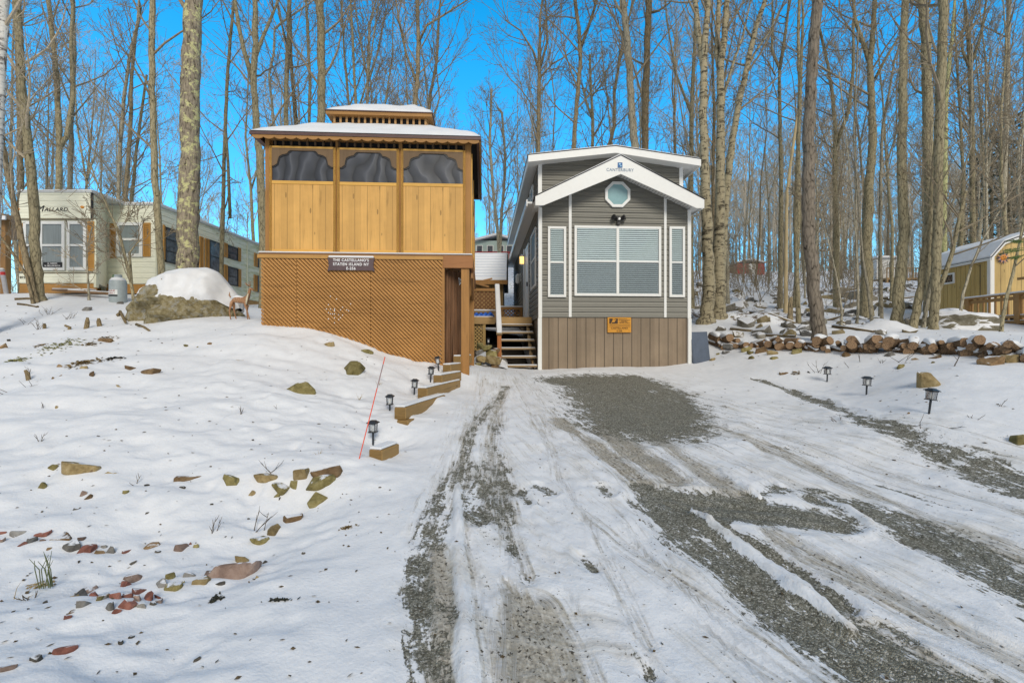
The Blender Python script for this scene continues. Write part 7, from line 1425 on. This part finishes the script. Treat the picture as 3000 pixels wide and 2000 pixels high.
T('tall straight tree at the right end of the cupola with a long right limb', 19, [(1222, 0), (1226, 130), (1224, 220), (1216, 300)], 12, 17, B_DK, TW_A, 22, top=20, limbs=18, lo=.5, forks=(([(1224, 130), (1250, 75), (1300, 45), (1370, 0)], 8, 4), ([(1220, 240), (1190, 160), (1168, 60), (1160, 0)], 9, 4)))
T('fine twigged tree with low spreading limb right of the cupola', 21, [(1285, 60), (1280, 180), (1262, 270), (1256, 330)], 8, 14, B_DK, TW_A, 23, top=18, limbs=18, lo=.35, lmul=.28)
T('small round crowned tree in the gap between gazebo and grey house', 26, [(1470, 330), (1478, 430), (1480, 500), (1470, 620)], 7, 12, B_GR, TW_A, 24, top=15, limbs=22, lo=.3, lmul=.36)
T('taller thin tree in the gap between gazebo and grey house', 30, [(1440, 260), (1435, 420), (1445, 560), (1460, 700)], 7, 12, B_GR, TW_A, 25, top=16, limbs=20, lo=.3, lmul=.3)
T('dark vase shaped tree behind the left end of the loft roof', 20, [(1580, 200), (1578, 330), (1576, 459)], 12, 16, B_DK, TW_A, 26, top=17.5, limbs=18, lo=.5, lmul=.3, forks=(([(1580, 210), (1562, 150), (1525, 90), (1480, 60)], 8, 3), ([(1582, 200), (1604, 120), (1600, 40), (1598, 0)], 8, 4), ([(1580, 230), (1620, 185)], 6, 4)))
T('straight tree forking high behind the left half of the loft roof', 19, [(1684, 0), (1696, 80), (1701, 170), (1690, 300), (1680, 445)], 12, 18, B_DK, TW_A, 27, top=20, limbs=18, lo=.45, forks=(([(1701, 140), (1720, 90), (1740, 30), (1748, 0)], 10, 7),))
T('small forked tree behind the loft roof left of the ridge', 24, [(1728, 160), (1730, 240), (1737, 350), (1736, 442)], 8, 15, B_OL, TW_A, 28, top=16, limbs=20, lo=.4, lmul=.3, forks=(([(1736, 350), (1718, 300), (1708, 260)], 8, 5), ([(1732, 285), (1752, 260)], 6, 4)))
T('crooked tree behind the loft roof ridge', 23, [(1840, 60), (1815, 180), (1800, 270), (1800, 370), (1780, 440)], 8, 16, B_DK, TW_A, 29, top=20, limbs=20, lo=.35)
T('stout pale tree right of the loft ridge, left of a twin', 17, [(1824, 0), (1838, 120), (1845, 230), (1852, 340), (1860, 440)], 20, 30, B_GR, TW_A, 30, top=20, limbs=16, lo=.45, sides=12, forks=(([(1836, 60), (1815, 30), (1800, 0)], 9, 6),))
T('stout dark twin tree right of the loft ridge', 17.3, [(1902, 0), (1896, 120), (1892, 240), (1888, 445)], 20, 26, B_DK, TW_A, 31, top=20, limbs=16, lo=.45, sides=12, forks=(([(1905, 38), (1930, 32), (1960, 10), (1985, -20)], 8, 3),))
T('yellowish birch splitting into two stems right of the grey house', 14.2, [(2075, 0), (2068, 90), (2062, 180), (2060, 330), (2064, 520), (2072, 700), (2078, 860)], 16, 42, B_BIR, TW_A, 32, top=19, base=(2068, 948), limbs=12, lo=.5, sides=12, flare=1.6, forks=(([(2061, 200), (2050, 120), (2042, 60), (2036, 0)], 18, 14),))
T('straight birch in the clump beside the grey house, right of the split one', 14.5, [(2130, 0), (2124, 90), (2112, 190), (2112, 360), (2110, 560), (2106, 720), (2104, 860)], 17, 40, B_BIR, TW_A, 33, top=19, base=(2106, 948), limbs=14, lo=.45, sides=12, flare=1.5, forks=(([(2112, 230), (2100, 160), (2104, 60), (2106, 0)], 16, 12), ([(2114, 300), (2150, 180), (2175, 110), (2200, 0)], 9, 4)))
T('birch stem leaning right out of the clump beside the grey house', 14.8, [(2242, 0), (2212, 90), (2190, 190), (2165, 300), (2146, 410), (2128, 560), (2118, 700)], 14, 30, B_BIR, TW_A, 34, top=18, base=(2110, 935), limbs=16, lo=.4, sides=10, forks=(([(2188, 200), (2215, 150), (2250, 100), (2300, 0)], 8, 3),))
T('dark scarred snag leaning slightly on the right bank, thickest there', 11.0, [(2396, 0), (2388, 60), (2380, 160), (2374, 300), (2370, 420), (2368, 560), (2370, 680), (2384, 850)], 31, 42, B_SNAG, TW_D, 35, top=17, base=(2400, 1002), limbs=3, lo=.7, sides=14, kids_=(0, 4, 3), lmul=.12)
T('pale broken split trunk left of the dark snag', 16, [(2346, 280), (2330, 380), (2318, 470), (2306, 560), (2303, 690)], 7, 13, B_PALE, TW_A, 36, top=9.6, base=(2302, 860), limbs=0, endr=.02)
T('slender tree forking at half height left of the pale broken trunk', 19, [(2264, 60), (2262, 150), (2284, 204), (2284, 330), (2288, 500), (2288, 640)], 8, 16, B_OL, TW_A, 37, top=19, base=(2285, 850), limbs=16, lo=.4, forks=(([(2284, 205), (2298, 120), (2308, 40), (2312, 0)], 10, 6), ([(2284, 205), (2270, 220), (2250, 180)], 6, 4)))
T('thin tree right behind the pale broken trunk', 18, [(2342, 0), (2338, 120), (2343, 260), (2338, 400), (2340, 612)], 9, 15, B_OL, TW_A, 38, top=19, base=(2330, 860), limbs=16, lo=.35)
T('curved thin tree just right of the dark snag', 19, [(2404, 100), (2425, 190), (2440, 280), (2448, 400), (2446, 520)], 8, 20, B_OL, TW_A, 39, top=18, base=(2452, 860), limbs=16, lo=.35, forks=(([(2448, 430), (2485, 330), (2500, 200), (2500, 60)], 12, 6),))
T('stout mottled tree with a mid height fork right of the dark snag', 17.5, [(2562, 30), (2556, 120), (2548, 200), (2553, 300), (2556, 420), (2545, 560), (2540, 700)], 14, 36, B_OL, TW_A, 40, top=20, base=(2540, 868), limbs=16, lo=.4, sides=12, forks=(([(2550, 190), (2530, 130), (2505, 60), (2500, 0)], 14, 7), ([(2565, 230), (2590, 180), (2620, 130), (2640, 100)], 9, 4)))
T('thin tree with a leaning top between the mottled tree and the smooth pale one', 18, [(2620, 180), (2600, 300), (2585, 380), (2580, 520), (2578, 680)], 6, 13, B_GR, TW_A, 41, top=16, base=(2580, 870), limbs=16, lo=.35)
T('smooth pale olive trunk with dark knots, spiralled scar near its foot', 12.4, [(2652, 0), (2646, 130), (2644, 260), (2646, 330), (2640, 440), (2644, 560), (2648, 700), (2634, 830)], 20, 34, B_OL, TW_A, 42, top=18, base=(2628, 985), limbs=8, lo=.5, sides=12, flare=1.4)
T('rough dark tree behind the left end of the honey shed', 16, [(2700, 0), (2712, 120), (2716, 330), (2722, 500), (2728, 700)], 26, 32, B_OL, TW_A, 43, top=20, base=(2722, 930), limbs=14, lo=.4, sides=12)
T('greenish brown trunk rising from the firewood row before the shed corner', 11.6, [(2764, 0), (2758, 200), (2750, 420), (2748, 600), (2744, 760), (2740, 880)], 26, 26, B_OL, TW_A, 44, top=18, base=(2734, 992), limbs=14, lo=.35, sides=12, lmul=.3, ang=(40, 75), kids_=(0, 6, 5), forks=(([(2741, 870), (2766, 810), (2790, 740), (2806, 660), (2830, 560)], 14, 8),))
T('leaning grey trunk rooted left of the greenish one on the firewood row', 11.9, [(2740, 420), (2722, 640), (2706, 780), (2692, 880)], 10, 26, B_OL, TW_A, 45, top=13, base=(2672, 992), limbs=12, lo=.4)
T('thin leaning stem between the two trunks on the firewood row', 12.1, [(2745, 740), (2722, 850), (2712, 910)], 8, 13, B_GR, TW_A, 46, top=9, base=(2704, 992), limbs=10, lo=.3)
T('yellow lichened trunk behind the shed roof', 19, [(2770, 300), (2768, 450), (2766, 600), (2764, 740)], 14, 18, bark('yellow_lichen_bark', (.34, .33, .17), (.06, .05, .03), lichen=(.5, .5, .25), lam=.5), TW_A, 47, top=17, base=(2764, 930), limbs=12, lo=.5)
T('forked tree behind the honey shed roof middle', 20, [(2838, 120), (2842, 204), (2846, 300), (2848, 420), (2850, 640)], 12, 18, B_OL, TW_A, 48, top=19, base=(2850, 900), limbs=16, lo=.4, forks=(([(2845, 210), (2820, 150), (2815, 90)], 9, 6), ([(2848, 180), (2875, 100), (2890, 0)], 9, 5)))
T('straight grey tree near the right edge above the shed', 21, [(2956, 0), (2952, 180), (2948, 330), (2940, 560)], 12, 17, B_GR, TW_A, 49, top=20, base=(2940, 900), limbs=18, lo=.35)
T('thin crooked sapling leaning over the shed deck rail', 10.6, [(3000, 640), (2985, 720), (2968, 800), (2946, 880)], 6, 11, B_OL, TW_A, 50, top=6.5, base=(2932, 985), limbs=10, lo=.3, lmul=.5)
T('slanted bare sapling in front of the shed side wall', 12.2, [(2880, 700), (2845, 780), (2822, 860)], 5, 10, B_GR, TW_A, 51, top=7.4, base=(2806, 950), limbs=12, lo=.3, lmul=.45)
T('thin pale sapling between the pale trunk and the firewood, left one', 12.6, [(2528, 760), (2545, 860), (2552, 920)], 7, 12, B_GR, TW_A, 52, top=10, base=(2554, 980), limbs=12, lo=.35)
T('thin pale sapling on the slope, middle of three near the mottled tree', 13, [(2508, 700), (2512, 800), (2514, 900)], 5, 9, B_GR, TW_A, 53, top=9, base=(2510, 975), limbs=12, lo=.35)
T('short sapling with bent foot left of the three on the slope', 12.8, [(2440, 760), (2460, 860), (2466, 920)], 4, 8, B_GR, TW_A, 54, top=7.5, base=(2464, 980), limbs=12, lo=.3)
T('pole straight tree close left of the dark snag', 13.5, [(2335, 500), (2330, 660), (2334, 800)], 12, 15, B_OL, TW_A, 55, top=15, base=(2340, 962), limbs=14, lo=.45)
T('short broken brown stump between birch clump and dark snag', 13.6, [(2318, 870)], 12, 18, B_DK, TW_A, 56, top=3.1, base=(2314, 945), limbs=0)
# ---- further trees: copies of a dozen grown forms
PROTO = []
def proto(i):
    rng = random.Random(500 + i); Ht = rng.uniform(15, 21); p = [Vector((0, 0, 0))]; x = y = 0
    for k in range(1, 6): x += rng.uniform(-.3, .3); y += rng.uniform(-.3, .3); p.append(Vector((x, y, Ht * k / 5)))
    r0 = rng.uniform(.075, .145); rad = [r0 * (1 - .17 * k) for k in range(5)] + [.015]; F = []
    if i % 3 != 2:
        k = 2 + i % 2; s = p[k]; sg = rng.choice((-1, 1)); F.append(([s, s + Vector((sg * .5, rng.uniform(-.4, .4), 1.6)), s + Vector((sg * 1.1, rng.uniform(-.6, .6), 4.2)), s + Vector((sg * 1.3, rng.uniform(-.6, .6), 6.5))], [rad[k] * .75, rad[k] * .6, rad[k] * .4, .012]))
    t = make_tree('bare_tree', '', p, rad, (B_OL, B_GR, B_DK, B_GR, B_BIR)[i % 5], (TW_A, TW_B, TW_A)[i % 3], rng, limbs=18, kids_=(0, 5, 5), lo=.28, hi=1, lmul=.24, up=1.0, ang=(18, 48), forks=F, rmin=.008, sides=7); kids(t); return t
PROTO = [proto(i) for i in range(12)]
def young(i):
    rng = random.Random(900 + i); Ht = rng.uniform(7, 10); p = [Vector((0, 0, 0)), Vector((rng.uniform(-.2, .2), 0, Ht * .4)), Vector((rng.uniform(-.5, .5), rng.uniform(-.3, .3), Ht))]
    t = make_tree('young_tree', '', p, [.05, .04, .01], B_GR, TW_A, rng, limbs=22, kids_=(0, 6, 5), lo=.15, lmul=.3, up=1.0, ang=(15, 50), rmin=.006, sides=6); kids(t); return t
YOUNG = [young(i) for i in range(4)]
ZONES = [(-400, 640, 'behind the cream trailer'), (640, 775, 'between trailer and gazebo'), (775, 1400, 'behind the gazebo'), (1400, 1560, 'in the gap left of the grey house'), (1560, 2030, 'behind the grey house'), (2030, 2360, 'between grey house and dark snag'), (2360, 2700, 'between dark snag and shed'), (2700, 3500, 'behind the honey shed')]
def blocked(x, y):
    if y < 26 and -24 < x < -9.5: return True               # trailer
    if 9 < y < 24 and .3 < x < 4.9: return True              # house
    if 17 < y < 22.5 and -5 < x < .6: return True            # brown shed
    if 13 < y < 19.5 and 13 < x < 19.5: return True          # honey shed
    if 34 < y < 41 and -4 < x < 2: return True
    if y < 40 and abs(x - (1440 - 1500) / FPX * y) < 1.6 and y < 36: return True   # keep the hillside house in view
    if 30 < y < 46 and (abs(x - 20 * y / 43 * 1.07) < 1.2 or abs(x - .8 * y) < 1.3): return y < 43 and rt_.random() < .6
    return False
cells = []
for i in range(900):
    Y = 20 + 40 * rt_.random() ** 1.25; px = rt_.uniform(-160, 3160); x = (px - 1500) / FPX * Y
    if px > 2030 and rt_.random() < .25: Y = rt_.uniform(16.5, 24); x = (px - 1500) / FPX * Y
    if blocked(x, Y) or any((x - a) ** 2 + (Y - b) ** 2 < 2.1 for a, b in cells): continue
    cells.append((x, Y))
    if len(cells) >= 132: break
for i in range(400):
    Y = rt_.uniform(18, 44); px = rt_.uniform(2090, 2790); x = (px - 1500) / FPX * Y
    if blocked(x, Y) or any((x - a) ** 2 + (Y - b) ** 2 < 1.1 for a, b in cells): continue
    cells.append((x, Y))
    if len(cells) >= 142: break
items = sorted(cells, key=lambda c: c[0] / c[1]); used_ = set(); cnt = {}
for x, Y in items:
    px = 1500 + FPX * x / Y; zn = next(z[2] for z in ZONES if z[0] <= px < z[1]); far_ = Y > 38; yg = rt_.random() < .22
    lst = YOUNG if yg else PROTO; k = rt_.randrange(len(lst)); src = lst[k]; fresh = src.name not in used_
    kind = ('young thin' if yg else 'distant slim' if far_ else 'tall bare'); key = (zn, kind); cnt[key] = cnt.get(key, 0) + 1; n_i = cnt[key]
    lab = '%s tree %s, %s from left' % (kind, zn, ORD[min(n_i, len(ORD)) - 1])
    loc = (x, Y, GZ(x, Y)); rot = (R(rt_.uniform(-3, 3)), R(rt_.uniform(-4, 4)), rt_.uniform(0, 6.28)); sc = rt_.uniform(.8, 1.12) * (.82 if x / Y > .4 else 1)
    if fresh: used_.add(src.name); o = src; o.location, o.rotation_euler, o.scale = loc, rot, (sc,) * 3; o['label'] = lab; o['group'] = 'bare trees in the woods'
    else: o = dup(src, loc, 0, lab, 'bare trees in the woods', (sc, sc, sc * rt_.uniform(.92, 1.1)), rot)
for src in PROTO + YOUNG:
    if src.name not in used_:
        for ch in KIDS.get(src.name, ()): bpy.data.objects.remove(ch)
        bpy.data.objects.remove(src)
# ---- the far wood beyond them, one mass
def simple_tree(rng):
    mb = MB(); Ht = rng.uniform(13, 19); mb.tube([(0, 0, -.5), (rng.uniform(-.3, .3), 0, Ht * .5), (rng.uniform(-.6, .6), 0, Ht)], [.14, .1, .02], 5, False)
    for k in range(16):
        z = Ht * rng.uniform(.25, .95); grow(mb, Vector((0, 0, z)), (Vector((rng.uniform(-1, 1), rng.uniform(-1, 1), 1.1))).normalized(), rng.uniform(2, 4.2), .045, 0, rng, (0, 5, 4), 1.0, .016)
    return np.array(mb.v), mb.f
S_T = [simple_tree(random.Random(40 + i)) for i in range(5)]; V_, F_, off = [], [], 0
fq = []
for i in range(300):
    v, f = S_T[i % 5]; Y = rt_.uniform(56, 105); px = rt_.uniform(-250, 3250) if i < 150 else rt_.uniform(1980, 3250); x = (px - 1500) / FPX * Y; s = rt_.uniform(.8, 1.15) * (1.05 if px > 2000 else .85); a = rt_.uniform(0, 6.28); c_, s_ = math.cos(a), math.sin(a); g = GZ(x, Y)
    V_.append(np.stack([(v[:, 0] * c_ - v[:, 1] * s_) * s + x, (v[:, 0] * s_ + v[:, 1] * c_) * s + Y, v[:, 2] * s + g], 1)); fq.append((f, off)); off += len(v)
far_parts = (V_, fq)
def stuff_mesh(name, V_, fq, mat, lab, cat):
    VV_ = np.concatenate(V_); tri = np.concatenate([np.array([q for q in f]) + o for f, o in fq])
    me = bpy.data.meshes.new(name); me.vertices.add(len(VV_)); me.vertices.foreach_set('co', VV_.ravel()); me.loops.add(tri.size); me.loops.foreach_set('vertex_index', tri.ravel()); me.polygons.add(len(tri)); me.polygons.foreach_set('loop_start', np.arange(0, tri.size, 4)); me.update(calc_edges=True); me.materials.append(mat)
    o = bpy.data.objects.new(name, me); C.objects.link(o); tag(o, lab, cat, kind='stuff')
stuff_mesh('far_woods', V_, fq, plain('far_bark', (.48, .42, .33), .9, .25, bumpk=0), 'distant leafless woods along the hilltop behind everything', 'woods')
def shrub(rng):
    mb = MB()
    for k in range(5): grow(mb, Vector((rng.uniform(-.3, .3), rng.uniform(-.3, .3), -.1)), Vector((rng.uniform(-.35, .35), rng.uniform(-.35, .35), 1)).normalized(), rng.uniform(1.2, 4), .014, 0, rng, (0, 5, 3), .6, .007)
    return np.array(mb.v), mb.f
SH_ = [shrub(random.Random(140 + i)) for i in range(6)]; V_, off, fq = [], 0, []
for i in range(230):
    v, f = SH_[i % 6]; Y = rt_.uniform(17, 58); px = rt_.uniform(2020, 3200) if i % 3 else rt_.uniform(-200, 1570); x = (px - 1500) / FPX * Y
    if blocked(x, Y) or (px < 1570 and Y < 24) or abs(x - (1440 - 1500) / FPX * Y) < 2.2: continue
    s = rt_.uniform(.5, 1.25); a = rt_.uniform(0, 6.28); c_, s_ = math.cos(a), math.sin(a); g = GZ(x, Y)
    V_.append(np.stack([(v[:, 0] * c_ - v[:, 1] * s_) * s + x, (v[:, 0] * s_ + v[:, 1] * c_) * s + Y, v[:, 2] * s + g], 1)); fq.append((f, off)); off += len(v)
stuff_mesh('undergrowth', V_, fq, TW_A, 'leafless brush filling the woods between the trunks', 'undergrowth')
# ---- dark evergreens at the upper right and a pine sprig
NEED = plain('dark_needles', (.055, .06, .035), .8, .4, bumpk=0); NEED2 = plain('green_needles', (.10, .16, .045), .7, .3, bumpk=0)
def conifer(label, px, Y, Ht, seed, mat=NEED):
    rng = random.Random(seed); x = (px - 1500) / FPX * Y; g = GZ(x, Y); t = thing('evergreen_tree', label, 'tree', (x, Y, g), 0, 'dark evergreens beyond the shed')
    mb = MB(); mb.tube([(0, 0, -.3), (0, 0, Ht * .5), (0, 0, Ht)], [.16, .1, .02], 7); mb.build('trunk', B_DK, t)
    cb = MB()
    for k in range(int(Ht * 11)):
        u = rng.random() ** .8; z = Ht * (.12 + .86 * u); L = (1 - u) * Ht * .2 + .35; a = rng.uniform(0, 6.28); d = Vector((math.cos(a), math.sin(a), -.25)); p = Vector((0, 0, z)); cb.tube([p, p + d * L], [.02, .006], 3, False)
        for j in range(9):
            q = p + d * L * rng.uniform(.25, 1); s = rng.uniform(.14, .32); e = Vector((rng.uniform(-1, 1), rng.uniform(-1, 1), rng.uniform(-.7, .1))).normalized(); w = e.cross(Vector((0, 0, 1))); w = (w.normalized() if w.length > .1 else Vector((1, 0, 0))) * s * .3
            cb.add([tuple(q - w), tuple(q + e * s), tuple(q + w), tuple(q - e * s * .3)], [(0, 1, 2, 3)])
    cb.build('crown', mat, t); return t
for i, (px, Y, Ht) in enumerate(((2905, 36, 11.5), (2952, 33, 12), (3005, 35, 13), (3060, 32, 12), (2860, 41, 11))): conifer('dark evergreen beyond the honey shed, %s of five from the near edge' % ORD[i], px, Y, Ht, 60 + i)
p = Vector(wp(2965, 735, 10.4)); tq = thing('pine_sapling', 'small pine sprig with bright green needles before the shed gable', 'tree', (p.x + .12, 10.4, GZ(p.x + .12, 10.4))); hq = p.z - tq.location.z; rng = random.Random(3)
mb = MB(); mb.tube([(.3, 0, -.2), (.22, 0, hq * .6), (.12, 0, hq + .3)], [.02, .016, .006], 6); mb.build('trunk', B_OL, tq); cb = MB()
for k in range(9):
    a = rng.uniform(2.2, 4.6) if k < 6 else rng.uniform(0, 6.28); b = Vector((.14, 0, hq + rng.uniform(-.15, .25))); d = Vector((math.cos(a), math.sin(a) * .6, rng.uniform(-.25, .15))).normalized(); L = rng.uniform(.15, .42); cb.tube([b, b + d * L], [.006, .003], 4)
    for j in range(60):
        q = b + d * L * rng.uniform(.2, 1.05); e = (d + Vector((rng.uniform(-1, 1), rng.uniform(-1, 1), rng.uniform(-.8, .8)))).normalized() * .075; w = e.cross(Vector((.2, 1, .3))).normalized() * .0045; cb.add([tuple(q - w), tuple(q + w), tuple(q + e)], [(0, 1, 2)])
cb.build('crown', NEED2, tq)
